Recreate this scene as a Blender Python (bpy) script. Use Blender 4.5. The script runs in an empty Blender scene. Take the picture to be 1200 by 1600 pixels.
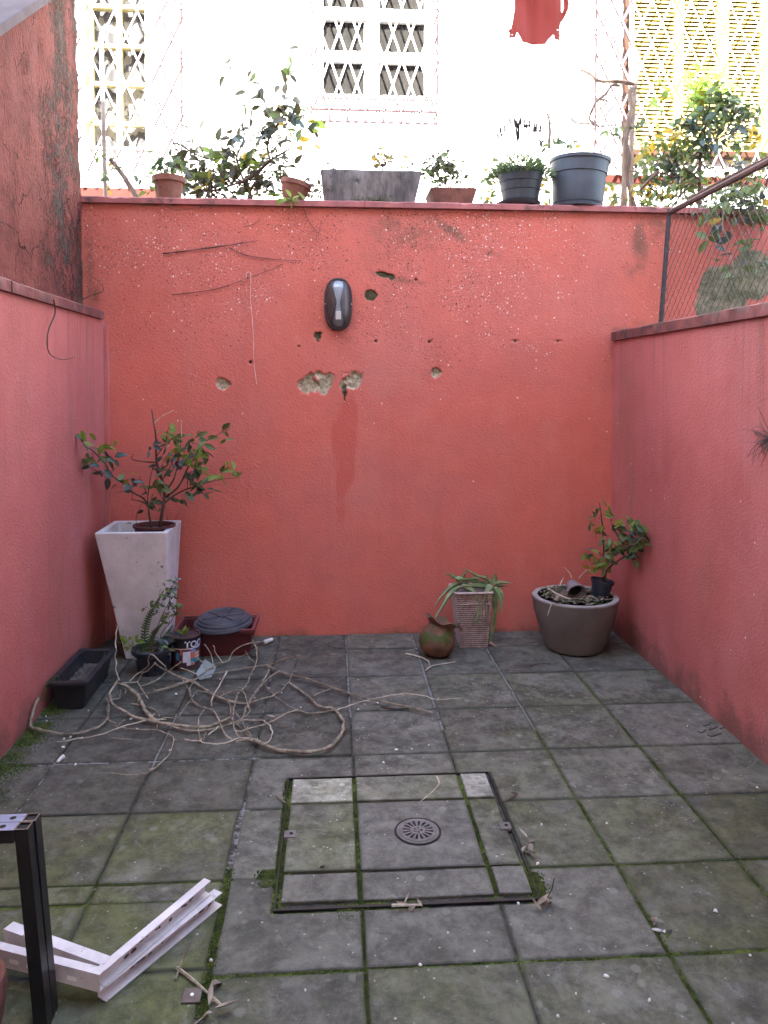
import bpy, bmesh, math, random
import numpy as np
from mathutils import Vector, Matrix, noise
random.seed(7); rng = np.random.default_rng(7)
C = bpy.context.scene.collection
scn = bpy.context.scene
rad = math.radians

# ------------------------------------------------------------------ camera, light, exposure
FPX, CX, CY = 1197.63, 596.92, 634.85            # focal length and principal point in photograph pixels (1200 x 1600)
YAW, PITCH, ROLL, EYE = 0.0671575, 0.0251241, -0.0021310, 1.45
_f = Vector((math.sin(YAW)*math.cos(PITCH), math.cos(YAW)*math.cos(PITCH), -math.sin(PITCH)))
_r = Vector((math.cos(YAW), -math.sin(YAW), 0)); _d = _f.cross(_r)
_c, _s = math.cos(ROLL), math.sin(ROLL)
CR, CD, CF = _c*_r+_s*_d, -_s*_r+_c*_d, _f
cam_d = bpy.data.cameras.new('camera'); cam = bpy.data.objects.new('camera', cam_d); C.objects.link(cam)
cam_d.sensor_fit = 'VERTICAL'; cam_d.sensor_height = 36; cam_d.lens = 36*FPX/1600
cam_d.shift_x = (600-CX)/1600; cam_d.shift_y = (CY-800)/1600
cam_d.clip_start = 0.05; cam_d.clip_end = 500
U = -CD; B = -CF
cam.matrix_world = Matrix(((CR.x, U.x, B.x, 0), (CR.y, U.y, B.y, 0), (CR.z, U.z, B.z, EYE), (0, 0, 0, 1)))
scn.camera = cam
SUN_EL, SUN_AZ = 40.0, -14.0       # elevation; azimuth measured from behind the camera, towards the right
sd = Vector((math.sin(rad(SUN_AZ))*math.cos(rad(SUN_EL)), -math.cos(rad(SUN_AZ))*math.cos(rad(SUN_EL)), math.sin(rad(SUN_EL))))
sun_d = bpy.data.lights.new('sun', 'SUN'); sun_d.energy = 3.6; sun_d.angle = rad(0.53); sun_d.color = (1, .95, .88)
sun = bpy.data.objects.new('sun', sun_d); C.objects.link(sun); sun.location = sd*30
sun.rotation_euler = sd.to_track_quat('Z', 'Y').to_euler()
w = bpy.data.worlds.new('World'); scn.world = w; w.use_nodes = True
wn = w.node_tree; bg = wn.nodes['Background']; bg.inputs[1].default_value = 0.15
sky = wn.nodes.new('ShaderNodeTexSky'); sky.sky_type = 'NISHITA'; sky.sun_disc = False
sky.sun_elevation = rad(SUN_EL); sky.sun_rotation = math.atan2(sd.x, sd.y); sky.air_density = 1.0; sky.dust_density = 1.2; sky.ozone_density = 0.6
wn.links.new(sky.outputs[0], bg.inputs[0])
scn.view_settings.view_transform = 'Standard'; scn.view_settings.look = 'None'
scn.view_settings.exposure = 3.5; scn.view_settings.gamma = 1.0; scn.view_settings.use_curve_mapping = False

# ------------------------------------------------------------------ photograph pixel -> place in the world
def ray(u, v): return CR*((u-CX)/FPX)+CD*((v-CY)/FPX)+CF
O = Vector((0, 0, EYE))
def fl(u, v, z=0.0):
    d = ray(u, v); return O+d*((z-EYE)/d.z)
def wy(u, v, y):
    d = ray(u, v); return O+d*(y/d.y)
def wx(u, v, x):
    d = ray(u, v); return O+d*(x/d.x)
def inside(u, v, y, lo=-1.235, hi=1.63):         # at depth y, brought forward where a side wall is nearer
    d = ray(u, v); t = y/d.y
    if d.x*t < lo: t = lo/d.x
    if d.x*t > hi: t = hi/d.x
    return O+d*t
def zp(ox, oy, s, pts): return [(ox+p[0]/s, oy+p[1]/s)+tuple(p[2:]) for p in pts]

# ------------------------------------------------------------------ mesh and object helpers
class MB:
    def __init__(s): s.v = []; s.f = []; s.m = []
    def add(s, vs, fs, mi=0):
        k = len(s.v); s.v += [tuple(v) for v in vs]; s.f += [tuple(i+k for i in f) for f in fs]; s.m += [mi]*len(fs); return s
    def hexa(s, a, mi=0):                        # eight corners: bottom ring 0-3, top ring 4-7
        return s.add(a, [(3,2,1,0),(4,5,6,7),(0,1,5,4),(1,2,6,5),(2,3,7,6),(3,0,4,7)], mi)
    def box(s, x0, x1, y0, y1, z0, z1, mi=0):
        return s.hexa([(x0,y0,z0),(x1,y0,z0),(x1,y1,z0),(x0,y1,z0),(x0,y0,z1),(x1,y0,z1),(x1,y1,z1),(x0,y1,z1)], mi)
    def bar(s, a, b, w, h, up=(0,0,1), mi=0):
        a = Vector(a); b = Vector(b); t = (b-a).normalized(); sdv = t.cross(Vector(up))
        if sdv.length < 1e-4: sdv = t.cross(Vector((0,1,0)))
        sdv = sdv.normalized()*w/2; n = sdv.cross(t).normalized()*h/2
        return s.hexa([a-sdv-n, a+sdv-n, b+sdv-n, b-sdv-n, a-sdv+n, a+sdv+n, b+sdv+n, b-sdv+n], mi)
    def tube(s, pts, r0, r1=None, n=6, sub=3, jit=0.0, mi=0):
        pts = [Vector(p) for p in pts]
        if sub > 1 and len(pts) > 2:
            q = []
            for i in range(len(pts)-1):
                p0 = pts[max(i-1,0)]; p1 = pts[i]; p2 = pts[i+1]; p3 = pts[min(i+2,len(pts)-1)]
                for k in range(sub):
                    t = k/sub
                    q.append(.5*((2*p1)+(p2-p0)*t+(2*p0-5*p1+4*p2-p3)*t*t+(3*p1-p0-3*p2+p3)*t**3))
            q.append(pts[-1]); pts = q
        if r1 is None: r1 = r0
        N = len(pts); vs = []; fs = []
        t = (pts[1]-pts[0]).normalized(); a = t.orthogonal().normalized()
        for i, p in enumerate(pts):
            t = (pts[min(i+1,N-1)]-pts[max(i-1,0)]).normalized()
            a = (a-t*a.dot(t)); a = a.normalized() if a.length > 1e-6 else t.orthogonal().normalized()
            b = t.cross(a); r = r0+(r1-r0)*i/(N-1); r *= 1+random.uniform(-jit, jit)
            for k in range(n):
                g = 2*math.pi*k/n; vs.append(p+a*(r*math.cos(g))+b*(r*math.sin(g)))
        for i in range(N-1):
            for k in range(n): fs.append((i*n+k, i*n+(k+1)%n, (i+1)*n+(k+1)%n, (i+1)*n+k))
        fs += [tuple(reversed(range(n))), tuple((N-1)*n+k for k in range(n))]
        return s.add(vs, fs, mi)
    def lathe(s, prof, n=40, M=None, mi=0, wob=None):
        vs = []; fs = []
        for r, z in prof:
            for k in range(n):
                g = 2*math.pi*k/n; p = Vector((r*math.cos(g), r*math.sin(g), z))
                if wob: p = wob(p, g, r, z)
                vs.append(M@p if M else p)
        for i in range(len(prof)-1):
            for k in range(n): fs.append((i*n+k, i*n+(k+1)%n, (i+1)*n+(k+1)%n, (i+1)*n+k))
        if prof[0][0] > 0: fs.append(tuple(reversed(range(n))))
        if prof[-1][0] > 0: fs.append(tuple((len(prof)-1)*n+k for k in range(n)))
        return s.add(vs, fs, mi)
    def build(s, name, mat, parent=None, smooth=False, bevel=0.0, at=None):
        off = OFF.get(parent, Vector((0,0,0))) if parent else (Vector(at) if at else Vector((0,0,0)))
        me = bpy.data.meshes.new(name)
        me.from_pydata([(v[0]-off.x, v[1]-off.y, v[2]-off.z) for v in s.v], [], s.f)
        mats = mat if isinstance(mat, (list, tuple)) else [mat]
        for m in mats: me.materials.append(m)
        if len(mats) > 1: me.polygons.foreach_set('material_index', s.m)
        bm = bmesh.new(); bm.from_mesh(me)
        if bevel > 0:
            bmesh.ops.remove_doubles(bm, verts=bm.verts, dist=1e-6)
            es = [e for e in bm.edges if len(e.link_faces) == 2 and e.calc_face_angle(0) > .6]
            bmesh.ops.bevel(bm, geom=es, offset=bevel, segments=2, profile=.6, affect='EDGES', clamp_overlap=True)
        bmesh.ops.recalc_face_normals(bm, faces=bm.faces)
        bm.to_mesh(me); bm.free()
        if smooth:
            me.polygons.foreach_set('use_smooth', [True]*len(me.polygons))
            try: me.set_sharp_from_angle(angle=rad(38))
            except Exception: pass
        o = bpy.data.objects.new(name, me); C.objects.link(o)
        if parent: o.parent = parent
        else: o.location = off
        OFF[o] = off
        return o
OFF = {}
def tag(o, label, cat, group=None):
    o['label'] = label; o['category'] = cat
    if group: o['group'] = group
    return o
def thing(name, label, cat, loc, group=None):
    o = bpy.data.objects.new(name, None); C.objects.link(o); o.location = Vector(loc); o.empty_display_size = .05
    OFF[o] = Vector(loc); return tag(o, label, cat, group)
def struct(o): o['kind'] = 'structure'; return o
def stuff(o): o['kind'] = 'stuff'; return o

# ------------------------------------------------------------------ materials
def sock(n, k): return n.inputs[k]
class NT:
    def __init__(s, name):
        s.m = bpy.data.materials.new(name); s.m.use_nodes = True; s.t = s.m.node_tree
        s.t.nodes.clear(); s.out = s.n('OutputMaterial'); s.p = s.n('BsdfPrincipled')
        s.l(s.p.outputs[0], s.out.inputs[0])
    def n(s, typ, ins=None, **kw):
        x = s.t.nodes.new('ShaderNode'+typ)
        for k, v in kw.items(): setattr(x, k, v)
        for k, v in (ins or {}).items(): s.set(x.inputs[k], v)
        return x
    def l(s, a, b): s.t.links.new(a, b)
    def set(s, i, v):
        if isinstance(v, bpy.types.NodeSocket): s.l(v, i)
        elif isinstance(v, bpy.types.Node): s.l(v.outputs[0], i)
        else:
            if isinstance(v, tuple) and len(v) == 3 and i.type == 'RGBA': v = v+(1,)
            i.default_value = v
    def pos(s): return s.n('NewGeometry').outputs['Position']
    def noise(s, vec, sc, det=4, rough=.55, dist=0.0): return s.n('TexNoise', {'Vector': vec, 'Scale': sc, 'Detail': det, 'Roughness': rough, 'Distortion': dist}).outputs['Fac']
    def vor(s, vec, sc, feat='F1'): return s.n('TexVoronoi', {'Vector': vec, 'Scale': sc}, feature=feat)
    def mp(s, vec, scale=(1,1,1), loc=(0,0,0)): return s.n('Mapping', {'Vector': vec, 'Scale': scale, 'Location': loc}).outputs[0]
    def math(s, op, a, b=0.0, c=None, clamp=False):
        x = s.n('Math', operation=op, use_clamp=clamp); s.set(x.inputs[0], a); s.set(x.inputs[1], b)
        if c is not None: s.set(x.inputs[2], c)
        return x.outputs[0]
    def ramp(s, v, a, b, smooth=True):
        x = s.n('MapRange', {0: v, 1: a, 2: b}); x.clamp = True
        if smooth: x.interpolation_type = 'SMOOTHSTEP'
        return x.outputs[0]
    def mix(s, f, a, b, mode='MIX'):
        x = s.n('Mix', data_type='RGBA', blend_type=mode); s.set(x.inputs[0], f); s.set(x.inputs[6], a); s.set(x.inputs[7], b); return x.outputs[2]
    def attr(s, name): return s.n('Attribute', attribute_name=name).outputs['Fac']
    def bump(s, h, strength=.5, dist=.01, nrm=None):
        x = s.n('Bump', {'Strength': strength, 'Distance': dist, 'Height': h})
        if nrm is not None: s.set(x.inputs['Normal'], nrm)
        return x.outputs[0]
    def fin(s, col, rough=.8, nrm=None, spec=.4, **kw):
        s.set(s.p.inputs['Base Color'], col); s.set(s.p.inputs['Roughness'], rough); s.p.inputs['Specular IOR Level'].default_value = spec
        if nrm is not None: s.set(s.p.inputs['Normal'], nrm)
        for k, v in kw.items(): s.set(s.p.inputs[k.replace('_', ' ')], v)
        return s.m

def simple(name, a, b, sc=8, rough=.7, bsc=60, bs=.25, bd=.004, lo=.35, hi=.65, spec=.4, stretch=(1,1,1), rnd=0.0, metal=0.0, dirt=None):
    m = NT(name); p = m.mp(m.pos(), stretch)
    f = m.ramp(m.noise(p, sc, 6, .62), lo, hi); col = m.mix(f, a, b)
    if rnd:
        r = m.n('ObjectInfo').outputs['Random']
        h = m.n('HueSaturation', {'Value': m.math('MULTIPLY_ADD', r, rnd, 1-rnd/2), 'Color': col}); col = h.outputs[0]
    if dirt:
        d = m.ramp(m.noise(m.pos(), dirt[1], 6, .65), dirt[2], dirt[3]); col = m.mix(d, col, dirt[0])
    g = m.noise(p, bsc, 4)
    rr = m.math('MULTIPLY_ADD', m.noise(p, sc*2.3, 3), .25, rough-.12)
    return m.fin(col, rr, m.bump(g, bs, bd), spec, Metallic=metal)

def leafmat(name, a, b, gloss=.42, trans=.35):
    m = NT(name); r = m.n('ObjectInfo').outputs['Random']; p = m.pos()
    f = m.math('ADD', m.math('MULTIPLY', r, .7), m.math('MULTIPLY', m.noise(p, 25, 3), .45))
    col = m.mix(m.ramp(f, .15, 1.0), a, b)
    uv = m.n('TexCoord').outputs['Generated']; x = m.n('SeparateXYZ', {0: uv}).outputs[0]
    vein = m.ramp(m.math('ABSOLUTE', m.math('SUBTRACT', x, .5)), .05, 0.0)
    col = m.mix(m.math('MULTIPLY', vein, .45), col, tuple(min(1, c*1.9+.02) for c in b))
    m.fin(col, gloss, m.bump(m.noise(p, 90, 3), .25, .003), .45)
    tr = m.n('BsdfTranslucent', {'Color': m.mix(.5, col, tuple(min(1, c*2.2) for c in b))}); mx = m.n('MixShader', {0: trans, 1: m.p, 2: tr})
    m.l(mx.outputs[0], m.out.inputs[0]); return m.m

def wall_material(name, c1, c2, side):
    m = NT(name); P = m.pos()
    big = m.noise(P, 1.1, 5, .6, .6); fine = m.noise(P, 7, 5, .65)
    col = m.mix(m.ramp(big, .35, .66), c1, c2)
    col = m.mix(m.math('MULTIPLY', m.ramp(fine, .3, .75), .28), col, tuple(min(1, c*1.28+.02) for c in c1))
    col = m.mix(m.math('MULTIPLY', m.ramp(m.noise(m.mp(P, (1, 1, .6), (7, 2, 1)), 2.3, 6, .7, .4), .48, .75), .38), col, (c1[0]*1.02, c1[1]*1.55+.01, c1[2]*1.75+.01))
    # rain streaks: long in z
    st = m.noise(m.mp(P, (9, 9, .55)), 1.0, 5, .65)
    col = m.mix(m.math('MULTIPLY', m.ramp(st, .5, .78), .42 if side else .22), col, tuple(c*.62+.02 for c in c1))
    grain = m.noise(P, 95, 3, .6); vg = m.vor(m.mp(P, (1, 1, 1.3)), 72, 'SMOOTH_F1').outputs['Distance']
    if side:
        z = m.n('SeparateXYZ', {0: P}).outputs[2]
        # soil splash above the paving, ragged upper edge
        sp = m.ramp(m.math('ADD', z, m.math('MULTIPLY', m.math('SUBTRACT', m.noise(P, 6, 6, .7), .5), .55)), .17, -.02)
        col = m.mix(m.math('MULTIPLY', sp, .6), col, (.07, .055, .042))
        al = m.ramp(m.noise(m.mp(P, (2.2, 2.2, .7), (3, 1, 5)), 1.0, 6, .7), .50, .76)
        col = m.mix(m.math('MULTIPLY', al, .42), col, (.17, .115, .055))
        dr = m.math('MULTIPLY', m.ramp(m.noise(m.mp(P, (16, 16, .35), (1, 4, 0)), 1.0, 5, .7), .52, .74), m.ramp(m.math('ADD', z, m.math('MULTIPLY', m.noise(P, 3, 4), .7)), 1.15, 2.1))
        col = m.mix(m.math('MULTIPLY', dr, .6), col, (.16, .07, .055))
        sf = m.ramp(m.noise(m.mp(P, (2.2, 2.2, 1.1), (9, 3, 2)), 1.6, 7, .75, .6), .60, .74)
        col = m.mix(m.math('MULTIPLY', sf, .22), col, (.62, .36, .33))
        mk = m.vor(P, 9); chip = m.math('LESS_THAN', mk.outputs['Distance'], .035); rr = m.n('SeparateColor', {0: mk.outputs['Color']}).outputs[0]
        col = m.mix(m.math('MULTIPLY', chip, m.math('LESS_THAN', rr, .12)), col, (.75, .66, .66))
        h = m.math('ADD', m.math('MULTIPLY', grain, .6), m.math('MULTIPLY', vg, .5))
        return m.fin(col, .62, m.bump(h, .42, .0075), .3)
    damp, dirt, bare = m.attr('damp'), m.attr('dirt'), m.attr('bare')
    col = m.mix(m.math('MULTIPLY', m.ramp(m.math('ADD', damp, m.math('MULTIPLY', m.math('SUBTRACT', m.noise(m.mp(P, (30, 1, 3)), 1.0, 4, .6), .5), .7)), .35, .6), .5), col, (.44, .066, .045))
    n2 = m.noise(P, 11, 6, .7)
    dd = m.ramp(m.math('ADD', m.math('MULTIPLY', dirt, .75), m.math('MULTIPLY', m.math('SUBTRACT', n2, .5), .9)), .3, .8)
    col = m.mix(m.math('MULTIPLY', dd, .75), col, (.10, .075, .045))
    Pd = m.n('VectorMath', {0: P, 1: m.n('VectorMath', {0: m.n('TexNoise', {'Vector': P, 'Scale': 70.0, 'Detail': 3.0}).outputs['Color'], 1: (.010,.010,.010)}, operation='MULTIPLY')}, operation='ADD').outputs[0]
    def flecks(sc, den, size, seed):
        v = m.vor(m.mp(Pd, (1, 1, 1), (seed, 0, 0)), sc); r = m.n('SeparateColor', {0: v.outputs['Color']})
        s1 = m.math('LESS_THAN', r.outputs[0], den); rs = m.math('MULTIPLY_ADD', r.outputs[1], size*.8, size*.35)
        return m.math('MULTIPLY', s1, m.ramp(m.math('SUBTRACT', v.outputs['Distance'], rs), .03, -.03))
    chips = m.math('MAXIMUM', flecks(46, m.math('MULTIPLY', m.attr('chips'), .5), .20, 0), flecks(100, m.math('MULTIPLY', m.attr('chips'), .55), .27, 7))
    specks = m.math('MAXIMUM', flecks(42, m.math('MULTIPLY', m.attr('specks'), .5), .15, 3), flecks(88, m.math('MULTIPLY', m.attr('specks'), .9), .25, 5))
    col = m.mix(chips, col, (.74, .58, .54)); col = m.mix(specks, col, (.045, .03, .025))
    br = m.ramp(m.math('ADD', bare, m.math('MULTIPLY', m.math('SUBTRACT', n2, .5), .8)), .42, .5)
    col = m.mix(br, col, m.mix(m.ramp(m.noise(P, 16, 6, .7), .35, .65), (.25, .22, .15), (.07, .085, .035)))
    hole = m.ramp(m.attr('hole'), .42, .5)
    cav = m.mix(m.ramp(m.noise(P, 45, 5, .7), .35, .65), (.20, .165, .09), (.50, .44, .33))
    cav = m.mix(m.attr('dark'), cav, (.055, .048, .02))
    col = m.mix(hole, col, cav)
    h = m.math('ADD', m.math('MULTIPLY', grain, .55), m.math('MULTIPLY', vg, .55))
    h = m.math('SUBTRACT', h, m.math('MULTIPLY', chips, .35))
    h = m.math('ADD', h, m.math('MULTIPLY', m.math('MULTIPLY', m.attr('blister'), m.ramp(m.noise(P, 16, 5, .6, .5), .5, .75)), 1.3))
    h = m.math('ADD', h, m.math('MULTIPLY', hole, m.noise(P, 55, 4, .7)))
    return m.fin(col, .6, m.bump(h, .5, .0062), .3)

def gable_material():
    m = NT('peeling_paint'); P = m.pos()
    S = m.mp(P, (1, 1.6, .75))
    big = m.noise(S, 2.0, 5, .6, .3); mid = m.noise(S, 13, 6, .7, .5)
    z = m.n('SeparateXYZ', {0: P})
    worn = m.math('ADD', m.math('MULTIPLY', big, .9), m.math('MULTIPLY', mid, .6))
    worn = m.math('ADD', worn, m.math('MULTIPLY', m.math('SUBTRACT', z.outputs[1], 4.02), .26))
    pk = m.ramp(m.math('ADD', worn, m.math('MULTIPLY', m.math('SUBTRACT', m.noise(S, 38, 5, .75), .5), .8)), .80, .88)
    ren = m.mix(m.ramp(m.noise(P, 30, 5, .7), .3, .7), (.175, .105, .075), (.085, .058, .046))
    ren = m.mix(m.ramp(m.noise(P, 3, 5), .45, .7), ren, (.12, .10, .09))
    pnt = m.mix(m.ramp(m.noise(P, 6, 5), .35, .65), (.30, .090, .070), (.20, .060, .048))
    col = m.mix(pk, pnt, ren)
    ck = m.vor(m.n('VectorMath', {0: m.mp(P, (1, 1, .6)), 1: m.n('VectorMath', {0: m.n('TexNoise', {'Vector': P, 'Scale': 9.0, 'Detail': 4.0}).outputs['Color'], 1: (.09,.09,.09)}, operation='MULTIPLY')}, operation='ADD').outputs[0], 5.5, 'DISTANCE_TO_EDGE').outputs['Distance']
    crack = m.math('MULTIPLY', m.math('MULTIPLY', m.ramp(ck, .013, .002), .7), m.ramp(m.noise(P, 2.4, 3), .5, .62))
    col = m.mix(crack, col, (.04, .03, .025))
    h = m.math('SUBTRACT', m.math('MULTIPLY', m.noise(S, 40, 5, .7), .9), m.math('MULTIPLY', pk, .8))
    h = m.math('SUBTRACT', h, m.math('MULTIPLY', crack, 1.0))
    return m.fin(col, .85, m.bump(h, 1.0, .032), .2)

def paver_material():
    m = NT('paving_stone'); P = m.pos(); oi = m.n('ObjectInfo'); oc = m.n('SeparateColor', {0: oi.outputs['Color']})
    grn, tone, pur = oc.outputs[0], oc.outputs[1], oc.outputs[2]
    off = m.n('VectorMath', {0: P, 1: m.n('CombineXYZ', {0: m.math('MULTIPLY', oi.outputs['Random'], 30.0)}).outputs[0]}, operation='ADD').outputs[0]
    big = m.noise(off, 5, 6, .68, .8); fine = m.noise(off, 48, 6, .78); mid = m.noise(off, 15, 6, .72, .3)
    col = m.mix(m.ramp(m.math('MULTIPLY_ADD', mid, .5, m.math('MULTIPLY', big, .5)), .38, .62), (.046, .046, .036), (.158, .152, .124))
    col = m.mix(m.math('MULTIPLY', pur, .75), col, m.mix(m.ramp(mid, .32, .68), (.078, .074, .064), (.170, .158, .142)))
    gm = m.math('MULTIPLY', grn, m.ramp(m.noise(P, 3.2, 6, .68, .4), .28, .60))
    col = m.mix(m.math('MULTIPLY', gm, .9), col, m.mix(m.ramp(mid, .3, .68), (.048, .056, .014), (.128, .142, .045)))
    col = m.mix(m.math('MULTIPLY', m.ramp(fine, .46, .27), .7), col, (.028, .026, .022))
    col = m.mix(m.math('MULTIPLY', m.ramp(fine, .54, .74), .6), col, (.20, .19, .165))
    stn = m.ramp(m.noise(P, 2.6, 6, .7, .5), .50, .70)
    col = m.mix(m.math('MULTIPLY', stn, .5), col, (.036, .034, .028))
    wornp = m.ramp(m.noise(off, 4.2, 7, .76, .3), .53, .68)
    col = m.mix(m.math('MULTIPLY', wornp, .5), col, (.235, .225, .19))
    # pale scuffs and lichen
    sc = m.ramp(m.noise(m.mp(off, (1, 1, 1)), 17, 8, .78, .7), .53, .68)
    col = m.mix(m.math('MULTIPLY', sc, .55), col, (.22, .215, .185))
    sn = m.math('SUBTRACT', 1.0, m.math('ABSOLUTE', m.math('MULTIPLY_ADD', m.noise(off, 9, 3, .5, 2.6), 2.0, -1.0)))
    col = m.mix(m.math('MULTIPLY', m.ramp(sn, .955, .995), m.math('MULTIPLY', m.ramp(m.noise(P, 4, 3), .46, .62), .22)), col, (.28, .275, .24))
    v = m.vor(off, 15); rr = m.n('SeparateColor', {0: v.outputs['Color']})
    lic = m.math('MULTIPLY', m.math('LESS_THAN', rr.outputs[0], .16), m.ramp(m.math('ADD', v.outputs['Distance'], m.math('MULTIPLY', fine, .22)), .36, .26))
    col = m.mix(m.math('MULTIPLY', lic, .4), col, (.28, .275, .24))
    sp = m.vor(off, 95); sr = m.n('SeparateColor', {0: sp.outputs['Color']}).outputs[0]
    col = m.mix(m.math('MULTIPLY', m.math('LESS_THAN', sr, .022), m.ramp(m.math('ADD', sp.outputs['Distance'], m.math('MULTIPLY', m.math('SUBTRACT', fine, .5), 1.2)), .36, .2)), col, (.34, .325, .29))
    # moss creeping in from the edges
    g = m.n('SeparateXYZ', {0: m.n('TexCoord').outputs['Generated']})
    ex = m.math('MINIMUM', g.outputs[0], m.math('SUBTRACT', 1.0, g.outputs[0])); ey = m.math('MINIMUM', g.outputs[1], m.math('SUBTRACT', 1.0, g.outputs[1]))
    e = m.math('MINIMUM', ex, ey)
    em = m.ramp(m.math('ADD', e, m.math('MULTIPLY', m.math('SUBTRACT', m.noise(P, 9, 6, .7), .5), .17)), .06, .0)
    col = m.mix(m.math('MULTIPLY', em, m.math('MULTIPLY_ADD', grn, .5, .08)), col, (.055, .075, .020))
    ed = m.ramp(m.math('ADD', e, m.math('MULTIPLY', m.noise(P, 30, 4, .7), .03)), .055, .012)
    col = m.mix(m.math('MULTIPLY', ed, .5), col, (.034, .034, .024))
    tn = m.n('HueSaturation', {'Color': col, 'Value': tone}).outputs[0]
    h = m.math('ADD', m.math('MULTIPLY', fine, .6), m.math('MULTIPLY', m.noise(off, 120, 3), .35))
    ro = m.math('MULTIPLY_ADD', m.noise(off, 20, 5, .7), .4, .42)
    return m.fin(tn, ro, m.bump(h, .6, .006), .28)

def joint_material():
    m = NT('joint_dirt'); P = m.pos()
    n1 = m.noise(P, 26, 6, .75)
    col = m.mix(m.ramp(n1, .35, .65), (.028, .026, .022), (.075, .068, .055))
    mo = m.ramp(m.math('ADD', m.attr('moss'), m.math('MULTIPLY', m.math('SUBTRACT', m.noise(P, 9, 6, .78), .5), 2.6)), .35, .6)
    col = m.mix(mo, col, m.mix(m.ramp(m.noise(P, 60, 4), .3, .7), (.040, .056, .012), (.095, .12, .026)))
    mt = m.ramp(m.math('ADD', m.attr('mortar'), m.math('MULTIPLY', m.math('SUBTRACT', m.noise(P, 16, 6, .75), .5), 2.2)), .5, .8)
    col = m.mix(mt, col, m.mix(n1, (.10,.10,.095), (.30,.30,.29)))
    return m.fin(col, .95, m.bump(m.noise(P, 120, 4), .8, .006), .15)

M = {}
M['wall'] = wall_material('red_stucco', (.535, .130, .094), (.485, .136, .110), False)
M['side'] = wall_material('pink_red_stucco', (.485, .142, .122), (.425, .116, .098), True)
M['gable'] = gable_material()
M['coping'] = simple('red_coping_paint', (.42, .14, .13), (.28, .095, .09), 6, .6, 50, .35, .006, dirt=((.07,.05,.042), 11, .50, .72), stretch=(1,1,.6))
M['coping_dk'] = simple('dark_red_coping_paint', (.24, .075, .066), (.13, .042, .038), 6, .6, 50, .35, .006, dirt=((.05,.036,.03), 11, .46, .68), stretch=(1,1,.6))
M['paver'] = paver_material(); M['joint'] = joint_material()
M['soil'] = simple('dark_soil', (.06, .05, .04), (.15, .12, .095), 40, .95, 130, 1, .012)
M['earth'] = simple('garden_earth', (.16, .11, .07), (.10, .085, .045), 4, .95, 40, .8, .02)
M['conc_white'] = simple('whitewashed_concrete', (.62, .605, .60), (.50, .48, .475), 7, .75, 55, .3, .005, dirt=((.10,.085,.08), 26, .62, .70))
M['conc_old'] = simple('weathered_concrete', (.24, .215, .20), (.09, .08, .078), 9, .9, 70, .8, .01, stretch=(1,1,.35), dirt=((.05,.05,.035), 16, .55, .7))
M['terra'] = simple('terracotta', (.27, .112, .075), (.17, .07, .048), 9, .8, 70, .4, .005, dirt=((.06,.05,.03), 13, .6, .74))
M['terra_dk'] = simple('dark_terracotta', (.20, .085, .062), (.12, .05, .04), 9, .8, 70, .4, .005, dirt=((.04,.035,.025), 13, .55, .7))
M['terra_moss'] = simple('mossy_clay', (.185, .088, .050), (.11, .055, .034), 10, .75, 70, .5, .005, dirt=((.055,.075,.014), 11, .49, .60))
M['gray_pot'] = simple('dark_grey_plastic', (.055, .062, .070), (.038, .043, .050), 6, .5, 90, .15, .002, dirt=((.20,.185,.18), 30, .68, .8))
M['gray_pot_b'] = simple('slate_grey_plastic', (.074, .090, .112), (.056, .066, .084), 5, .48, 90, .15, .002, dirt=((.24,.23,.22), 26, .68, .82))
M['black_pl'] = simple('black_plastic', (.018, .018, .021), (.028, .028, .031), 8, .45, 80, .2, .002, dirt=((.09,.085,.08), 24, .62, .8))
M['blue_pl'] = simple('blue_black_plastic', (.022, .027, .038), (.03, .036, .048), 8, .45, 80, .15, .002)
M['lid_pl'] = simple('charcoal_plastic', (.050, .053, .066), (.075, .078, .09), 9, .55, 80, .2, .002, dirt=((.13,.12,.12), 30, .6, .8))
M['maroon'] = simple('maroon_plastic', (.066, .012, .013), (.095, .018, .018), 8, .5, 80, .2, .002, dirt=((.03,.012,.012), 14, .6, .8))
M['maroon_rim'] = simple('faded_maroon_plastic', (.22, .062, .062), (.16, .042, .042), 8, .5)
M['brown_pot'] = simple('grey_brown_ceramic', (.150, .128, .112), (.112, .095, .083), 5, .52, 70, .12, .003, dirt=((.25,.215,.20), 18, .68, .86))
M['pot_rim'] = simple('pale_ceramic_rim', (.36, .325, .30), (.27, .24, .22), 12, .6)
M['weave'] = simple('bleached_weave', (.46, .375, .345), (.32, .245, .225), 30, .7, 90, .5, .003)
M['steel_blk'] = simple('black_steel', (.009, .009, .010), (.014, .014, .015), 10, .42, 60, .1, .001, spec=.35, dirt=((.05,.03,.02), 40, .7, .85))
M['steel_top'] = simple('sky_sheen_steel', (.40, .54, .80), (.30, .42, .64), 14, .34, 60, .1, .001, spec=.7, metal=.9, dirt=((.12,.075,.05), 30, .6, .78))  # blue of the sky's sheen on the rail tops, put into the colour
M['tube_in'] = simple('tube_inside', (.006, .006, .006), (.01, .01, .01))
M['rust'] = simple('rusty_edge', (.24, .17, .13), (.12, .07, .045), 60, .7)
M['white_st'] = simple('white_coated_steel', (.66, .63, .64), (.50, .47, .475), 9, .45, 60, .15, .0015, spec=.5, dirt=((.13,.085,.06), 30, .63, .72))
M['slot'] = simple('zinc_and_slot_light', (.88, .88, .88), (.82, .82, .83), 20, .5)  # zinc screws; also paints the light seen through the bracket slots
M['rusty'] = simple('rust_brown', (.10, .045, .025), (.05, .03, .022), 30, .9)
M['iron'] = simple('weathered_grate', (.115, .105, .10), (.165, .15, .145), 25, .6, 90, .3, .002, metal=.3)
M['dark'] = simple('dark_void', (.004, .004, .004), (.007, .007, .007), 8, .9)
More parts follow.
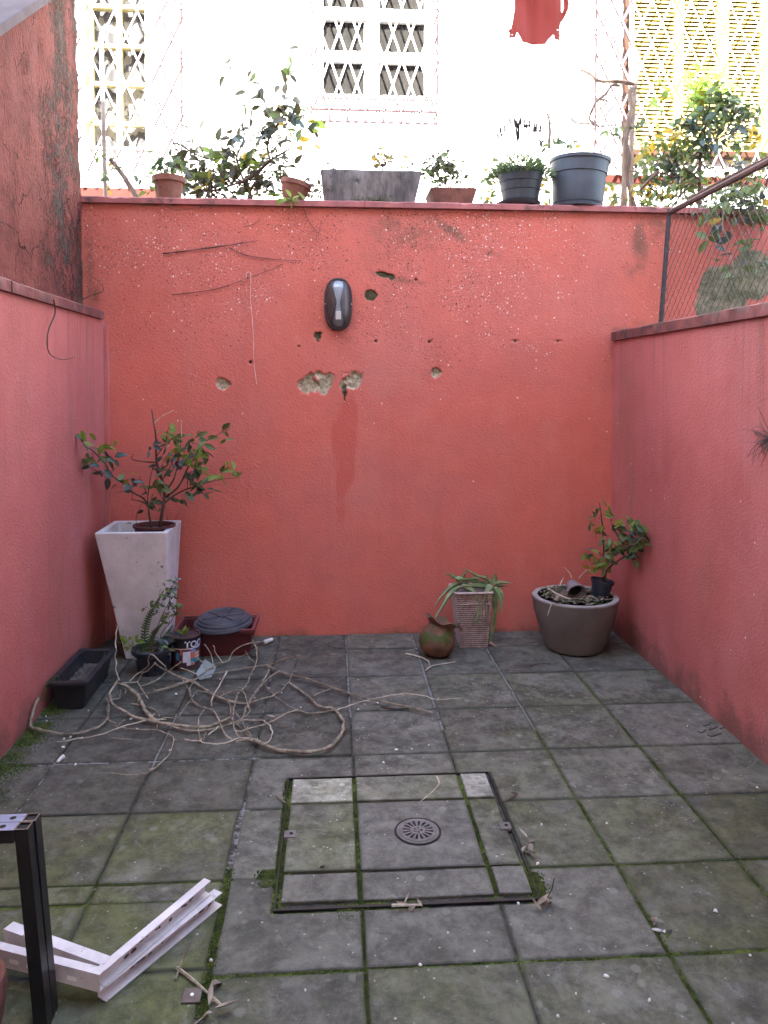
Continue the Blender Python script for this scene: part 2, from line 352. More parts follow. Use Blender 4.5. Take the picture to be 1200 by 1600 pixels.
M['lampbody'] = simple('dark_lamp_plastic', (.018, .018, .022), (.026, .026, .03), 9, .32, 80, .1, .001, spec=.6)
M['lampwing'] = simple('brown_lamp_wing', (.075, .058, .058), (.055, .043, .044), 9, .38, 80, .1, .001, spec=.55)
M['lampglass'] = simple('grey_lamp_glass', (.20, .225, .265), (.16, .18, .22), 9, .09, 80, .02, .001, spec=.9)
M['lampbulb'] = simple('lamp_socket', (.50, .47, .45), (.42, .4, .38), 9, .4)
M['vine'] = simple('dry_vine_bark', (.37, .315, .22), (.16, .132, .09), 26, .85, 110, .6, .003, rnd=.5)
M['vine_pale'] = simple('bleached_vine', (.54, .48, .37), (.32, .275, .20), 26, .85, 110, .4, .003, rnd=.2)
M['stem_dk'] = simple('dark_stem', (.055, .032, .024), (.09, .052, .038), 25, .8, 90, .5, .003)
M['bark'] = simple('grey_bark', (.27, .20, .15), (.13, .09, .07), 18, .9, 90, 1, .006, stretch=(1,1,.3))
M['wood'] = simple('grey_wood_stake', (.42, .35, .29), (.25, .19, .15), 12, .85, 60, .5, .004, stretch=(2,2,.25))
M['string'] = simple('pale_string', (.62, .48, .45), (.5, .36, .33), 20, .8)
M['spike'] = simple('dried_lavender', (.016, .011, .012), (.03, .02, .018), 40, .9)
M['post'] = simple('dark_iron_post', (.035, .032, .034), (.065, .055, .052), 30, .7, 90, .4, .002)
M['rail'] = simple('brown_iron_rail', (.12, .062, .052), (.07, .04, .036), 25, .75, 90, .5, .003)
M['wire'] = simple('old_wire', (.16, .13, .12), (.07, .05, .045), 40, .6, metal=.3)
M['white_wall'] = simple('white_house_paint', (.80, .79, .77), (.76, .75, .73), 3, .8, 40, .15, .005)
M['red_band'] = simple('orange_red_band', (.105, .010, .002), (.09, .008, .002), 6, .7)
M['white_wd'] = simple('white_window_paint', (.78, .77, .75), (.74, .73, .71), 8, .5)
M['yellow'] = simple('yellow_window_paint', (.78, .70, .40), (.72, .64, .36), 8, .5)
M['shutter'] = simple('cream_yellow_slat', (.70, .58, .17), (.64, .52, .15), 9, .55)
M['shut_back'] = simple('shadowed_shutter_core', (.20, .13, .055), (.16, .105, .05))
M['orange_sill'] = simple('orange_brown_sill', (.06, .020, .005), (.05, .017, .005), 9, .7)
M['grille_w'] = simple('white_grille_paint', (.78, .77, .75), (.72, .7, .68), 12, .5)
M['grille_r'] = simple('red_bar_and_shade', (.034, .004, .005), (.028, .003, .004), 12, .7)  # red rails and arms, and the shaded sides of the white bars
M['curtain'] = simple('taupe_curtain', (.050, .046, .042), (.036, .032, .029), 5, .9, 60, .2, .003)
M['curtain_w'] = simple('blotchy_curtain', (.55, .53, .5), (.14, .135, .14), 4, .9, lo=.47, hi=.5)  # grey with hard-edged pale blotches
M['cloth'] = simple('red_cloth', (.36, .06, .045), (.40, .075, .06), 4, .9, 150, .2, .002)
M['leaf_dk'] = leafmat('deep_green_leaf', (.032, .058, .026), (.068, .105, .045), .42, .22)
M['leaf_md'] = leafmat('mid_green_leaf', (.06, .10, .03), (.125, .175, .05), .42, .3)
M['leaf_br'] = leafmat('fresh_green_leaf', (.11, .19, .025), (.20, .29, .05), .45, .45)
M['leaf_ye'] = leafmat('yellow_leaf', (.17, .15, .025), (.34, .24, .035), .5, .4)
M['leaf_ol'] = leafmat('olive_leaf', (.036, .032, .019), (.078, .074, .036), .45, .16)
M['leaf_bl'] = leafmat('blue_green_leaf', (.034, .056, .048), (.068, .100, .084), .34, .15)
M['leaf_dry'] = simple('dry_leaf', (.15, .115, .08), (.33, .27, .205), 20, .85, 80, .5, .003, rnd=.6)
M['aloe'] = simple('aloe_skin', (.115, .185, .075), (.20, .26, .115), 22, .42, 60, .15, .002, spec=.5, rnd=.35)
M['cactus'] = simple('cactus_skin', (.035, .07, .022), (.06, .10, .035), 20, .5, 60, .3, .003)
M['moss'] = simple('moss_green', (.036, .056, .010), (.085, .112, .020), 30, .95, 150, .6, .003)
M['chip'] = simple('white_chip', (.72, .70, .66), (.6, .58, .54), 30, .8, rnd=.3)
M['wall_back_house'] = simple('cream_render', (.46, .36, .31), (.42, .33, .28), 3, .85)
M['can_tin'] = simple('dark_tin', (.05, .035, .035), (.08, .055, .05), 14, .45, metal=.2)
CANCOL = [('can_plum', (.075, .025, .04)), ('can_black', (.012, .01, .014)), ('can_white', (.62, .62, .68)), ('can_sky', (.18, .36, .58)),
          ('can_teal', (.04, .22, .30)), ('can_salmon', (.55, .16, .11)), ('can_magenta', (.34, .05, .17)), ('can_orange', (.50, .20, .08)), ('can_rust', (.06, .035, .028)), ('can_peach', (.62, .42, .32))]
CANM = [simple(n, c, tuple(x*.75 for x in c), 30, .5) for n, c in CANCOL]

def glass_mat():
    m = NT('window_glass'); fr = m.n('Fresnel', {'IOR': 1.45}); t = m.n('BsdfTransparent', {'Color': (.93,.95,.95)}); g = m.n('BsdfGlossy', {'Roughness': .02})
    x = m.n('MixShader', {0: fr, 1: t, 2: g}); m.l(x.outputs[0], m.out.inputs[0]); return m.m
M['glass'] = glass_mat()

# ------------------------------------------------------------------ the setting
D, XL, XR = 4.469, -1.28, 1.675           # back wall face, side wall faces
# ground round about
struct(MB().add([(-150,-150,-.09),(150,-150,-.09),(150,150,-.09),(-150,150,-.09)], [(0,1,2,3)]).build('ground', M['earth']))
struct(MB().box(-30, 30, D+.205, 60, -.05, 2.43).build('garden_ground', M['earth']))

# patio: bed of joints with moss and mortar painted in, then every stone on it
COLX = [XL-.02, -1.06, -.679, -.297, .088, .476, .867, 1.246, XR+.02]
ROWY = [D, 4.212, 3.806, 3.396, 2.989, 2.62, 2.243, 1.874, 1.50, 1.12, .74, .36, -.02, -.40]
ROWL = [D, 4.212, 3.806, 3.396, 2.989, 2.62, 2.243, 2.162, 1.90, 1.52, 1.14, .76, .38, 0., -.40]
CVX0, CVX1, CVY0, CVY1 = -.157, .597, 2.095, 2.817     # access cover opening
gx = np.arange(XL-.03, XR+.03, .02); gy = np.arange(-.42, D+.01, .02)
GX, GY = np.meshgrid(gx, gy)
def seg(x0, y0, x1, y1, wdt):
    dx, dy = x1-x0, y1-y0; L2 = dx*dx+dy*dy
    t = np.clip(((GX-x0)*dx+(GY-y0)*dy)/L2, 0, 1)
    return np.exp(-((GX-x0-t*dx)**2+(GY-y0-t*dy)**2)/(2*wdt*wdt))
moss = np.full_like(GX, -.05); mort = np.zeros_like(GX)
for a in [(1.246,-.4,1.246,3.9,.04,1.),(.867,-.4,.867,3.2,.04,.85),(.088,-.4,.088,2.1,.04,1.),(-.9,2.2,-.3,2.2,.06,1.),(-1.3,2.23,-.9,2.2,.06,1.),
          (-.297,-.4,-.297,2.3,.03,.6),(-.3,1.874,1.7,1.874,.03,.9),(.6,2.243,1.7,2.243,.03,.55),(1.68,2.0,1.68,4.4,.04,.5),
          (-.157,2.1,-.157,2.8,.04,.95),(.597,2.1,.597,2.25,.05,.8),(-.15,2.09,.25,2.09,.03,.9),(-1.3,2.5,-1.27,3.6,.12,1.2),(.088,2.1,.088,2.8,.03,.9),(.476,2.1,.476,2.8,.03,.8)]:
    moss = np.maximum(moss, .82*a[5]*seg(*a[:5]))
for a in [(.867,3.2,.867,4.2,.04,.9),(.476,3.2,.476,4.46,.04,.8),(.088,3.3,.088,4.46,.04,.7),(-.297,3.4,-.297,4.46,.04,.6),(-.679,2.95,-.679,3.4,.03,.9),(-1.06,2.5,-1.06,2.9,.02,.7),
          (-1.1,2.989,-.3,2.989,.03,.75),(-.297,2.3,-.297,2.95,.02,.7),(1.67,2.6,1.67,3.9,.03,.8),(.88,3.396,1.25,3.396,.02,.6),(1.25,2.989,1.67,2.989,.02,.5)]:
    mort = np.maximum(mort, a[5]*seg(*a[:5]))
floor_me = bpy.data.meshes.new('patio_floor'); ny, nx = GX.shape
floor_me.from_pydata(np.stack([GX, GY, np.full_like(GX, -.0042)+rng.normal(0, .0008, GX.shape)], -1).reshape(-1, 3).tolist(), [],
    [(j*nx+i, j*nx+i+1, (j+1)*nx+i+1, (j+1)*nx+i) for j in range(ny-1) for i in range(nx-1)])
for nm, arr in (('moss', moss), ('mortar', mort)):
    at = floor_me.attributes.new(nm, 'FLOAT', 'POINT'); at.data.foreach_set('value', arr.ravel().astype(np.float32))
floor_me.materials.append(M['joint'])
patio = bpy.data.objects.new('patio_floor', floor_me); C.objects.link(patio); struct(patio); OFF[patio] = Vector((0,0,0))

def stone(poly, parent, top=0.0, col=(.2, 1, 0, 1), chip=.004, thick=.035, name='paver'):
    b = MB(); n = len(poly)
    cx = sum(p[0] for p in poly)/n; cy = sum(p[1] for p in poly)/n
    tx, ty = random.uniform(-.006, .006), random.uniform(-.006, .006); dz = top+random.uniform(-.0015, .0015)
    # edges broken up so that no side is ruler-straight
    ring = []
    for i in range(n):
        p, q = Vector(poly[i]).to_2d(), Vector(poly[(i+1) % n]).to_2d(); L = (q-p).length; k = max(2, int(L/.09))
        nn = Vector((-(q-p).y, (q-p).x)).normalized()
        for j in range(k):
            a = p.lerp(q, j/k)
            ring.append(a+nn*(random.uniform(-.0005, .0035) if j else .002))
    m = len(ring); zf = lambda p: dz+(p.x-cx)*tx+(p.y-cy)*ty
    def inset(d):
        out = []
        for i in range(m):
            e1 = (ring[i]-ring[i-1]).normalized(); e2 = (ring[(i+1) % m]-ring[i]).normalized()
            n1 = Vector((-e1.y, e1.x)); n2 = Vector((-e2.y, e2.x)); k = (n1+n2); k = k/max(k.length_squared/2, .3)
            out.append(ring[i]+k*d)
        return out
    r1 = inset(random.uniform(.6, 1.3)*chip)
    vs = [(p.x, p.y, zf(p)-thick) for p in ring]+[(p.x, p.y, zf(p)-chip*.8) for p in ring]+[(p.x, p.y, zf(p)) for p in r1]
    fs = [(i, (i+1) % m, m+(i+1) % m, m+i) for i in range(m)]+[(m+i, m+(i+1) % m, 2*m+(i+1) % m, 2*m+i) for i in range(m)]+[tuple(2*m+i for i in range(m))]
    o = b.add(vs, fs).build(name, M['paver'], parent); o.color = col; return o

def tone_at(x, y):
    g = .12; t = 1.0; p = .15
    if x < -.3 and y < 2.63: g, t = .95, .86
    elif x < -.3 and y < 3.0: g, t = .3, .72
    elif x < .09 and y > 2.9: g, t = .08, .72
    elif x > 1.24 and y < 2.62: g, t = .9, .66
    elif x > .86 and y < 2.25 and y > 1.88: g, t = .85, .66
    elif x > .86 and y < 2.25: g, t = .5, .80
    elif .47 < x < .87 and 1.88 < y < 2.25: g, t, p = .10, .86, .9
    elif x > .47 and y < 2.63: g, t = .5, .84
    elif x > .47 and y < 3.0: g, t, p = .3, .92, .3
    elif y < 1.9: g, t = .5, .76
    elif y < 2.25: g, t, p = .15, .76, .6
    elif x > 1.2 and y < 3.4: g, t, p = .12, 1.0, .8
    elif x > .4 and y > 3.8: g, t, p = .12, .92, .5
    elif x > .4: g, t = .32, 1.0
    return (max(0, g+random.uniform(-.1, .1)), t*random.uniform(.9, 1.1), min(1, max(0, p+random.uniform(-.12, .2))), 1)

for i in range(len(COLX)-1):
    rows = ROWL if i < 3 else ROWY
    for j in range(len(rows)-1):
        g = [random.uniform(.0012, .0036) for _ in range(4)]
        x0, x1, y1, y0 = COLX[i]+g[0], COLX[i+1]-g[1], rows[j]-g[2], rows[j+1]+g[3]
        if i == 2 and y0 < 2.25: x1 -= .012
        if rows[j] == 2.989 and i < 5: y1 -= .008
        a0, a1, b0, b1 = CVX0-.006, CVX1+.006, CVY0-.006, CVY1+.006
        ox0, ox1, oy0, oy1 = max(x0, a0), min(x1, a1), max(y0, b0), min(y1, b1)
        if ox0 >= ox1 or oy0 >= oy1: polys = [[(x0,y0),(x1,y0),(x1,y1),(x0,y1)]]
        else:
            L, Rr, Bt, Tp = ox0 > x0+.01, ox1 < x1-.01, oy0 > y0+.01, oy1 < y1-.01
            if L and Tp: polys = [[(x0,y0),(ox0,y0),(ox0,oy1),(x1,oy1),(x1,y1),(x0,y1)]]
            elif Rr and Tp: polys = [[(ox1,y0),(x1,y0),(x1,y1),(x0,y1),(x0,oy1),(ox1,oy1)]]
            elif L and Bt: polys = [[(x0,y0),(x1,y0),(x1,oy0),(ox0,oy0),(ox0,y1),(x0,y1)]]
            elif Rr and Bt: polys = [[(x0,y0),(x1,y0),(x1,y1),(ox1,y1),(ox1,oy0),(x0,oy0)]]
            elif Tp: polys = [[(x0,oy1),(x1,oy1),(x1,y1),(x0,y1)]]
            elif Bt: polys = [[(x0,y0),(x1,y0),(x1,oy0),(x0,oy0)]]
            elif L: polys = [[(x0,y0),(ox0,y0),(ox0,y1),(x0,y1)]]
            elif Rr: polys = [[(ox1,y0),(x1,y0),(x1,y1),(ox1,y1)]]
            else: polys = []
        for p in polys: stone(p, patio, 0, tone_at((x0+x1)/2, (y0+y1)/2))

# access cover of nine stones in a steel frame, and the drain grate on it
cov = thing('access_cover', 'tile-inlaid square access cover in a dark steel frame, set in the paving round the drain', 'access cover', ((CVX0+CVX1)/2, (CVY0+CVY1)/2, 0))
xs = [CVX0+.012, .086, .476, CVX1-.012]; ys = [CVY0+.024, 2.254, 2.635, CVY1-.008]
ctone = {(0,2): (.25, 2.5, 0, 1), (1,2): (.35, 1.3, .1, 1), (2,2): (.0, 2.3, .1, 1), (0,1): (.55, 1.05, .1, 1), (1,1): (.05, 1.0, .9, 1), (2,1): (.7, 1.05, 0, 1), (0,0): (.12, .98, .8, 1), (1,0): (.1, .98, .9, 1), (2,0): (.1, 1.0, .8, 1)}
for i in range(3):
    for j in range(3):
        e = .006
        stone([(xs[i]+e, ys[j]+e), (xs[i+1]-e, ys[j]+e), (xs[i+1]-e, ys[j+1]-e), (xs[i]+e, ys[j+1]-e)], cov, .006, ctone[(i,j)], .003)
b = MB()
for (x0, x1, y0, y1) in [(CVX0, CVX1, CVY0, CVY0+.010), (CVX0, CVX1, CVY1-.005, CVY1), (CVX0, CVX0+.005, CVY0+.008, CVY1-.005), (CVX1-.006, CVX1, CVY0+.008, CVY1-.005)]:
    b.box(x0, x1, y0, y1, -.03, .004)
b.build('frame', M['steel_blk'], cov)
for u, v in ((453, 1303), (789, 1290)):
    p = fl(u, v, .01); q = MB().box(p.x-.019, p.x+.019, p.y-.019, p.y+.019, .0005, .0115).build('lifting_socket', M['iron'], cov, bevel=.002)
    MB().lathe([(.006, .0112), (.006, .0128), (.0, .0128)], 12, Matrix.Translation((p.x+.004, p.y, 0))).build('keyhole', M['dark'], q)
gc = Vector((.284, 2.443, .0065))
gr = thing('drain_grate', 'round slotted metal drain grate in the middle of the access cover', 'drain', gc)
b = MB(); RR = .069; n = 64
rings = [.006, .016, .024, .050, .062, RR]
for k in range(n):
    a0, a1 = 2*math.pi*k/n, 2*math.pi*(k+1)/n
    for q in range(len(rings)-1):
        if q == 2 and k % 4 in (1, 2) : continue
        if q == 0 and (k // 4) % 3 == 0 and k % 12 < 4: continue
        r0, r1 = rings[q], rings[q+1]
        z = .0045 if q < 4 else .003
        c = [(r0*math.cos(a0), r0*math.sin(a0)), (r1*math.cos(a0), r1*math.sin(a0)), (r1*math.cos(a1), r1*math.sin(a1)), (r0*math.cos(a1), r0*math.sin(a1))]
        b.hexa([(gc.x+p[0], gc.y+p[1], gc.z) for p in c]+[(gc.x+p[0], gc.y+p[1], gc.z+z) for p in c])
b.lathe([(.006, 0), (.006, .005), (0, .005)], 12, Matrix.Translation(gc)); b.build('grate', M['iron'], gr)
MB().lathe([(RR-.008, .0004), (RR-.008, .0012), (0, .0012)], 32, Matrix.Translation(gc)).build('drain_shade', M['dark'], gr)  # flat black disc painting the dark of the pit under the grate
MB().lathe([(RR+.001, .0), (RR+.001, .004), (RR+.006, .003), (RR+.007, 0.0)], 40, Matrix.Translation(gc)).build('rim', M['steel_blk'], gr)

# ---- back wall: a fine sheet whose plaster is really broken out at the holes
def lines(fine_ranges, lo, hi, fs, cs):
    out = [lo]
    while out[-1] < hi-1e-6:
        x = out[-1]; st = cs
        for a, c in fine_ranges:
            if a-1e-9 <= x < c: st = fs
        out.append(min(hi, x+st))
    return np.array(out)
bx = lines([(-.75, .72)], -1.45, 3.4, .0045, .016); bz = lines([(1.38, 2.12)], -.05, 2.486, .0045, .016)
BX, BZ = np.meshgrid(bx, bz)
def pxy(u, v): p = wy(u, v, D); return p.x, p.z
PXM = 268.0
def fbm(sc, seed, oct=4):
    # smooth value noise on the wall plane
    out = np.zeros_like(BX); amp = 1; tot = 0
    for o in range(oct):
        r = np.random.default_rng(seed+o); G = r.random((220, 220)); s = sc*2**o
        fx, fz = (BX+3)*s % 219, (BZ+1)*s % 219; ix, iz = fx.astype(int), fz.astype(int); tx, tz = fx-ix, fz-iz
        tx = tx*tx*(3-2*tx); tz = tz*tz*(3-2*tz); i2, z2 = (ix+1) % 220, (iz+1) % 220
        out += amp*((G[iz, ix]*(1-tx)+G[iz, i2]*tx)*(1-tz)+(G[z2, ix]*(1-tx)+G[z2, i2]*tx)*tz); tot += amp; amp *= .5
    return out/tot
NA = fbm(14, 5); NB = fbm(5, 50); NC = fbm(40, 90); ND = fbm(26, 130, 5)
def blob(u, v, ru, rv, ang=0.0):
    x, z = pxy(u, v); c, s = math.cos(ang), math.sin(ang)
    dx = ((BX-x)*c+(BZ-z)*s)/(ru/PXM); dz = (-(BX-x)*s+(BZ-z)*c)/(rv/PXM)
    return dx*dx+dz*dz
def gauss(*a): return np.exp(-blob(*a)/2)
hole = np.zeros_like(BX); dark = np.zeros_like(BX); deep = np.zeros_like(BX)
for (u, v, ru, rv, ang, dk, dp) in [(484,601,15,15,0,0,.020),(507,599,15,17,.2,0,.012),(500,588,8,7,0,0,.010),(551,594,17,13,.5,0,.012),(538,600,7,10,0,0,.016),(538,612,4,8,0,.7,.020),(346,598,10,9,0,0,.018),
          (680,583,9,10,.2,.1,.016),(497,525,9,9,-.5,1,.010),(580,462,9,7,.1,1,.008),(598,429,9,4,-.2,1,.008),(613,433,5,4,0,1,.008)]:
    d = np.sqrt(blob(u, v, ru, rv, ang))+(NA-.5)*.5+(ND-.5)*1.5
    h = np.clip((1.12-d)/.3, 0, 1); deep = np.maximum(deep, h*dp); hole = np.maximum(hole, np.clip(.5+(1.0-d)*2.2, 0, 1)); dark = np.maximum(dark, dk*(d < 1.3))
for (u, v, r) in [(391,566,2.4),(671,534,2.2),(804,533,2.6),(764,398,2.4),(587,533,2),(467,541,1.6),(872,533,1.7),(866,520,1.5),(650,437,1.8)]:    # old fixing holes
    d = np.sqrt(blob(u, v, r, r)); h = np.clip((1.3-d)/.6, 0, 1); deep = np.maximum(deep, h*.015); hole = np.maximum(hole, h); dark = np.maximum(dark, h)
specks = np.zeros_like(BX); chips = np.zeros_like(BX); dirt = np.zeros_like(BX); damp = np.zeros_like(BX); bare = np.zeros_like(BX); blis = np.zeros_like(BX)
for (u, v, ru, rv, ang, k) in [(640,365,85,45,0,1.2),(590,420,110,45,0,.8),(500,385,50,35,0,.6),(430,400,150,60,0,.32),(250,380,110,60,0,.4),(300,470,160,60,0,.16),(690,440,100,55,0,.45),(640,520,180,35,0,.25),(550,500,70,60,0,.3),(790,420,140,70,0,.15),(560,345,200,22,0,.5),(985,390,40,40,0,.3)]:
    specks = np.maximum(specks, k*gauss(u, v, ru, rv, ang))
for (u, v, ru, rv, ang, k) in [(770,450,75,60,0,.55),(830,370,130,40,0,.3),(790,500,60,40,0,.5),(450,460,80,30,0,.35),(250,390,120,60,0,.25),(560,470,90,60,0,.14),(420,400,80,50,0,.18),(980,470,70,30,0,.18),(700,360,60,30,0,.35),(930,380,60,50,0,.2),(640,600,300,60,0,.03)]:
    chips = np.maximum(chips, k*gauss(u, v, ru, rv, ang))
specks *= np.clip((NB-.30)*4, .25, 1.5)*1.5; chips *= np.clip((NB-.36)*4.5, .12, 1.5)*2.2
chips = np.maximum(chips, 1.3*gauss(190, 408, 58, 4, .68)); specks = np.clip(specks, 0, 1.2)
for a in [(640,360,85,34,0,.72),(600,400,95,34,0,.52),(500,370,60,30,0,.45),(760,350,90,14,0,.4),(705,360,35,8,-.55,1.0),(770,395,30,6,-.5,.6),(640,440,30,6,-.15,.9),(600,430,25,7,-.2,.8),(480,335,120,6,0,.45),(1000,380,14,45,0,.95),(1025,340,20,45,0,.75),(985,420,25,30,0,.6),(980,518,30,10,0,.8),(1000,505,40,10,0,.6),(140,420,9,70,0,.8),(150,455,8,20,0,.8),(305,440,60,4,.15,.4),(470,440,50,4,.3,.35),(968,600,5,90,0,.35),(1110,340,90,14,0,.7)]:
    dirt = np.maximum(dirt, a[5]*gauss(*a[:5]))
dirt = np.maximum(dirt, np.exp(-np.clip(BZ, 0, 9)/.09)*(.35+.6*NB)); dirt = np.maximum(dirt, .34*np.exp(-np.clip(BZ, 0, 9)/.3)*(BX < -.2))
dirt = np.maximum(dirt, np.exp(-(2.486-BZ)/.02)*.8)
for (u, v, ru, rv, ang, k) in [(541,690,13,60,0,1.0),(524,700,7,50,0,.6),(535,760,10,50,0,.8),(548,660,9,30,0,.8),(530,900,60,60,0,.25),(300,950,140,35,0,.3)]:
    damp = np.maximum(damp, k*gauss(u, v, ru, rv, ang))
damp = np.clip(damp*(.5+NB*1.0), 0, 1)
for (u, v, ru, rv, k) in [(1130,455,42,42,1.),(1175,430,36,40,1.),(1105,480,20,22,.9)]:
    bare = np.maximum(bare, k*np.clip(1.5-np.sqrt(blob(u, v, ru, rv)), 0, 1))
for (u, v, ru, rv, k) in [(790,525,45,22,1.),(830,500,25,12,.8),(370,745,40,22,1.),(390,775,30,14,.8),(345,720,25,25,.7),(805,640,20,30,.6),(320,910,25,12,.7),(800,870,60,18,.5),(310,590,22,12,.8),(560,970,200,18,.25)]:
    blis = np.maximum(blis, k*gauss(u, v, ru, rv))
Yv = D+deep+(hole > .4)*(NC-.5)*.008+(NB-.5)*.004
nzv, nxv = BX.shape
me = bpy.data.meshes.new('wall'); idx = np.arange(nzv*nxv).reshape(nzv, nxv)
quads = np.stack([idx[:-1,:-1], idx[:-1,1:], idx[1:,1:], idx[1:,:-1]], -1).reshape(-1, 4)
me.vertices.add(nzv*nxv); me.vertices.foreach_set('co', np.stack([BX, Yv, BZ], -1).ravel().astype(np.float32))
me.loops.add(quads.size); me.loops.foreach_set('vertex_index', quads.ravel().astype(np.int32))
me.polygons.add(len(quads)); me.polygons.foreach_set('loop_start', np.arange(0, quads.size, 4, dtype=np.int32))
me.update(calc_edges=True); me.validate()
me.polygons.foreach_set('use_smooth', [True]*len(me.polygons))
for nm, arr in dict(hole=hole, dark=dark, specks=specks, chips=chips, dirt=dirt, damp=damp, bare=bare, blister=blis).items():
    at = me.attributes.new(nm, 'FLOAT', 'POINT'); at.data.foreach_set('value', np.clip(arr, 0, 1.5).ravel().astype(np.float32))
me.materials.append(M['wall'])
bw = thing('garden_wall', 'tall red stucco back wall with the oval lamp and broken plaster holes', 'wall', (0, D, 0))
wo = bpy.data.objects.new('render_face', me); C.objects.link(wo); wo.parent = bw; wo.location = (0, -D, 0)
MB().box(-1.45, 3.4, D+.03, D+.2, -.05, 2.486).build('wall_core', M['coping'], bw)
def coping(parent, x0, x1, y0, y1, z0, z1, mat, n, axis, jit=.004):
    """mortar coping cast in lengths: every length a strip with slightly wandering, chipped arrises"""
    for k in range(n):
        lo, hi = (x0, x1) if axis == 'x' else (y0, y1); a, c = lo+(hi-lo)*k/n+.0012, lo+(hi-lo)*(k+1)/n-.0012
        m_ = max(3, int((c-a)/.035)); dz, dd = random.uniform(-jit, jit)*.7, random.uniform(-jit, jit)*.7; vs = []
        ch = {random.randrange(1, m_): random.uniform(.004, .010) for _ in range(max(1, m_//7))}
        for i in range(m_+1):
            t = a+(c-a)*i/m_; w1 = .0025*noise.noise(Vector((t*7, 3, z0))); w2 = .0025*noise.noise(Vector((t*6, 9, z0))); q = ch.get(i, 0)
            if axis == 'x': sec = [(t, y0+dd+w1, z0), (t, y0+dd+w1, z1+dz-.006+w2-q), (t, y0+dd+w1+.006+q, z1+dz+w2), (t, y1, z1+dz), (t, y1, z0)]
            else: sec = [(x0+dd+w1, t, z0), (x0+dd+w1, t, z1+dz-.006+w2-q*(x0 > 0)), (x0+dd+w1+.006, t, z1+dz+w2), (x1+dd+w1-.006, t, z1+dz+w2), (x1+dd+w1, t, z1+dz-.006+w2-q), (x1+dd+w1, t, z0)]
            vs += sec
        L = len(sec); fs = [(i*L+j, i*L+(j+1) % L, (i+1)*L+(j+1) % L, (i+1)*L+j) for i in range(m_) for j in range(L)]+[tuple(reversed(range(L))), tuple(m_*L+j for j in range(L))]
        MB().add(vs, fs).build('coping', mat, parent, smooth=True)
coping(bw, -1.405, 3.4, D-.028, D+.22, 2.487, 2.523, M['coping'], 6, 'x', .003)

# ---- side walls
def sheet(axis, fixed, a0, a1, z0, z1, st, mat, name, parent, amp=.003, seed=1):
    ua = np.linspace(a0, a1, int((a1-a0)/st)+2); za = np.linspace(z0, z1, int((z1-z0)/st)+2)
    b = MB(); vs = []
    for z in za:
        for a in ua:
            d = fixed+amp*(noise.noise(Vector((a*3, z*3, seed)))+.5*noise.noise(Vector((a*9, z*9, seed))))
            vs.append((d, a, z) if axis == 'x' else (a, d, z))
    n = len(ua)
    b.add(vs, [(j*n+i, j*n+i+1, (j+1)*n+i+1, (j+1)*n+i) for j in range(len(za)-1) for i in range(n-1)])
    return b.build(name, mat, parent, smooth=True)
lw = thing('garden_wall', 'low pink-red stucco wall on the left with mossy foot and planter box before it', 'wall', (XL, 2, 0))
sheet('x', XL, -.55, D-.035, -.05, 1.822, .06, M['side'], 'render_face', lw, .003, 3)
MB().box(XL-.14, XL-.004, -.55, D-.036, -.05, 1.82).build('wall_core', M['side'], lw)
coping(lw, XL-.125, XL+.018, -.55, D-.09, 1.823, 1.872, M['coping_dk'], 4, 'y')
MB().box(XL-.1, XL+.022, D-.03, D-.001, -.05, 1.80).build('corner_strip', M['side'], lw)
rw = thing('garden_wall', 'low pink-red stucco wall on the right, below the wire fence', 'wall', (XR, 2, 0))
sheet('x', XR, -.55, D+.002, -.05, 1.725, .06, M['side'], 'render_face', rw, .003, 9)
MB().box(XR+.004, XR+.30, -.55, D-.01, -.05, 1.724).build('wall_core', M['side'], rw)
coping(rw, XR-.02, XR+.32, -.55, D-.03, 1.726, 1.782, M['coping_dk'], 3, 'y')
# tall peeling gable behind the left wall
gw = thing('gable_wall', 'tall wall with flaking red paint and bare render behind the low left wall', 'wall', (-1.42, 3, 0))
b = MB(); ya = np.linspace(-.5, 4.46, 130); vs = []; zb = 1.78
for i, y in enumerate(ya):
    top = 2.93+(y-3.36)*.745 if y > 1 else 1.9
    top = max(1.9, top)
    for k in range(60):
        z = zb+(top-zb)*k/59; ee = max(0, (z-2.5))*.085*(y/4.46)**8
        d = .014*noise.noise(Vector((y*5, z*3, 2)))+.008*noise.noise(Vector((y*16, z*10, 5)))+.005*noise.noise(Vector((y*45, z*28, 8)))
        vs.append((-1.405+d, y-ee*(1 if i > 118 else 0)+(.012*noise.noise(Vector((z*9, 1, 3))) if i == 129 else 0), z))
b.add(vs, [(i*60+k, (i+1)*60+k, (i+1)*60+k+1, i*60+k+1) for i in range(129) for k in range(59)])
b.build('render_face', M['gable'], gw, smooth=True)
b = MB(); P4 = [(-.5, 1.78), (4.44, 1.78), (4.38, 3.68), (2.0, 1.9), (-.5, 1.9)]
b.add([(-1.43, p[0], p[1]) for p in P4]+[(-1.75, p[0], p[1]) for p in P4], [(0,1,2,3,4), (9,8,7,6,5)]+[(i, i+5, (i+1) % 5+5, (i+1) % 5) for i in range(5)])
b.build('wall_core', M['gable'], gw)
b = MB(); p, q = Vector((-1.50, 1.9, 1.865)), Vector((-1.50, 4.40, 3.727)); b.bar(p, q, .26, .05, (1,0,0)) if False else b.hexa([(-1.66,1.9,1.85),(-1.36,1.9,1.85),(-1.36,4.41,3.715),(-1.66,4.41,3.715),(-1.66,1.9,1.90),(-1.36,1.9,1.90),(-1.36,4.41,3.765),(-1.66,4.41,3.765)])
b.build('coping', simple('pale_gable_coping', (.10, .07, .075), (.08, .052, .056), 6, .8), gw, bevel=.006)

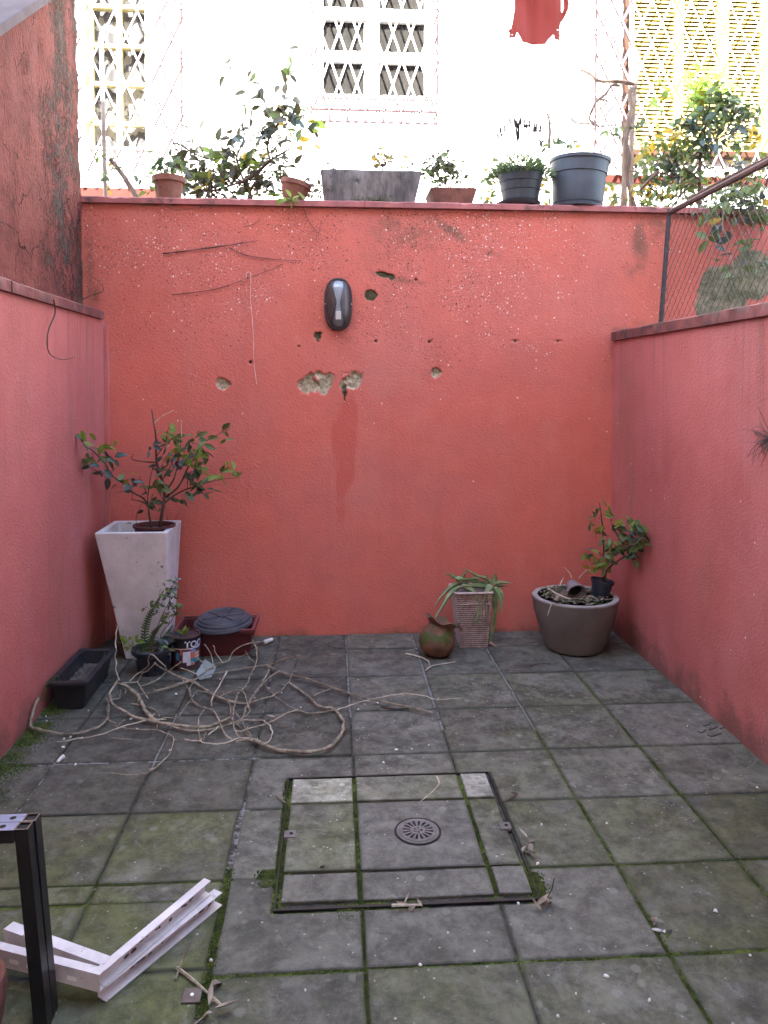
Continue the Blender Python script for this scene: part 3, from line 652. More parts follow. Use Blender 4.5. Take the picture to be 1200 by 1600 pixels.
# ---- the house whose shade the courtyard lies in (behind the camera)
hb = thing('terrace_house', 'rendered terrace house that stands behind the viewer and shades the courtyard', 'house', (0, -.6, 0))
MB().box(-9, 9, -6, -.58, -.05, 7.75).build('wall', M['wall_back_house'], hb)
MB().box(-9.2, 9.2, -6.2, -.50, 7.75, 7.95).build('roof', M['terra_dk'], hb)
MB().box(-9.05, -.25, -6.1, -.505, 7.951, 8.45).build('shade_step', M['wall_back_house'], hb)  # unseen roof step, added to keep the left shrub in shade
MB().box(-.5, .6, -.579, -.54, -.02, 2.1).build('door', M['white_wd'], hb)

# ---- white house beyond the wall
HY = 6.0
hs = thing('white_house', 'sunlit white house behind the wall with barred windows and yellow shutters', 'house', (0, HY, 2.43))
def rect(u0, v0, u1, v1, y=HY):      # pixel corner pair -> x0,x1,z0,z1 on the plane y
    a = wy(u0, v0, y); c = wy(u1, v1, y); return min(a.x, c.x), max(a.x, c.x), min(a.z, c.z), max(a.z, c.z)
W1 = (-1.86, -1.37, 3.27, 4.86); W2 = (-.075, .765, 3.715, 5.05); W3 = (2.40, 4.1, 3.33, 5.15)
wx_ = sorted({-7., 8., W1[0], W1[1], W2[0], W2[1], W3[0], W3[1]}); wz_ = sorted({2.40, 7.2, W1[2], W1[3], W2[2], W2[3], W3[2], W3[3]})
b = MB()
for i in range(len(wx_)-1):
    for j in range(len(wz_)-1):
        cx, cz = (wx_[i]+wx_[i+1])/2, (wz_[j]+wz_[j+1])/2
        if any(q[0] < cx < q[1] and q[2] < cz < q[3] for q in (W1, W2, W3)): continue
        b.add([(wx_[i],HY,wz_[j]),(wx_[i+1],HY,wz_[j]),(wx_[i+1],HY,wz_[j+1]),(wx_[i],HY,wz_[j+1])], [(0,1,2,3)])
for q in (W1, W2, W3):
    x0, x1, z0, z1 = q; r = .13
    b.add([(x0,HY,z0),(x1,HY,z0),(x1,HY,z1),(x0,HY,z1),(x0,HY+r,z0),(x1,HY+r,z0),(x1,HY+r,z1),(x0,HY+r,z1)], [(0,1,5,4),(1,2,6,5),(2,3,7,6),(3,0,4,7)])
b.build('wall', M['white_wall'], hs)
MB().box(-7, 8, HY+.9, HY+5, 2.4, 7.2).build('inner_wall', M['white_wall'], hs)
MB().box(-7.3, 8.3, HY-.45, HY+5.2, 7.2, 7.35).build('roof', M['terra'], hs)
b = MB(); b.box(-7, -1.30, HY-.02, HY-.001, 2.875, 2.955); b.build('plinth_band', M['red_band'], hs)
b = MB(); b.box(1.75, 8, HY-.02, HY-.001, 3.075, 3.135); b.build('plinth_band', M['red_band'], hs)

def lattice(x0, x1, z0, z1, pw, ph, y, wd, phx=0.0, phz=0.0):
    """crossing flat bars inside a rectangle, each one cut to it"""
    segs = []
    for sgn in (1, -1):
        k0 = -60
        for k in range(-60, 61):
            # line: (x-x0-phx)/pw - sgn*(z-z0-phz)/ph = k
            pts = []
            for z in (z0, z1):
                x = x0+phx+pw*(k+sgn*(z-z0-phz)/ph)
                if x0 <= x <= x1: pts.append((x, z))
            for x in (x0, x1):
                z = z0+phz+sgn*ph*((x-x0-phx)/pw-k)
                if z0 < z < z1: pts.append((x, z))
            if len(pts) >= 2:
                a, c = pts[0], pts[-1]
                if (a[0]-c[0])**2+(a[1]-c[1])**2 > 4e-4: segs.append((a, c, sgn))
    return segs
def grille(parent, x0, x1, z0, z1, pw, ph, y, wd=.014, phx=0., phz=0., sill=True, opening=None):
    a, c = MB(), MB()
    for p, q, sgn in lattice(x0, x1, z0, z1, pw, ph, y, wd, phx, phz):
        dy = .004*sgn
        a.bar((p[0], y-.006+dy, p[1]), (q[0], y-.006+dy, q[1]), .003, wd, (0, 1, 0)) if False else a.bar((p[0], y-.006+dy, p[1]), (q[0], y-.006+dy, q[1]), wd, .003, (0, 1, 0))
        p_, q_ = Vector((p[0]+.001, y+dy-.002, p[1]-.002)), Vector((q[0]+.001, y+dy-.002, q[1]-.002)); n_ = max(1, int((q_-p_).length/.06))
        for k in range(n_):                  # red strips paint the bars' shaded sides, wide clear of the opening
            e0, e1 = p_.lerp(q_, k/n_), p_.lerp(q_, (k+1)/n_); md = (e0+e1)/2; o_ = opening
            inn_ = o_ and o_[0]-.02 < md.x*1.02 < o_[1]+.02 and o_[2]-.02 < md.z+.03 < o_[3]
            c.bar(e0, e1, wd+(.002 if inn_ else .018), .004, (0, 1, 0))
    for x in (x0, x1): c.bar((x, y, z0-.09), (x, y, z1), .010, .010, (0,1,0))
    g = a.build('grille', M['grille_w'], parent); c.build('frame_and_bar_shade', M['grille_r'], parent)
    if sill:
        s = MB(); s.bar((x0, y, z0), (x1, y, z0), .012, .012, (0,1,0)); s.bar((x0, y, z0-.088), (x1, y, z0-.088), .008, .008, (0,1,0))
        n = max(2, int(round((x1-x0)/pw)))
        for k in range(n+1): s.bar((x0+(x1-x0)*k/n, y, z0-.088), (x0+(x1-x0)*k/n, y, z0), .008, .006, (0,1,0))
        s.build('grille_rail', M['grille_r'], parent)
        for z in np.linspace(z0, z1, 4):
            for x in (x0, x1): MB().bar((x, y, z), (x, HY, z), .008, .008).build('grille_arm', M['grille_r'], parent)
def pleats(x0, x1, z0, z1, y, amp, wl, mat, name, parent, seed=0):
    b = MB(); n = int((x1-x0)/.008); vs = []
    for k in range(n+1):
        x = x0+(x1-x0)*k/n; d = amp*math.sin(2*math.pi*x/wl+1.5*math.sin(x*9+seed))
        for z, s in ((z0, 1.0), ((z0+z1)/2, .8), (z1, .6)): vs.append((x, y+d*s, z))
    b.add(vs, [(3*k+j, 3*k+3+j, 3*k+4+j, 3*k+1+j) for k in range(n) for j in range(2)])
    return b.build(name, mat, parent, smooth=True)

# middle window
x0, x1, z0, z1 = W2; yf = HY+.05
w2 = MB().box(x0, x1, yf, yf+.05, z0, z0+.012).box(x0, x1, yf, yf+.05, z1-.05, z1)
cxm = (wy(578, 60, HY).x+wy(585, 120, HY).x)/2
for a, c in ((x0, x0+.02), (cxm-.06, cxm+.06), (x1-.03, x1)): w2.box(a, c, yf+.001, yf+.051, z0+.012, z1-.05)
win2 = w2.build('window', M['white_wd'], hs)
for v0, v1 in ((77, 94), (9, 29)):
    zz0, zz1 = wy(585, v1, HY).z, wy(585, v0, HY).z
    MB().box(x0, x1, yf-.012, yf+.055, zz0, zz1).build('transom', M['white_wd'], win2, bevel=.006)
MB().add([(x0,yf+.03,z0),(x1,yf+.03,z0),(x1,yf+.03,z1),(x0,yf+.03,z1)], [(0,1,2,3)]).build('pane', M['glass'], win2)
pleats(x0-.05, x1+.05, z0-.05, z1, HY+.088, .0025, .05, M['curtain'], 'curtain', win2)
MB().box(x0-.03, x1+.03, HY-.012, HY+.0499, z0-.03, z0-.001).build('sill', M['white_wd'], win2, bevel=.004)
gx0, gx1 = wy(487, 172, HY-.14).x, wy(683, 174, HY-.14).x; gz = wy(585, 173, HY-.14).z
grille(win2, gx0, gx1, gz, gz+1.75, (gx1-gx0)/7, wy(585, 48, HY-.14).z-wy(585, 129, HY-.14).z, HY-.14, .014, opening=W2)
# left window, yellow
x0, x1, z0, z1 = W1
w1 = MB()
for a, c in ((x0, x0+.05), ((x0+x1)/2-.02, (x0+x1)/2+.02), (x1-.05, x1)): w1.box(a, c, yf, yf+.05, z0, z1)
win1 = w1.build('window', M['yellow'], hs)
zz = z0
for v in (238, 192, 130, 70, 8):
    z = wy(175, v, HY).z
    for d in (0, .018): MB().box(x0, x1, yf-.006, yf+.056, z+d, z+d+.010).build('glazing_bar', M['yellow'], win1)
MB().add([(x0,yf+.03,z0),(x1,yf+.03,z0),(x1,yf+.03,z1),(x0,yf+.03,z1)], [(0,1,2,3)]).build('pane', M['glass'], win1)
pleats(x0-.05, x1+.05, z0-.05, z1, HY+.14, .02, .13, M['curtain_w'], 'curtain', win1, 3)
MB().box(x0-.03, x1+.03, HY-.012, HY+.0499, z0-.025, z0-.001).build('sill', M['white_wd'], win1, bevel=.004)
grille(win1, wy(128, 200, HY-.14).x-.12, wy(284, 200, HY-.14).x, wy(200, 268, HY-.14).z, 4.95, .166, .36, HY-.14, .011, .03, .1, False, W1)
# right window: yellow louvred shutters
x0, x1, z0, z1 = W3
w3 = MB().box(x0, x1, HY+.035, HY+.06, z0, z1); win3 = w3.build('shutter_window', M['shut_back'], hs)
edges = [wy(u, 120, HY).x for u in (988, 1052, 1066, 1118, 1136, 1186, 1205, 1262)]+[W3[1]]
edges[0] = x0
b = MB()
for k in (1, 3, 5, 7):
    b.box(edges[k], edges[k+1] if k < 7 else x1, HY-.02, HY+.0349, z0+.0, z1)
b.box(x0, x1, HY-.022, HY+.0348, z0, z0+.045); b.build('shutter_stile', M['shutter'], win3, bevel=.003)
sl = None; ns = 0
for k in (0, 2, 4, 6):
    a, c = edges[k]+.002, edges[k+1]-.002
    z = z0+.06
    while z < z1-.02:
        s = MB().hexa([(a,HY-.012,z),(c,HY-.012,z),(c,HY+.03,z+.024),(a,HY+.03,z+.024),(a,HY-.012,z+.017),(c,HY-.012,z+.017),(c,HY+.03,z+.037),(a,HY+.03,z+.037)])
        s.build('slat', M['shutter'], win3); z += .0335
MB().box(x0-.06, x1+.05, HY-.07, HY-.0021, z0-.05, z0-.002).build('sill', M['orange_sill'], win3, bevel=.006)
MB().box(wy(973,100,HY).x, wy(979,100,HY).x, HY-.05, HY-.001, z0-.1, 5.3).build('upright_strip', M['orange_sill'], hs)  # narrow brown-red upright strip left of the shutters
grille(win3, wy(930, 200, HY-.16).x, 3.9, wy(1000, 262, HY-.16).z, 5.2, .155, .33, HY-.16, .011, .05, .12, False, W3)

# red cloth hanging in front of the white house
cl = zp(770, 0, 8, [(262,-160),(262,0),(258,140),(235,270),(218,370),(180,395),(205,430),(195,485),(270,490),(292,425),(330,470),(360,540),(430,545),(500,550),(560,548),(600,560),(650,560),(700,490),(755,435),(768,500),(838,500),(842,455),(858,435),(842,410),(848,290),(900,220),(945,120),(955,40),(945,-40),(930,-160)])
CYL = 3.3
PC = [wy(u, v, CYL) for u, v in cl]; PC = [(p.x, p.z) for p in PC]
eye_ = [wy(770+u/8, v/8, CYL) for u, v in ((866,-150),(884,-150),(890,0),(893,70),(880,130),(868,145),(858,130),(857,60),(862,0))]; EY = [(p.x, p.z) for p in eye_]
pin = [wy(770+232/8, 452/8, CYL), wy(770+810/8, 375/8, CYL)]
def pip(x, z, P):
    c = False
    for i in range(len(P)):
        (x1_, z1_), (x2_, z2_) = P[i], P[i-1]
        if (z1_ > z) != (z2_ > z) and x < (x2_-x1_)*(z-z1_)/(z2_-z1_)+x1_: c = not c
    return c
cs = .0028; xs0, zs0 = min(p[0] for p in PC), min(p[1] for p in PC); vid = {}; vs = []; fs = []
def cv(i, j):
    if (i, j) not in vid:
        x, z = xs0+i*cs, zs0+j*cs; vid[(i, j)] = len(vs)
        vs.append((x, CYL+.012*math.sin(x*42+z*3)+.006*math.sin(z*17+x*21)+.004*math.sin(x*95), z))
    return vid[(i, j)]
for i in range(int((max(p[0] for p in PC)-xs0)/cs)+1):
    for j in range(int((max(p[1] for p in PC)-zs0)/cs)+1):
        x, z = xs0+(i+.5)*cs, zs0+(j+.5)*cs
        if pip(x, z, PC) and not pip(x, z, EY) and all((x-q.x)**2+(z-q.z)**2 > .0022**2 for q in pin): fs.append((cv(i,j), cv(i+1,j), cv(i+1,j+1), cv(i,j+1)))
co = MB().add(vs, fs).build('hanging_cloth', M['cloth'], None, True, at=(sum(p[0] for p in PC)/len(PC), CYL, zs0))
tag(co, 'dull red cloth with a ragged hem hanging high over the back of the courtyard', 'cloth')
p0, p1 = wy(600, -22, CYL), wy(1100, -22, CYL)
cln = MB().tube([wy(-400, -26, CYL+.003), wy(600, -16, CYL+.003), wy(1700, -30, CYL+.003)], .003, n=5).build('clothes_line', M['string'])
tag(cln, 'thin washing line above the picture from which the red cloth hangs', 'clothes line')

exec_later = []
# ------------------------------------------------------------------ leaves
def leaf_mesh(name, mat, wd=.42, fold=.25, curl=.3, tip=1.0, rows=5):
    vs = []; fs = []
    for i in range(rows):
        t = i/(rows-1); wv = wd*.5*math.sin(math.pi*min(1, t*.93+.05)**.85)*(1 if i < rows-1 else .02)
        if i == 0: wv = .02
        z = -curl*t*t
        vs += [(-wv, t, z+fold*wv), (0, t, z), (wv, t, z+fold*wv)]
    for i in range(rows-1):
        k = 3*i; fs += [(k, k+1, k+4, k+3), (k+1, k+2, k+5, k+4)]
    me = bpy.data.meshes.new(name); me.from_pydata(vs, [], fs); me.materials.append(mat)
    me.polygons.foreach_set('use_smooth', [True]*len(fs)); return me
LM = {}
for k, mt in (('d','leaf_dk'),('m','leaf_md'),('b','leaf_br'),('y','leaf_ye'),('s','leaf_bl'),('o','leaf_ol')):
    LM[k] = [leaf_mesh('leaf', M[mt], wd, fo, cu) for wd, fo, cu in ((.50,.3,.25),(.44,.45,.12),(.55,.15,.42),(.40,.5,.3))]
LM['n'] = [leaf_mesh('leaf', M['leaf_dk'], .30, .3, .2), leaf_mesh('leaf', M['leaf_md'], .28, .4, .35)]
def orient(d, nrm):
    d = Vector(d).normalized(); nrm = Vector(nrm); x = d.cross(nrm)
    if x.length < 1e-4: x = d.orthogonal()
    x.normalize(); z = x.cross(d)
    return Matrix((x, d, z)).transposed()
def put_leaf(parent, mesh, p, d, nrm, s, name='leaf'):
    o = bpy.data.objects.new(name, mesh); C.objects.link(o); o.parent = parent
    o.rotation_mode = 'QUATERNION'; o.rotation_quaternion = orient(d, nrm).to_quaternion()
    o.location = Vector(p)-OFF[parent]; o.scale = (s, s, s); return o
def rdir(down=.15, yb=.8):
    a = random.uniform(0, 2*math.pi)
    return Vector((math.cos(a), random.uniform(-yb, yb), math.sin(a)*.75-down))
def rnrm(): return Vector((random.gauss(0, .6), random.gauss(-.5, .5), random.gauss(.55, .5)))
def clusters(parent, lst, size, spread, Yf, kinds='d', place=wy, down=.15, cap=290):
    cnt = 0
    for c in lst:
        u, v, n = c[:3]; k = c[3] if len(c) > 3 else kinds
        for i in range(n):
            if cnt >= cap: return cnt
            uu, vv = u+random.gauss(0, spread), v+random.gauss(0, spread)
            p = place(uu, vv, Yf(u)+random.gauss(0, .045)); kk = random.choice(k)
            put_leaf(parent, random.choice(LM[kk]), p, rdir(down), rnrm(), size*random.uniform(.7, 1.2)); cnt += 1
    return cnt
def joined_leaves(parent, lst, size, wd, mat, name='foliage', aspect=.4, up=.0, narrow=False):
    b = MB()
    for p, d, nrm, s in lst:
        R = orient(d, nrm); w_ = s*aspect*.5; P = Vector(p)
        q = [P, P+R@Vector((-w_, s*.45, w_*.3)), P+R@Vector((0, s*.5, 0)), P+R@Vector((w_, s*.45, w_*.3)), P+R@Vector((0, s, -s*.15))]
        b.add(q, [(0,2,1),(0,3,2),(1,2,4),(2,3,4)])
    o = b.build(name, mat, parent); return stuff(o)
def branch(b, pts, Yf, r0, r1, place=wy, n=6, jit=.1, wob=0.0):
    P = [place(u, v, (Yf(u) if callable(Yf) else Yf)+random.uniform(-wob, wob)) for u, v in pts]
    b.tube(P, r0, r1, n, 3, jit); return P

# ------------------------------------------------------------------ tall white planter and its tree
p_fl, p_fr = wy(147, 833, 4.03), wy(262, 832, 4.03); zt = (p_fl.z+p_fr.z)/2
x0, x1 = p_fl.x, p_fr.x; yf0, yb0 = 4.03, 4.40
bx0, bx1, by0, by1 = -1.085, -.875, 4.12, 4.33
pl = thing('tall_planter', 'tall tapered white concrete planter in the left back corner', 'planter', ((bx0+bx1)/2, (by0+by1)/2, 0))
t = .03; b = MB()
top_o = [(x0,yf0,zt),(x1,yf0,zt),(x1,yb0,zt),(x0,yb0,zt)]; top_i = [(x0+t,yf0+t,zt),(x1-t,yf0+t,zt),(x1-t,yb0-t,zt),(x0+t,yb0-t,zt)]
bot = [(bx0,by0,0),(bx1,by0,0),(bx1,by1,0),(bx0,by1,0)]; inn = [(x0+t+.02,yf0+t+.02,zt-.12),(x1-t-.02,yf0+t+.02,zt-.12),(x1-t-.02,yb0-t-.02,zt-.12),(x0+t+.02,yb0-t-.02,zt-.12)]
b.add(bot+top_o+top_i+inn, [(3,2,1,0)]+[(i, (i+1) % 4, 4+(i+1) % 4, 4+i) for i in range(4)]+[(4+i, 4+(i+1) % 4, 8+(i+1) % 4, 8+i) for i in range(4)]+[(8+i, 8+(i+1) % 4, 12+(i+1) % 4, 12+i) for i in range(4)]+[(12,13,14,15)])
body = b.build('body', M['conc_white'], pl, bevel=.006)
MB().box(x0+t+.022, x1-t-.022, yf0+t+.022, yb0-t-.022, zt-.118, zt-.085).build('soil', M['soil'], pl)
np_c = Vector((-.95, 4.20, zt-.085))
npot = thing('nursery_pot', 'dark red nursery pot sunk in the top of the tall white planter', 'pot', np_c)
b = MB(); b.lathe([(.085,0),(.105,.085),(.112,.086),(.112,.098),(.102,.098),(.098,.085),(.098,.07),(0,.07)], 32, Matrix.Translation(np_c)); b.build('pot', simple('wine_plastic', (.07,.022,.02), (.10,.035,.03)), npot, smooth=True)
MB().lathe([(.097,.071),(.05,.078),(0,.08)], 24, Matrix.Translation(np_c)).build('soil', M['soil'], npot)
Z1 = lambda pts: zp(120, 640, 4.615, pts)
YT = lambda u: 4.20
tr = thing('potted_tree', 'small leafy tree with dark twisted stems growing from the tall white planter', 'tree', np_c+Vector((0,0,.075)))
b = MB()
for pts, r0, r1 in [([(600,852),(612,760),(628,660),(630,570),(605,480),(575,380),(570,200),(555,100),(540,0)], .011, .003),
        ([(628,680),(700,620),(790,575),(880,545),(960,520),(1060,500),(1180,490)], .006, .0015), ([(630,640),(720,570),(770,490),(800,420),(850,350),(900,250),(1000,190),(1110,115)], .006, .0015),
        ([(632,600),(690,520),(720,430),(740,330),(755,190)], .005, .002), ([(540,856),(522,760),(510,690),(450,658),(390,650)], .008, .002),
        ([(515,700),(480,640),(400,595),(330,530),(260,480),(210,400),(175,360),(160,300)], .006, .002), ([(250,470),(170,455),(90,410)], .003, .0015), ([(175,360),(120,300),(60,260),(35,215)], .003, .0015),
        ([(510,690),(515,600),(530,500),(550,410)], .004, .002), ([(505,610),(470,520),(450,480)], .003, .0015), ([(570,380),(480,375),(395,355),(410,320)], .0045, .002), ([(400,650),(400,570)], .002, .001),
        ([(620,500),(660,440),(690,380)], .004, .002), ([(770,490),(850,470),(900,430)], .003, .0015), ([(800,570),(800,500),(820,440)], .003, .0015), ([(430,856),(430,760),(470,680),(500,620)], .002, .001), ([(655,800),(640,700),(600,610),(560,560)], .002, .001), ([(710,790),(740,735)], .002, .001), ([(580,330),(640,240),(650,170),(670,100)], .003, .001)]:
    branch(b, Z1(pts), YT, r0, r1, inside, 6, .12, .02)
b.build('trunk', M['stem_dk'], tr, smooth=True)
b = MB()
for pts in ([(555,105),(610,50),(700,5)], [(755,215),(752,78)], [(640,290),(690,220)]): branch(b, Z1(pts), YT, .0028, .0018, inside)
b.build('bare_twig', M['vine_pale'], tr)
cl = [(60,230,3,'db'),(75,150,1,'b'),(80,350,4,'mb'),(70,410,2,'s'),(200,230,1,'b'),(190,325,4,'m'),(245,345,5,'ds'),(250,262,1,'b'),(190,470,2,'d'),(245,490,2,'s'),(300,500,3,'m'),(358,590,3,'s'),(400,512,3,'s'),(370,480,1,'y'),(545,272,3,'s'),(640,170,4,'b'),(690,150,2,'b'),(600,385,2,'s'),(690,362,6,'s'),(720,300,6,'bby'),(760,395,5,'s'),(820,340,6,'bm'),(880,330,6,'b'),(850,200,4,'m'),(930,210,4,'m'),(1040,150,2,'m'),(1075,200,1,'m'),(935,300,3,'d'),(840,440,4,'sd'),(800,490,5,'d'),(850,540,4,'d'),(780,600,2,'d'),(715,665,1,'d'),(760,660,1,'d'),(890,575,2,'d'),(940,585,2,'d'),(980,570,1,'d'),(1045,465,3,'mb'),(1105,425,3,'b'),(1150,480,1,'m'),(900,435,4,'bm'),(960,490,3,'mb'),(560,560,4,'m'),(605,552,4,'m'),(560,665,2,'d'),(500,710,1,'d'),(570,720,2,'d'),(620,445,4,'d'),(690,460,3,'d'),(480,625,1,'d'),(690,220,3,'m'),(800,260,3,'d'),(640,250,3,'d')]
clusters(tr, zp(120, 640, 4.615, [(c[0], c[1], c[2]+1+(c[2] > 2))+c[3:] for c in cl]), .060, 3.5, YT, 'd', inside, .1)

# ------------------------------------------------------------------ black window box by the left wall
fl_ = fl(86, 1064, .135); 
wb = thing('window_box', 'long black plastic planter box of dry soil along the left wall', 'planter', (-1.17, 3.68, 0))
def troughbox(parent, x0, x1, y0, y1, h, tap, t, mat, rimmat=None, bev=.005, name='box', lip=.012, inner=.06):
    b = MB()
    bo = [(x0+tap,y0+tap,0),(x1-tap,y0+tap,0),(x1-tap,y1-tap,0),(x0+tap,y1-tap,0)]
    r0 = [(x0+.004,y0+.004,h-.022),(x1-.004,y0+.004,h-.022),(x1-.004,y1-.004,h-.022),(x0+.004,y1-.004,h-.022)]
    r1 = [(x0-lip,y0-lip,h-.02),(x1+lip,y0-lip,h-.02),(x1+lip,y1+lip,h-.02),(x0-lip,y1+lip,h-.02)]
    r2 = [(p[0],p[1],h) for p in r1]; r3 = [(x0+t,y0+t,h),(x1-t,y0+t,h),(x1-t,y1-t,h),(x0+t,y1-t,h)]; r4 = [(p[0]+0,p[1]+0,h-inner) for p in [(x0+t+tap*.3,y0+t+tap*.3),(x1-t-tap*.3,y0+t+tap*.3),(x1-t-tap*.3,y1-t-tap*.3),(x0+t+tap*.3,y1-t-tap*.3)]]
    R = [bo, r0, r1, r2, r3, r4]; vs = sum(R, []); fs = [(3,2,1,0), (20,21,22,23)]
    for k in range(5): fs += [(4*k+i, 4*k+(i+1) % 4, 4*k+4+(i+1) % 4, 4*k+4+i) for i in range(4)]
    off = OFF[parent]; b.add([(v[0], v[1], v[2]+off.z) for v in vs], fs); return b.build(name, mat, parent, bevel=bev)
troughbox(wb, -1.245, -1.088, 3.47, 3.90, .135, .022, .014, M['black_pl'], inner=.075)
b = MB(); nx_, ny_ = 9, 22; vs = []
for j in range(ny_):
    for i in range(nx_):
        x, y = -1.228+.123*i/(nx_-1), 3.487+.397*j/(ny_-1); vs.append((x, y, .066+.016*noise.noise(Vector((x*30, y*30, 0)))))
b.add(vs, [(j*nx_+i, j*nx_+i+1, (j+1)*nx_+i+1, (j+1)*nx_+i) for j in range(ny_-1) for i in range(nx_-1)]); b.build('soil', M['soil'], wb, smooth=True)
b = MB(); P = [wy(66, 1095, 3.44), wy(75, 1066, 3.45), wy(90, 1056, 3.47), Vector((-1.19, 3.52, .085)), Vector((-1.12, 3.72, .09)), Vector((-1.115, 3.86, .13))]
P[0].x = max(P[0].x, XL+.01); P[1].x = max(P[1].x, XL+.012)
b.tube(P, .0035, .0015, 5, 4); b.build('dry_blade', M['leaf_md'], wb)

# ------------------------------------------------------------------ small round black pot with cactus and leafy stems
pc = fl(232, 1060); pc = Vector((pc.x, pc.y+.09, 0))
rp = thing('round_pot', 'low round black pot of cactus and fern in front of the tall white planter', 'pot', pc)
b = MB(); b.lathe([(.07,0),(.092,.10),(.104,.105),(.106,.125),(.100,.128),(.092,.122),(.088,.10),(0,.10)], 36, Matrix.Translation(pc)); b.build('pot', M['blue_pl'], rp, smooth=True)
MB().lathe([(.089,.098),(.05,.106),(0,.108)], 24, Matrix.Translation(pc)).build('soil', M['soil'], rp)
for u, v in ((214,1030),(222,1036),(218,1026)):
    p = wy(u, v, pc.y-.05); q = MB().lathe([(.0,-.008),(.010,-.002),(.012,.006),(.0,.012)], 7, Matrix.Translation(p)); q.build('pebble', M['chip'], rp)
Z8 = lambda pts: zp(180, 890, 4.615, pts)
pk = thing('cactus_plant', 'upright green cactus stems and fine leafy sprigs in the low round black pot', 'plant', pc+Vector((0,0,.106)))
def fishbone(pts, wd, mat):
    P = [wy(u, v, pc.y-.01) for u, v in Z8(pts)]
    b = MB(); b.tube(P, .006, .003, 6, 4)
    q = []
    for i in range(len(P)-1):
        for k in range(6): q.append(P[i].lerp(P[i+1], k/6))
    for i, p in enumerate(q[:-1]):
        tdir = (q[i+1]-p).normalized(); sx = Vector((tdir.z, 0, -tdir.x)); w_ = wd*math.sin(math.pi*min(1, (i+3)/(len(q)+3))**.7)
        for sg in (-1, 1):
            b.hexa([p-tdir*.005+Vector((0,.002,0)), p+tdir*.005+Vector((0,.002,0)), p+tdir*.011+sx*sg*w_+Vector((0,.001,0)), p+tdir*.004+sx*sg*w_+Vector((0,.001,0)),
                    p-tdir*.005-Vector((0,.002,0)), p+tdir*.005-Vector((0,.002,0)), p+tdir*.011+sx*sg*w_-Vector((0,.001,0)), p+tdir*.004+sx*sg*w_-Vector((0,.001,0))])
    b.build('cactus_stem', mat, pk)
fishbone([(205,690),(210,560),(215,430),(245,330),(300,240),(350,150)], .020, M['cactus'])
fishbone([(240,690),(250,560),(270,470),(310,420),(360,370)], .016, M['cactus'])
fishbone([(310,690),(330,560),(370,470),(415,400)], .015, M['cactus'])
fishbone([(180,690),(185,560),(195,470)], .012, M['cactus'])
b = MB()
for pts in ([(260,690),(270,520),(330,350),(390,230),(400,150),(430,90)], [(290,690),(330,470),(400,380),(440,300)], [(170,690),(140,580),(90,530)], [(330,690),(370,590),(390,560)]):
    branch(b, Z8(pts), pc.y-.05, .0028, .0012)
b.build('stem', M['stem_dk'], pk)
cl = [(430,75,4),(405,110,4),(390,150,5),(430,150,4),(375,190,4),(415,200,4),(400,260,5),(440,270,5),(430,320,5),(460,300,3),(340,100,2),(340,140,3),(280,230,4),(250,260,4),(310,260,3),(290,300,3),(380,320,4),(340,370,4),(90,520,6,'b'),(140,500,6,'b'),(60,540,4,'b'),(120,560,4,'b'),(160,520,4,'b'),(370,560,5),(390,590,3),(350,590,3),(440,480,3),(400,460,3),(310,510,3),(270,600,3),(300,640,3)]
clusters(pk, zp(180, 890, 4.615, cl), .036, 2.6, lambda u: pc.y-.06, 'mms', wy, .0)

# ------------------------------------------------------------------ printed paint can
cc = fl(286, 1049); cc = Vector((cc.x, cc.y+.072, 0)); CRd, CH = .073, .165
can = thing('paint_can', 'open round tin with colourful printed label beside the maroon planter', 'can', cc)
from math import pi
nA, nZ = 72, 30; b = MB(); vs = []
def cancol(a, z):      # a in degrees from the side that faces the viewer, z 0..1
    if z < .13: return 8
    if z > .86: return 1
    if z > .70: return 1 if a < 40 else (3 if z < .73 else 1)
    if z > .665: return 9 if a < 8 else (2 if a < 60 else 3)
    if a < -46: return 0
    if a < -30 and .33 < z < .56: return 4
    if -27 < a < -21 and .5 < z < .66: return 5
    if -15+8*abs(z-.45) < a < 16 and .27 < z < .61: return 2
    if 2 < a < 15 and .16 < z < .27: return 2
    if a > 8 and z > .61 and a-14 < (z-.60)*260: return 6 if a < 18 else 3
    if 10 < a < 38 and .56 < z < .62: return 3
    if 17 < a < 60 and .36 < z < .56: return 5 if a < 33 or (z*100 % 11 < 3) else 9
    if 17 < a < 60 and .24 < z < .36: return 4 if (a-17)/43 > (z-.36)/-.12*.7-.3 else 3
    if 12 < a < 36 and .15 < z < .24: return 7
    return 0
angs = np.linspace(-180, 180, nA+1)[:-1]
for j in range(nZ+1):
    for a in angs:
        g = rad(a)-pi/2-math.atan2(-cc.x, cc.y)*0+.25; rr_ = CRd+(.0025 if j in (0, nZ) else 0)
        vs.append((cc.x+rr_*math.cos(g), cc.y+rr_*math.sin(g), CH*j/nZ))
fs = [(j*nA+i, j*nA+(i+1) % nA, (j+1)*nA+(i+1) % nA, (j+1)*nA+i) for j in range(nZ) for i in range(nA)]
b.add(vs, fs); b.m = [cancol(angs[i]+2.5, (j+.5)/nZ) for j in range(nZ) for i in range(nA)]
b.build('printed_label', CANM, can, smooth=True)
b = MB(); b.lathe([(CRd+.002,CH-.002),(CRd+.003,CH+.003),(CRd-.003,CH+.003),(CRd-.004,CH-.05),(0,CH-.05)], 40, Matrix.Translation(cc)); b.build('rim', M['can_tin'], can, smooth=True)
fc = bpy.data.curves.new('lettering', 'FONT'); fc.body = 'TOOC'; fc.size = .047; fc.align_x = 'LEFT'; fc.extrude = 0.0; fc.resolution_u = 3; fc.offset = .0012
fo = bpy.data.objects.new('lettering', fc); C.objects.link(fo); dg = bpy.context.evaluated_depsgraph_get(); dg.update()
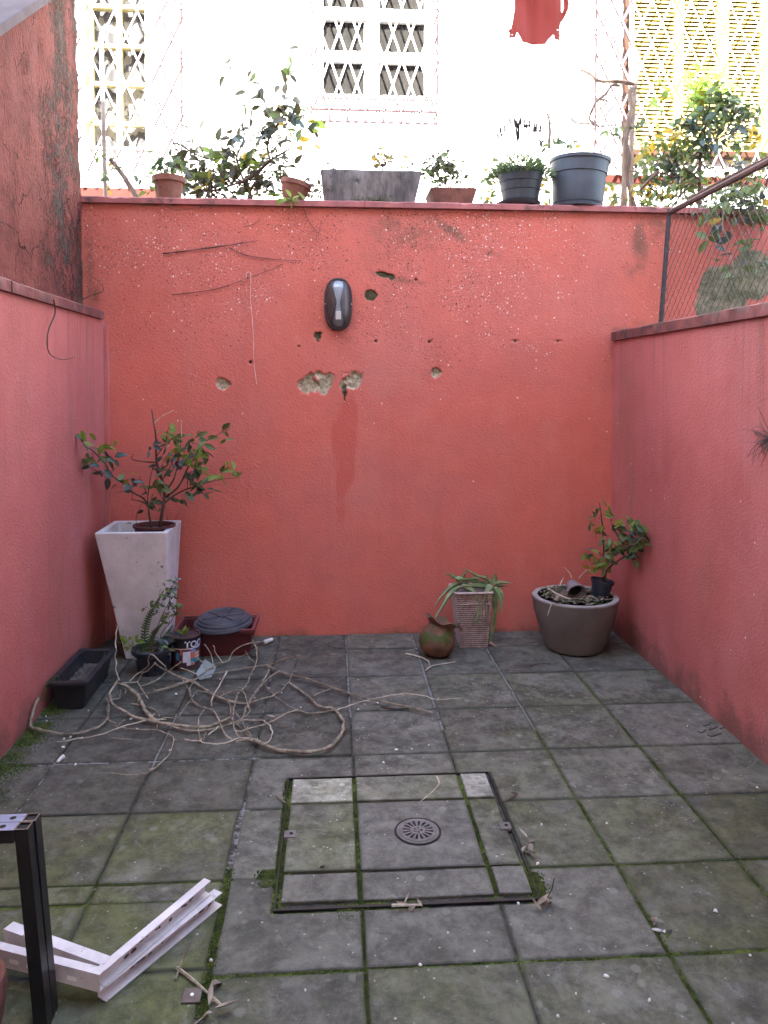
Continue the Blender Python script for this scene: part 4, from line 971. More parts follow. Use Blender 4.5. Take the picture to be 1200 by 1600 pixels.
lm = bpy.data.meshes.new_from_object(fo.evaluated_get(dg)); bpy.data.objects.remove(fo)
bm = bmesh.new(); bm.from_mesh(lm); bmesh.ops.triangulate(bm, faces=bm.faces)
for v in bm.verts:
    a = v.co.x/CRd+rad(-8); g = a-pi/2+.25; zz = CH*.715+v.co.y*1.0; v.co = (cc.x+(CRd+.0012)*math.cos(g)-cc.x, cc.y+(CRd+.0012)*math.sin(g)-cc.y, zz)
bm.to_mesh(lm); bm.free(); lm.materials.append(CANM[2]); lo = bpy.data.objects.new('lettering', lm); C.objects.link(lo); lo.parent = can
lidc = cc+Vector((-.072, -.02, CH-.012)); ML = Matrix.Translation(lidc)@Matrix.Rotation(rad(-10), 4, 'Y')@Matrix.Rotation(rad(8), 4, 'X')
MB().lathe([(.0,-.002),(.055,-.002),(.060,.004),(.056,.005),(.05,.0015),(.0,.0015)], 30, ML).build('lid', M['blue_pl'], can, smooth=True)
spr = thing('seedling', 'small green sprout growing out of the printed tin', 'plant', cc+Vector((0,0,CH-.05)))
b = MB(); b.tube([cc+Vector((-.01,0,CH-.05)), cc+Vector((-.008,0,CH+.01))], .0025, .0015, 5, 1); b.build('stem', M['leaf_md'], spr)
for d in ((.6,-.2,.8),(-.5,-.3,.5),(.1,.4,.7)): put_leaf(spr, LM['b'][1], cc+Vector((-.008,0,CH+.005)), d, (0,-1,.4), .045)
b = MB()
p = fl(322, 1048); vs = [fl(u, v, .003) for u, v in ((306,1052),(320,1030),(338,1042),(330,1058),(312,1062))]
b.add([(*q.xy, .0035) for q in vs]+[(*q.xy, .0008) for q in vs], [(0,1,2,3,4),(9,8,7,6,5)]+[(i, i+5, (i+1) % 5+5, (i+1) % 5) for i in range(5)])
tag(b.build('glass_shard', simple('frosted_scrap', (.34,.38,.37), (.28,.33,.32), 20, .4)), 'pale flat scrap lying on the paving in front of the printed tin', 'scrap')

# ------------------------------------------------------------------ maroon planter with a round lid on it
mp0 = fl(398, 1026); my = mp0.y
mpn = thing('rectangular_planter', 'maroon plastic planter box against the back wall under the round black cover', 'planter', (mp0.x-.2, my+.13, 0))
troughbox(mpn, mp0.x-.415, mp0.x-.012, my, my+.24, .145, .02, .012, [M['maroon']][0], inner=.09)
zt2 = .146; b = MB(); xa, xb, ya_, yb_ = mp0.x-.428, mp0.x+.001, my-.013, my+.253
for x in [(xa, xb, ya_, ya_+.014), (xa, xb, yb_-.014, yb_), (xa, xa+.014, ya_+.014, yb_-.014), (xb-.014, xb, ya_+.014, yb_-.014)]: b.box(x[0], x[1], x[2], x[3], zt2, zt2+.006)
b.build('rim', M['maroon_rim'], mpn, bevel=.002)
MB().box(mp0.x-.40, mp0.x-.03, my+.018, my+.22, .03, .075).build('soil', M['soil'], mpn)
lc = Vector(((wy(304.6, 984, my+.11).x+wy(393.4, 984, my+.11).x)/2, my+.105, zt2+.012))
ML = Matrix.Translation(lc)@Matrix.Rotation(rad(-2), 4, 'Y')@Matrix.Rotation(rad(4), 4, 'X')
lid = thing('round_cover', 'round black ribbed plastic cover lying on top of the maroon planter', 'cover', lc)
R0 = .160; b = MB()
b.lathe([(R0-.02,-.012),(R0-.003,-.010),(R0,-.004),(R0-.004,.010),(R0-.016,.012),(R0-.018,.024),(R0-.026,.027),(R0-.032,.038),(R0-.044,.040),(.110,.034),(.0,.034)], 56, ML)
b.build('disc', M['lid_pl'], lid, smooth=True)
for k in range(6):
    a = k*pi/3+.3; m = ML@Matrix.Rotation(a, 4, 'Z'); q = MB(); s_ = []
    for z in (.034, .040):
        s_ += [m@Vector(p) for p in ((.03,-.010,z),(.108,-.018,z),(.108,.018,z),(.03,.010,z))]
    q.hexa(s_); q.build('rib', M['lid_pl'], lid, bevel=.003)
MB().lathe([(.028,.034),(.028,.042),(.022,.043),(.0,.043)], 24, ML).build('hub', M['lid_pl'], lid, smooth=True)

# white plug on dark lead
pg = thing('cable_plug', 'little white plug on a dark lead by the end of the maroon planter', 'plug', fl(418, 1003, .01))
a, c = fl(412, 1004, .02), fl(425, 999, .02)
MB().tube([a, a.lerp(c, .5), c], .013, .010, 10, 1).build('plug_body', M['chip'], pg, smooth=True)
b = MB()
for dx in (-.004, .004): b.tube([c+Vector((0, dx, 0)), c+Vector((.016, dx+.005, 0))], .002, .002, 5, 1)
b.build('pin', M['iron'], pg)
b = MB(); b.tube([a, fl(400, 1010, .012), fl(388, 1016, .008), fl(392, 1024, .006), fl(404, 1030, .006), fl(396, 1040, .006)], .004, .003, 5, 4); b.build('lead', M['black_pl'], pg)

# ------------------------------------------------------------------ clay jug-like pot
jc = fl(686, 1030); jc = Vector((jc.x, jc.y+.06, 0))
jm = Matrix.Translation(jc+Vector((0,0,.094)))@Matrix.Rotation(rad(17), 4, 'Y')@Matrix.Rotation(rad(-6), 4, 'X')@Matrix.Translation((0,0,-.094))
cp = thing('clay_pot', 'small tilted mossy clay pot with a wavy rim beside the woven basket', 'pot', jc)
def wv(p, g, r, z):
    if z > .165: k = (z-.165)/.03; p = Vector((p.x*(1+.09*k*math.sin(5*g)), p.y*(1+.09*k*math.sin(5*g)), z+.012*k*math.sin(5*g+1)))
    return p
MB().lathe([(.045,0),(.075,.018),(.096,.055),(.098,.085),(.088,.125),(.070,.150),(.066,.165),(.080,.182),(.092,.190),(.088,.193),(.072,.182),(.058,.160),(.055,.13),(0,.12)], 48, jm, 0, wv).build('pot', M['terra_moss'], cp, smooth=True)
b = MB(); P = [jm@Vector((.085*math.cos(.2), .02, .188)), jm@Vector((.112, .01, .178)), jm@Vector((.120, .005, .165))]; b.tube(P, .012, .007, 8, 3); b.build('spout_lip', M['terra_dk'], cp, smooth=True)

# ------------------------------------------------------------------ woven basket with aloe
bf = fl(740, 1012); by = bf.y
bs = thing('woven_basket', 'bleached square woven planter basket against the back wall holding the aloe', 'basket', (bf.x, by+.09, 0))
h = wy(740, 925, by).z; tl, trr = wy(711.5, 925, by-.02).x, wy(768, 931, by-.02).x; bl, br = wy(720, 1012, by).x, wy(761, 1012, by).x
def bask(face, nu=26, nv=46):
    b = MB(); vs = []
    for j in range(nv+1):
        for i in range(nu+1):
            s, t = i/nu, j/nv; xl, xr = bl+(tl-bl)*t, br+(trr-br)*t; y0 = by-.02*t; y1 = by+.13+.03*t
            k = -.004+.0015*math.cos(pi*(i+ (j % 2)*1.0))*(1 if 0 < i < nu else 0)*(1 if 0 < j < nv else 0)+.002*(j % 2)
            if face == 0: vs.append((xl+(xr-xl)*s, y0-k, h*t))
            elif face == 1: vs.append((xr+k, y0+(y1-y0)*s, h*t))
            elif face == 2: vs.append((xl-k, y1+(y0-y1)*s, h*t))
            else: vs.append((xr+(xl-xr)*s, y1+k, h*t))
    b.add(vs, [(j*(nu+1)+i, j*(nu+1)+i+1, (j+1)*(nu+1)+i+1, (j+1)*(nu+1)+i) for j in range(nv) for i in range(nu)])
    return b
b = MB()
for f_ in range(4): q = bask(f_); b.add(q.v, q.f)
b.build('core', M['terra_dk'], bs, smooth=False)
b = MB(); nr_ = 27; nc_ = 14
for j in range(nr_):
    for face in (0, 1, 2):
        P = []
        for i in range(2*nc_+1):
            s_, t_ = i/(2*nc_), (j+.5)/nr_; t_ += .19/nr_*(1 if i % 2 else -1); xl, xr = bl+(tl-bl)*t_, br+(trr-br)*t_; y0_, y1_ = by-.02*t_, by+.13+.03*t_
            dp = .0022*(1 if (i+j) % 2 else -1)
            P.append((xl+(xr-xl)*s_, y0_-dp, h*t_) if face == 0 else ((xr+dp, y0_+(y1_-y0_)*s_, h*t_) if face == 1 else (xl-dp, y0_+(y1_-y0_)*s_, h*t_)))
        b.tube(P, .0040, .0040, 4, 1)
stuff(b.build('woven_strands', M['weave'], bs, smooth=True))
b = MB(); ring = [(tl-.004,by-.026),(trr+.004,by-.026),(trr+.004,by+.165),(tl-.004,by+.165)]
for i in range(4): p, q = ring[i], ring[(i+1) % 4]; b.tube([(p[0],p[1],h),(q[0],q[1],h)], .007, .007, 8, 1)
b.build('rolled_rim', M['weave'], bs, smooth=True)
b = MB()
for z in (h*.80,): 
    xl, xr = bl+(tl-bl)*.8-.002, br+(trr-br)*.8+.002; b.tube([(xl,by-.02,z),(xr,by-.02,z)], .004, .004, 6, 1)
b.build('woven_band', M['weave'], bs)
MB().box(tl+.012, trr-.012, by-.01, by+.15, h-.05, h-.02).build('soil', M['soil'], bs)
al = thing('aloe_plant', 'sprawling aloe with long drooping leaves spilling over the woven basket', 'plant', (bf.x, by+.07, h-.03))
Z7 = lambda pts: zp(640, 880, 6.667, pts)
def strap(pts, w0, mat, ya=0.0, yb=0.0, name='leaf', thick=.35):
    P = [wy(u, v, by+.02+ya+(yb-ya)*i/(len(pts)-1)) for i, (u, v) in enumerate(Z7(pts))]
    for p in P: p.z = max(p.z, .006)
    q = []
    for i in range(len(P)-1):
        p0, p1, p2, p3 = P[max(i-1,0)], P[i], P[i+1], P[min(i+2,len(P)-1)]
        for k in range(5):
            t = k/5; q.append(.5*((2*p1)+(p2-p0)*t+(2*p0-5*p1+4*p2-p3)*t*t+(3*p1-p0-3*p2+p3)*t**3))
    q.append(P[-1]); n = len(q); vs = []
    for i, p in enumerate(q):
        td = (q[min(i+1,n-1)]-q[max(i-1,0)]).normalized(); sx = td.cross(Vector((.1,1,.25))).normalized(); nn = sx.cross(td)
        t = i/(n-1); w_ = w0*(1-t**1.6)*(.75+.25*min(1, t*5))+.0008
        vs += [p-sx*w_+nn*w_*.25, p-nn*w_*thick, p+sx*w_+nn*w_*.25, p+nn*w_*thick*.2]
    fs = [(4*i+k, 4*i+(k+1) % 4, 4*i+4+(k+1) % 4, 4*i+4+k) for i in range(n-1) for k in range(4)]+[(3,2,1,0), (4*n-4,4*n-3,4*n-2,4*n-1)]
    return MB().add(vs, fs).build(name, mat, al, smooth=True)
for pts, w_, ya, yb in [([(530,200),(430,250),(340,340),(260,440)], .011, 0, -.06),([(520,250),(430,320),(350,440),(240,610)], .013, -.01, -.09),([(600,180),(470,150),(420,115),(360,110)], .010, .03, 0),
      ([(720,160),(620,170),(520,180)], .010, .03, -.02),([(840,250),(700,240),(560,240),(440,290)], .013, 0, -.05),([(860,220),(800,160),(700,130),(600,75),(545,60)], .009, .04, .02),([(560,250),(650,290),(700,360),(748,465)], .014, -.02, -.05),
      ([(880,225),(890,160),(885,100)], .015, .02, .02),([(880,225),(960,200),(1070,215)], .011, .02, -.01),([(880,225),(950,235),(1020,235)], .009, .03, .0),([(860,240),(830,280),(800,330),(780,400)], .022, -.02, -.05),([(880,250),(920,320),(945,400),(965,520)], .014, -.01, -.05),
      ([(900,240),(960,320),(950,420),(910,500)], .009, .03, .0),([(880,270),(890,450),(880,600),(850,780),(845,850)], .012, -.01, -.02),([(885,330),(885,500),(860,650),(830,840)], .009, .01, -.01),([(720,350),(730,470),(710,560),(670,640)], .009, -.03, -.045),
      ([(850,230),(820,180),(800,105)], .008, .04, .03),([(540,180),(570,120),(600,80)], .009, .03, .03),([(700,200),(650,180),(640,130)], .009, .05, .04),([(850,240),(760,200),(680,190),(600,210)], .011, .06, .03),([(620,210),(560,200),(500,240)], .010, .05, .0),([(780,250),(700,220),(620,225)], .012, .03, .02)]:
    strap(pts, w_*1.25, M['aloe'], ya, yb)
for pts in ([(760,350),(775,500),(770,600),(745,660)], [(800,370),(820,480),(790,600),(780,650)], [(840,820),(870,850),(920,880)], [(830,830),(880,850),(935,855)]): strap(pts, .005, M['leaf_dry'], -.04, -.05, 'dry_leaf')
MB().lathe([(0,-.012),(.02,-.006),(.024,.006),(0,.02)], 10, Matrix.Translation(wy(717, 905, by+.02))).build('crown', M['aloe'], al, smooth=True)

# ------------------------------------------------------------------ big round planter in the right corner
pc2 = Vector((wy(898.5, 931, 4.15).x, 4.15, 0)); zr = wy(898, 931, 4.15).z
bp = thing('round_planter', 'big rounded grey-brown planter in the right back corner', 'planter', pc2)
R2 = .238
MB().lathe([(.135,0),(.158,.012),(.185,.08),(.21,.16),(.228,.23),(.237,.29),(R2,zr-.006),(R2-.004,zr),(R2-.033,zr),(R2-.037,zr-.006),(R2-.05,zr-.06),(0,zr-.06)], 64, Matrix.Translation(pc2)).build('body', M['brown_pot'], bp, smooth=True)
MB().lathe([(R2-.0335,zr+.0005),(R2-.0335,zr+.003),(R2-.005,zr+.003),(R2-.0045,zr+.0005)], 64, Matrix.Translation(pc2)).build('rim', M['pot_rim'], bp, smooth=True)
b = MB(); vs = [(pc2.x, pc2.y, zr-.02)]; nr, na = 8, 36
for i in range(1, nr+1):
    for k in range(na):
        r = .197*i/nr; a = 2*pi*k/na; x, y = pc2.x+r*math.cos(a), pc2.y+r*math.sin(a); vs.append((x, y, zr-.012+.018*noise.noise(Vector((x*28, y*28, 4)))-.014*(i/nr)**3))
fs = [(0, 1+k, 1+(k+1) % na) for k in range(na)]+[(1+(i-1)*na+k, 1+i*na+k, 1+i*na+(k+1) % na, 1+(i-1)*na+(k+1) % na) for i in range(1, nr) for k in range(na)]
b.add(vs, fs).build('soil', M['soil'], bp, smooth=True)
lst = []
for _ in range(620):
    a, r = random.uniform(0, 2*pi), .19*math.sqrt(random.random()); d = rdir(0, 1); d.z = random.uniform(-.1, .35)
    lst.append(((pc2.x+r*math.cos(a), pc2.y+r*math.sin(a), zr-.002+random.uniform(0, .018)), d, (random.gauss(0,.4), random.gauss(0,.4), 1), random.uniform(.015, .035)))
o = joined_leaves(bp, lst[:440], 0, 0, M['leaf_dry'], 'litter', .35); o = joined_leaves(bp, lst[440:], 0, 0, M['leaf_md'], 'weeds', .35)
b = MB()
for _ in range(70):
    a, r = random.uniform(0, 2*pi), .175*math.sqrt(random.random()); p_ = Vector((pc2.x+r*math.cos(a), pc2.y+r*math.sin(a), zr+random.uniform(.000, .014))); g_ = random.uniform(0, 2*pi); L_ = random.uniform(.02, .075)
    e_ = p_+Vector((L_*math.cos(g_), L_*math.sin(g_), random.uniform(-.004, .014)))
    if (e_-Vector((pc2.x, pc2.y, e_.z))).length > .19: continue
    b.tube([p_, p_.lerp(e_, .5)+Vector((0,0,.003)), e_], .0016, .0010, 4, 2)
stuff(b.build('straw', M['vine_pale'], bp))
Z6 = lambda pts: zp(820, 860, 6, pts)
for i, (pts, ya, yb, mt, rr_, lb) in enumerate([([(220,360),(300,405),(420,455)], 4.0, 3.98, 'vine_pale', .005, 'thick bleached stick lying across the soil of the big round planter'),
      ([(440,260),(420,210),(370,160)], 4.2, 4.22, 'vine_pale', .0025, 'thin dry stalk rising just left behind the tipped grey pot'), ([(505,262),(550,210),(600,165)], 4.18, 4.2, 'vine_pale', .003, 'thin dry stalk leaning right from behind the tipped grey pot'),
      ([(250,500),(230,560),(213,615)], 3.90, 3.895, 'vine_pale', .003, 'pale dry stalk hanging over the front rim of the big round planter'), ([(330,320),(350,280),(362,255)], 4.2, 4.22, 'vine_pale', .003, 'short dry stalk sticking up at the back left of the big round planter'),
      ([(80,315),(160,350),(230,345)], 4.15, 4.1, 'vine', .002, 'fine dry twig poking out over the left rim of the big round planter'), ([(280,470),(310,440),(330,430)], 3.97, 3.99, 'leaf_dry', .008, 'short grey chunk of dead stem at the front of the big round planter')]):
    P = [wy(u, v, ya+(yb-ya)*k/(len(pts)-1)) for k, (u, v) in enumerate(Z6(pts))]
    tag(MB().tube(P, rr_, rr_*.6, 6, 3, .1).build('dry_stick', M[mt], None, True, at=P[0]), lb, 'stick', 'dry sticks on the big round planter')
# tipped little grey pot, its mouth to the viewer
tc = wy(897, 920, 4.09); td = Vector((.02, -.9, -.32)).normalized()
tm = Matrix.Translation(tc)@Matrix(((*[0]*0,),)*0) if False else None
Rm = td.to_track_quat('Z', 'Y').to_matrix().to_4x4()
tm = Matrix.Translation(tc-td*.045)@Rm
tp = thing('small_pot', 'little grey plastic pot tipped over on the big round planter, mouth forward', 'pot', tc)
MB().lathe([(.030,0),(.049,.07),(.054,.072),(.055,.088),(.050,.090),(.045,.086),(.044,.07),(.027,.004),(0,.004)], 36, tm).build('pot', simple('mauve_grey_plastic', (.21,.175,.175), (.16,.13,.13), 12, .6, dirt=((.3,.26,.25), 30, .6, .8)), tp, smooth=True)
MB().lathe([(.038,.05),(.0,.052)], 20, tm).build('pot_mouth_disc', M['dark'], tp)  # black disc set inside the tipped pot's mouth
# small black pot with the shrub
kc = wy(937, 934, 4.13); kc.z = max(kc.z, zr-.02)
km = Matrix.Translation(kc)@Matrix.Rotation(rad(9), 4, 'Y')
kp = thing('small_pot', 'small blue-black nursery pot standing tilted in the big round planter', 'pot', kc)
MB().lathe([(.044,0),(.058,.085),(.064,.086),(.065,.103),(.060,.104),(.056,.096),(.055,.085),(0,.085)], 36, km).build('pot', M['blue_pl'], kp, smooth=True)
MB().lathe([(.056,.086),(.03,.091),(0,.092)], 20, km).build('soil', M['soil'], kp)
ks = thing('potted_shrub', 'little leafy shrub with two stems growing from the small blue-black pot', 'plant', km@Vector((0,0,.088)))
Z9 = lambda pts: zp(900, 770, 8.89, pts); YK = lambda u: 4.12
b = MB()
for pts, r0, r1 in [([(385,1240),(375,1120),(365,960),(385,800),(375,620),(365,450),(350,300),(325,140)], .0055, .0018), ([(400,1240),(430,1080),(540,980),(650,900),(740,860),(800,770),(780,600),(745,500),(700,450)], .006, .0018),
        ([(600,690),(590,600),(540,510)], .0025, .0015), ([(370,570),(330,540),(280,560),(280,640)], .002, .001), ([(800,700),(860,640),(940,600)], .003, .0015), ([(650,900),(650,950)], .002, .001), ([(740,860),(660,760),(600,690)], .003, .0015), ([(540,980),(520,880),(540,800)], .0025, .0015), ([(375,1080),(320,1060),(250,1040)], .002, .001)]:
    branch(b, Z9(pts), YK, r0, r1, inside, 6, .12, .012)
b.build('stem', M['stem_dk'], ks, smooth=True)
cl = [(320,210,2),(430,240,1,'b'),(280,330,2),(240,300,1),(500,295,1,'b'),(460,400,2),(320,470,2,'b'),(270,530,2,'y'),(200,530,1),(420,620,2),(490,660,1,'y'),(260,820,2,'s'),(140,850,2,'b'),(460,800,3,'b'),(420,880,3,'b'),(380,860,2,'y'),(330,970,3),(440,950,3,'m'),(400,1000,3,'b'),(260,1050,4,'by'),(280,1090,2,'b'),(360,1030,3,'m'),(540,510,2),(600,550,3),(640,600,2),(650,430,3,'by'),(620,400,1,'y'),(780,420,3,'b'),(720,460,2,'m'),(820,560,4,'s'),(850,480,2),(890,460,1),(960,560,3),(900,640,4),(930,680,3),(800,640,4,'s'),(720,660,3),(660,690,3),(760,740,4),(830,740,4),(660,770,3),(600,800,3),(700,790,2),(800,830,3),(820,900,3),(780,900,2),(560,870,2,'m'),(520,740,2,'m'),(900,720,3),(480,760,2,'m')]
clusters(ks, zp(900, 770, 8.89, [(c[0], c[1], c[2]+1)+c[3:] for c in cl]), .056, 3, YK, 'mmd', inside, .05)

# ------------------------------------------------------------------ wall lamp
LC = wy(528.5, 476, D); LWd, LHt = .081, .151
lp = thing('wall_lamp', 'dark oval bulkhead lamp fixed on the back wall', 'lamp', (LC.x, D, LC.z))
def stad(rx, rz, n=40, k=2.6):
    return [(rx*math.copysign(abs(math.cos(2*pi*i/n))**(2/k), math.cos(2*pi*i/n)), rz*math.copysign(abs(math.sin(2*pi*i/n))**(2/k), math.sin(2*pi*i/n))) for i in range(n)]
def shell(levels, name, mat, n=48):       # (scale x, scale z, depth towards the viewer)
    b = MB(); vs = []
    for rx, rz, dpt in levels: vs += [(LC.x+x, D-dpt, LC.z+z) for x, z in stad(rx, rz, n)]
    fs = [(j*n+i, j*n+(i+1) % n, (j+1)*n+(i+1) % n, (j+1)*n+i) for j in range(len(levels)-1) for i in range(n)]+[tuple((len(levels)-1)*n+i for i in range(n))]
    return b.add(vs, fs).build(name, mat, lp, smooth=True)
shell([(LWd,LHt,-.004),(LWd,LHt,.030),(LWd-.004,LHt-.004,.036),(LWd-.012,LHt-.012,.037),(LWd-.014,LHt-.014,.030)], 'base', M['lampbody'])
def dome(s, t): return .036+.052*max(0, 1-s*s)**.5*max(0, 1-abs(t)**3.2)**.6
def patch(name, mat, inside_, off, nu=44, nv=64):
    b = MB(); vs = {}; fs = []
    def V(i, j):
        if (i, j) not in vs:
            s, t = -1+2*i/nu, -1+2*j/nv; rz = LHt-.015; z = t*rz; rx = (LWd-.015)*max(0, 1-abs(t)**2.8)**(1/2.8); vs[(i, j)] = (len(vs), (LC.x+s*rx, D-dome(s, t)-off, LC.z+z))
        return vs[(i, j)][0]
    for i in range(nu):
        for j in range(nv):
            if inside_(-1+2*(i+.5)/nu, -1+2*(j+.5)/nv): fs.append((V(i,j), V(i+1,j), V(i+1,j+1), V(i,j+1)))
    o = b.add([v[1] for v in vs.values()], fs); return o
hg = lambda t: .17+.60*abs(t-.02)**1.2
glass = patch('glass', None, lambda s, t: abs(s) < hg(t)+.06, -.004).build('glass', M['lampglass'], lp, smooth=True)
for sg in (-1, 1):
    o = patch('wing', None, lambda s, t: s*sg > hg(t)+.03, .002); k = len(o.v)
    o.build('wing', M['lampwing'], lp, smooth=True)
    pts = []
    for j in range(29):
        t = -.93+1.86*j/28; s = sg*(hg(t)+.03); rx = (LWd-.015)*max(0, 1-abs(t)**2.8)**(1/2.8); pts.append((LC.x+s*rx, D-dome(s, t)-.001, LC.z+t*(LHt-.015)))
    MB().tube(pts, .003, .003, 6, 1).build('wing_edge', M['lampbody'], lp, smooth=True)
b = MB(); zc = LC.z-.075; yb_ = D-dome(0, -.5)-.0005
b.add([(LC.x-.016, D-dome(.2,-.3)+.0015, LC.z-.045),(LC.x+.016, D-dome(.2,-.3)+.0015, LC.z-.045),(LC.x+.016, D-dome(.2,-.66)+.0015, LC.z-.092),(LC.x-.016, D-dome(.2,-.66)+.0015, LC.z-.092)], [(0,1,2,3)])
b2 = MB().box(LC.x-.016, LC.x+.016, D-.0865, D-.06, LC.z-.095, LC.z-.045); b2.build('lamp_holder', M['lampbulb'], lp, bevel=.004)
for x, z in ((-LWd+.005, .0), (LWd-.005, 0)): MB().lathe([(.003,.0),(.003,.003),(0,.004)], 8, Matrix.Translation((LC.x+x, D-.036, LC.z+z))@Matrix.Rotation(rad(90), 4, 'X')).build('screw', M['slot'], lp)

# ------------------------------------------------------------------ things on the back wall's face
def wall_line(pts, r0, r1, mat, name, label, cat, group=None, off=.006, y=D):
    P = [wy(u, v, y)-Vector((0, off+random.uniform(0, .004), 0)) for u, v in pts]
    return tag(MB().tube(P, r0*.75, r1*.75, 5, 4, .3).build(name, mat, None, True, at=P[0]), label, cat, group)
Z5 = lambda pts: zp(120, 310, 2.308, pts)
wall_line(Z5([(612,290),(612,272),(620,266),(627,272),(628,300),(626,350),(632,420),(637,500),(640,600),(650,670)]), .0028, .0022, M['string'], 'string', 'pale looped string hanging down the back wall left of the lamp', 'string')
gv = 'dead vine runners stuck to the back wall'
wall_line(Z5([(310,200),(380,192),(480,178),(560,168),(655,153)]), .0045, .002, M['stem_dk'], 'vine_runner', 'thick dark dead vine runner, nearly level, high on the back wall left of the lamp', 'vine', gv)
wall_line(Z5([(345,195),(440,185),(500,178),(600,160)]), .003, .002, M['stem_dk'], 'vine_runner', 'thin dead runner laid close against the thick level vine runner', 'vine', gv)
wall_line(Z5([(550,178),(610,205),(690,218),(805,226)]), .003, .002, M['stem_dk'], 'vine_runner', 'dead runner branching down and right towards the lamp', 'vine', gv)
wall_line(Z5([(345,348),(420,340),(510,325),(600,295),(680,265),(745,237)]), .003, .0015, M['stem_dk'], 'vine_runner', 'dead runner rising to the right across the looped string', 'vine', gv)
wall_line(Z5([(15,370),(60,350),(100,335),(85,300),(60,285)]), .0035, .002, M['stem_dk'], 'vine_runner', 'dead runner in the left corner just above the coping end', 'vine', gv, .02)
wall_line(Z5([(600,105),(640,92),(662,72)]), .0025, .0015, M['stem_dk'], 'vine_runner', 'short dead runner below the coping, above the looped string', 'vine', gv)
wall_line(Z5([(820,40),(830,70),(850,100),(870,125),(885,80)]), .003, .0015, M['stem_dk'], 'vine_runner', 'hooked dead runner hanging below the concrete trough', 'vine', gv)
wall_line(Z5([(295,0),(320,25),(360,48),(430,40),(490,35)]), .003, .0015, M['stem_dk'], 'vine_runner', 'loose dead runner drooping over the coping below the small terracotta pot', 'vine', gv, .035)
wall_line([(163,560),(162,620),(164,700)], .0022, .0018, M['stem_dk'], 'vine_runner', 'fine dead runner down the left back corner above the planter tree', 'vine', gv, .03)
# spent fixing below the plaster holes
p = wy(539, 612, D); fx = thing('rusty_fixing', 'rusty pipe stub sticking out of the broken plaster, right of centre', 'pipe stub', p)
MB().tube([p+Vector((0,.012,0)), p+Vector((.002,-.012,-.004))], .008, .008, 8, 1).build('stub', M['rusty'], fx, smooth=True)
MB().tube([p+Vector((0,-.004,-.01)), p+Vector((-.004,-.008,-.03)), p+Vector((.002,-.006,-.055))], .006, .003, 6, 2).build('wire_end', M['rusty'], fx, smooth=True)
# tendril on the left wall and weed on the right wall
P = [wx(u, v, XL+.03) for u, v in [(84,468),(86,490),(76,515),(74,540),(80,555),(98,562),(116,558)]]
tag(MB().tube(P, .004, .0015, 5, 4, .15).build('vine_tendril', M['stem_dk'], None, True, at=P[0]), 'thin dead tendril curling down from the left wall coping', 'vine')
rt = wx(1206, 684, XR-.002); wd_ = thing('dry_weed', 'wispy grey dried weed sprouting from the right wall at the picture edge', 'weed', rt)
b = MB()
for k in range(34):
    a = rad(random.uniform(150, 255)) if k > 5 else rad(random.uniform(100, 170)); L = random.uniform(.05, .17)
    d = Vector((-random.uniform(.02, .35)*L, -math.cos(a)*L*-1 if False else (-math.cos(a))*L, math.sin(a)*L*.8)); d.y = abs(d.y)*random.choice((1, 1, 1, -1))
    m1 = rt+d*.5+Vector((-.01, random.gauss(0,.012), random.gauss(0,.012))); e = rt+d
    e.x = min(e.x, XR-.004); m1.x = min(m1.x, XR-.004); b.tube([rt, m1, e], .0018, .0006, 4, 3)
b.build('twigs', M['wire'], wd_)

# ------------------------------------------------------------------ chain-link fence on the right wall
fx_ = 1.93
p_t, p_b = wy(1046, 332, 4.40), wy(1033, 500, 4.40)
fe = thing('wire_fence', 'rusty chain-link fence with dark corner post on top of the right wall', 'fence', (p_b.x, p_b.y, 1.782))
p_b2 = p_b.lerp(p_t, -.12)
b = MB(); b.tube([p_b2, p_t+Vector((0,0,.02))], .015, .014, 8, 1); b.build('post', M['post'], fe, smooth=True)
zr_ = p_t.z; rl = [Vector((p_t.x, 4.40, zr_)), Vector((p_t.x, 3.4, zr_+.0)), Vector((p_t.x, 1.2, zr_-.005)), Vector((p_t.x, -.5, zr_-.01))]
MB().tube(rl, .017, .017, 8, 1).build('top_rail', M['rail'], fe, smooth=True)
MB().tube([(p_t.x+.004, 4.15, zr_+.022), (p_t.x+.004, 3.8, zr_+.027), (p_t.x+.004, 3.3, zr_+.02)], .008, .008, 6, 2).build('tie_bar', M['rail'], fe)
b = MB(); z0_, z1_ = 1.785, zr_-.012; pit = .062
for sgn in (1, -1):
    y = -.6-(z1_-z0_)
    while y < 4.39+(z1_-z0_):
        a = (y, z0_); c = (y+sgn*(z1_-z0_)*.82, z1_)
        (ya_, za_), (yb2, zb2) = a, c
        def clip(yv): return za_+(zb2-za_)*(yv-ya_)/(yb2-ya_)
        pts = [(ya_, za_), (yb2, zb2)]
        if max(ya_, yb2) > -.5 and min(ya_, yb2) < 4.385:
            q = []
            for (yy, zz2) in pts:
                if yy > 4.385: zz2 = clip(4.385); yy = 4.385
                if yy < -.5: zz2 = clip(-.5); yy = -.5
                q.append((yy, zz2))
            lx = lambda zv: p_b.x+(p_t.x-p_b.x)*(zv-z0_)/(z1_-z0_)
            n = 5; P = [Vector((lx(q[0][1]+(q[1][1]-q[0][1])*k/n)+.004*sgn+random.uniform(-.003,.003), q[0][0]+(q[1][0]-q[0][0])*k/n, q[0][1]+(q[1][1]-q[0][1])*k/n)) for k in range(n+1)]
            b.tube(P, .0014, .0014, 4, 1)
        y += pit
b.build('wire_mesh', M['wire'], fe)

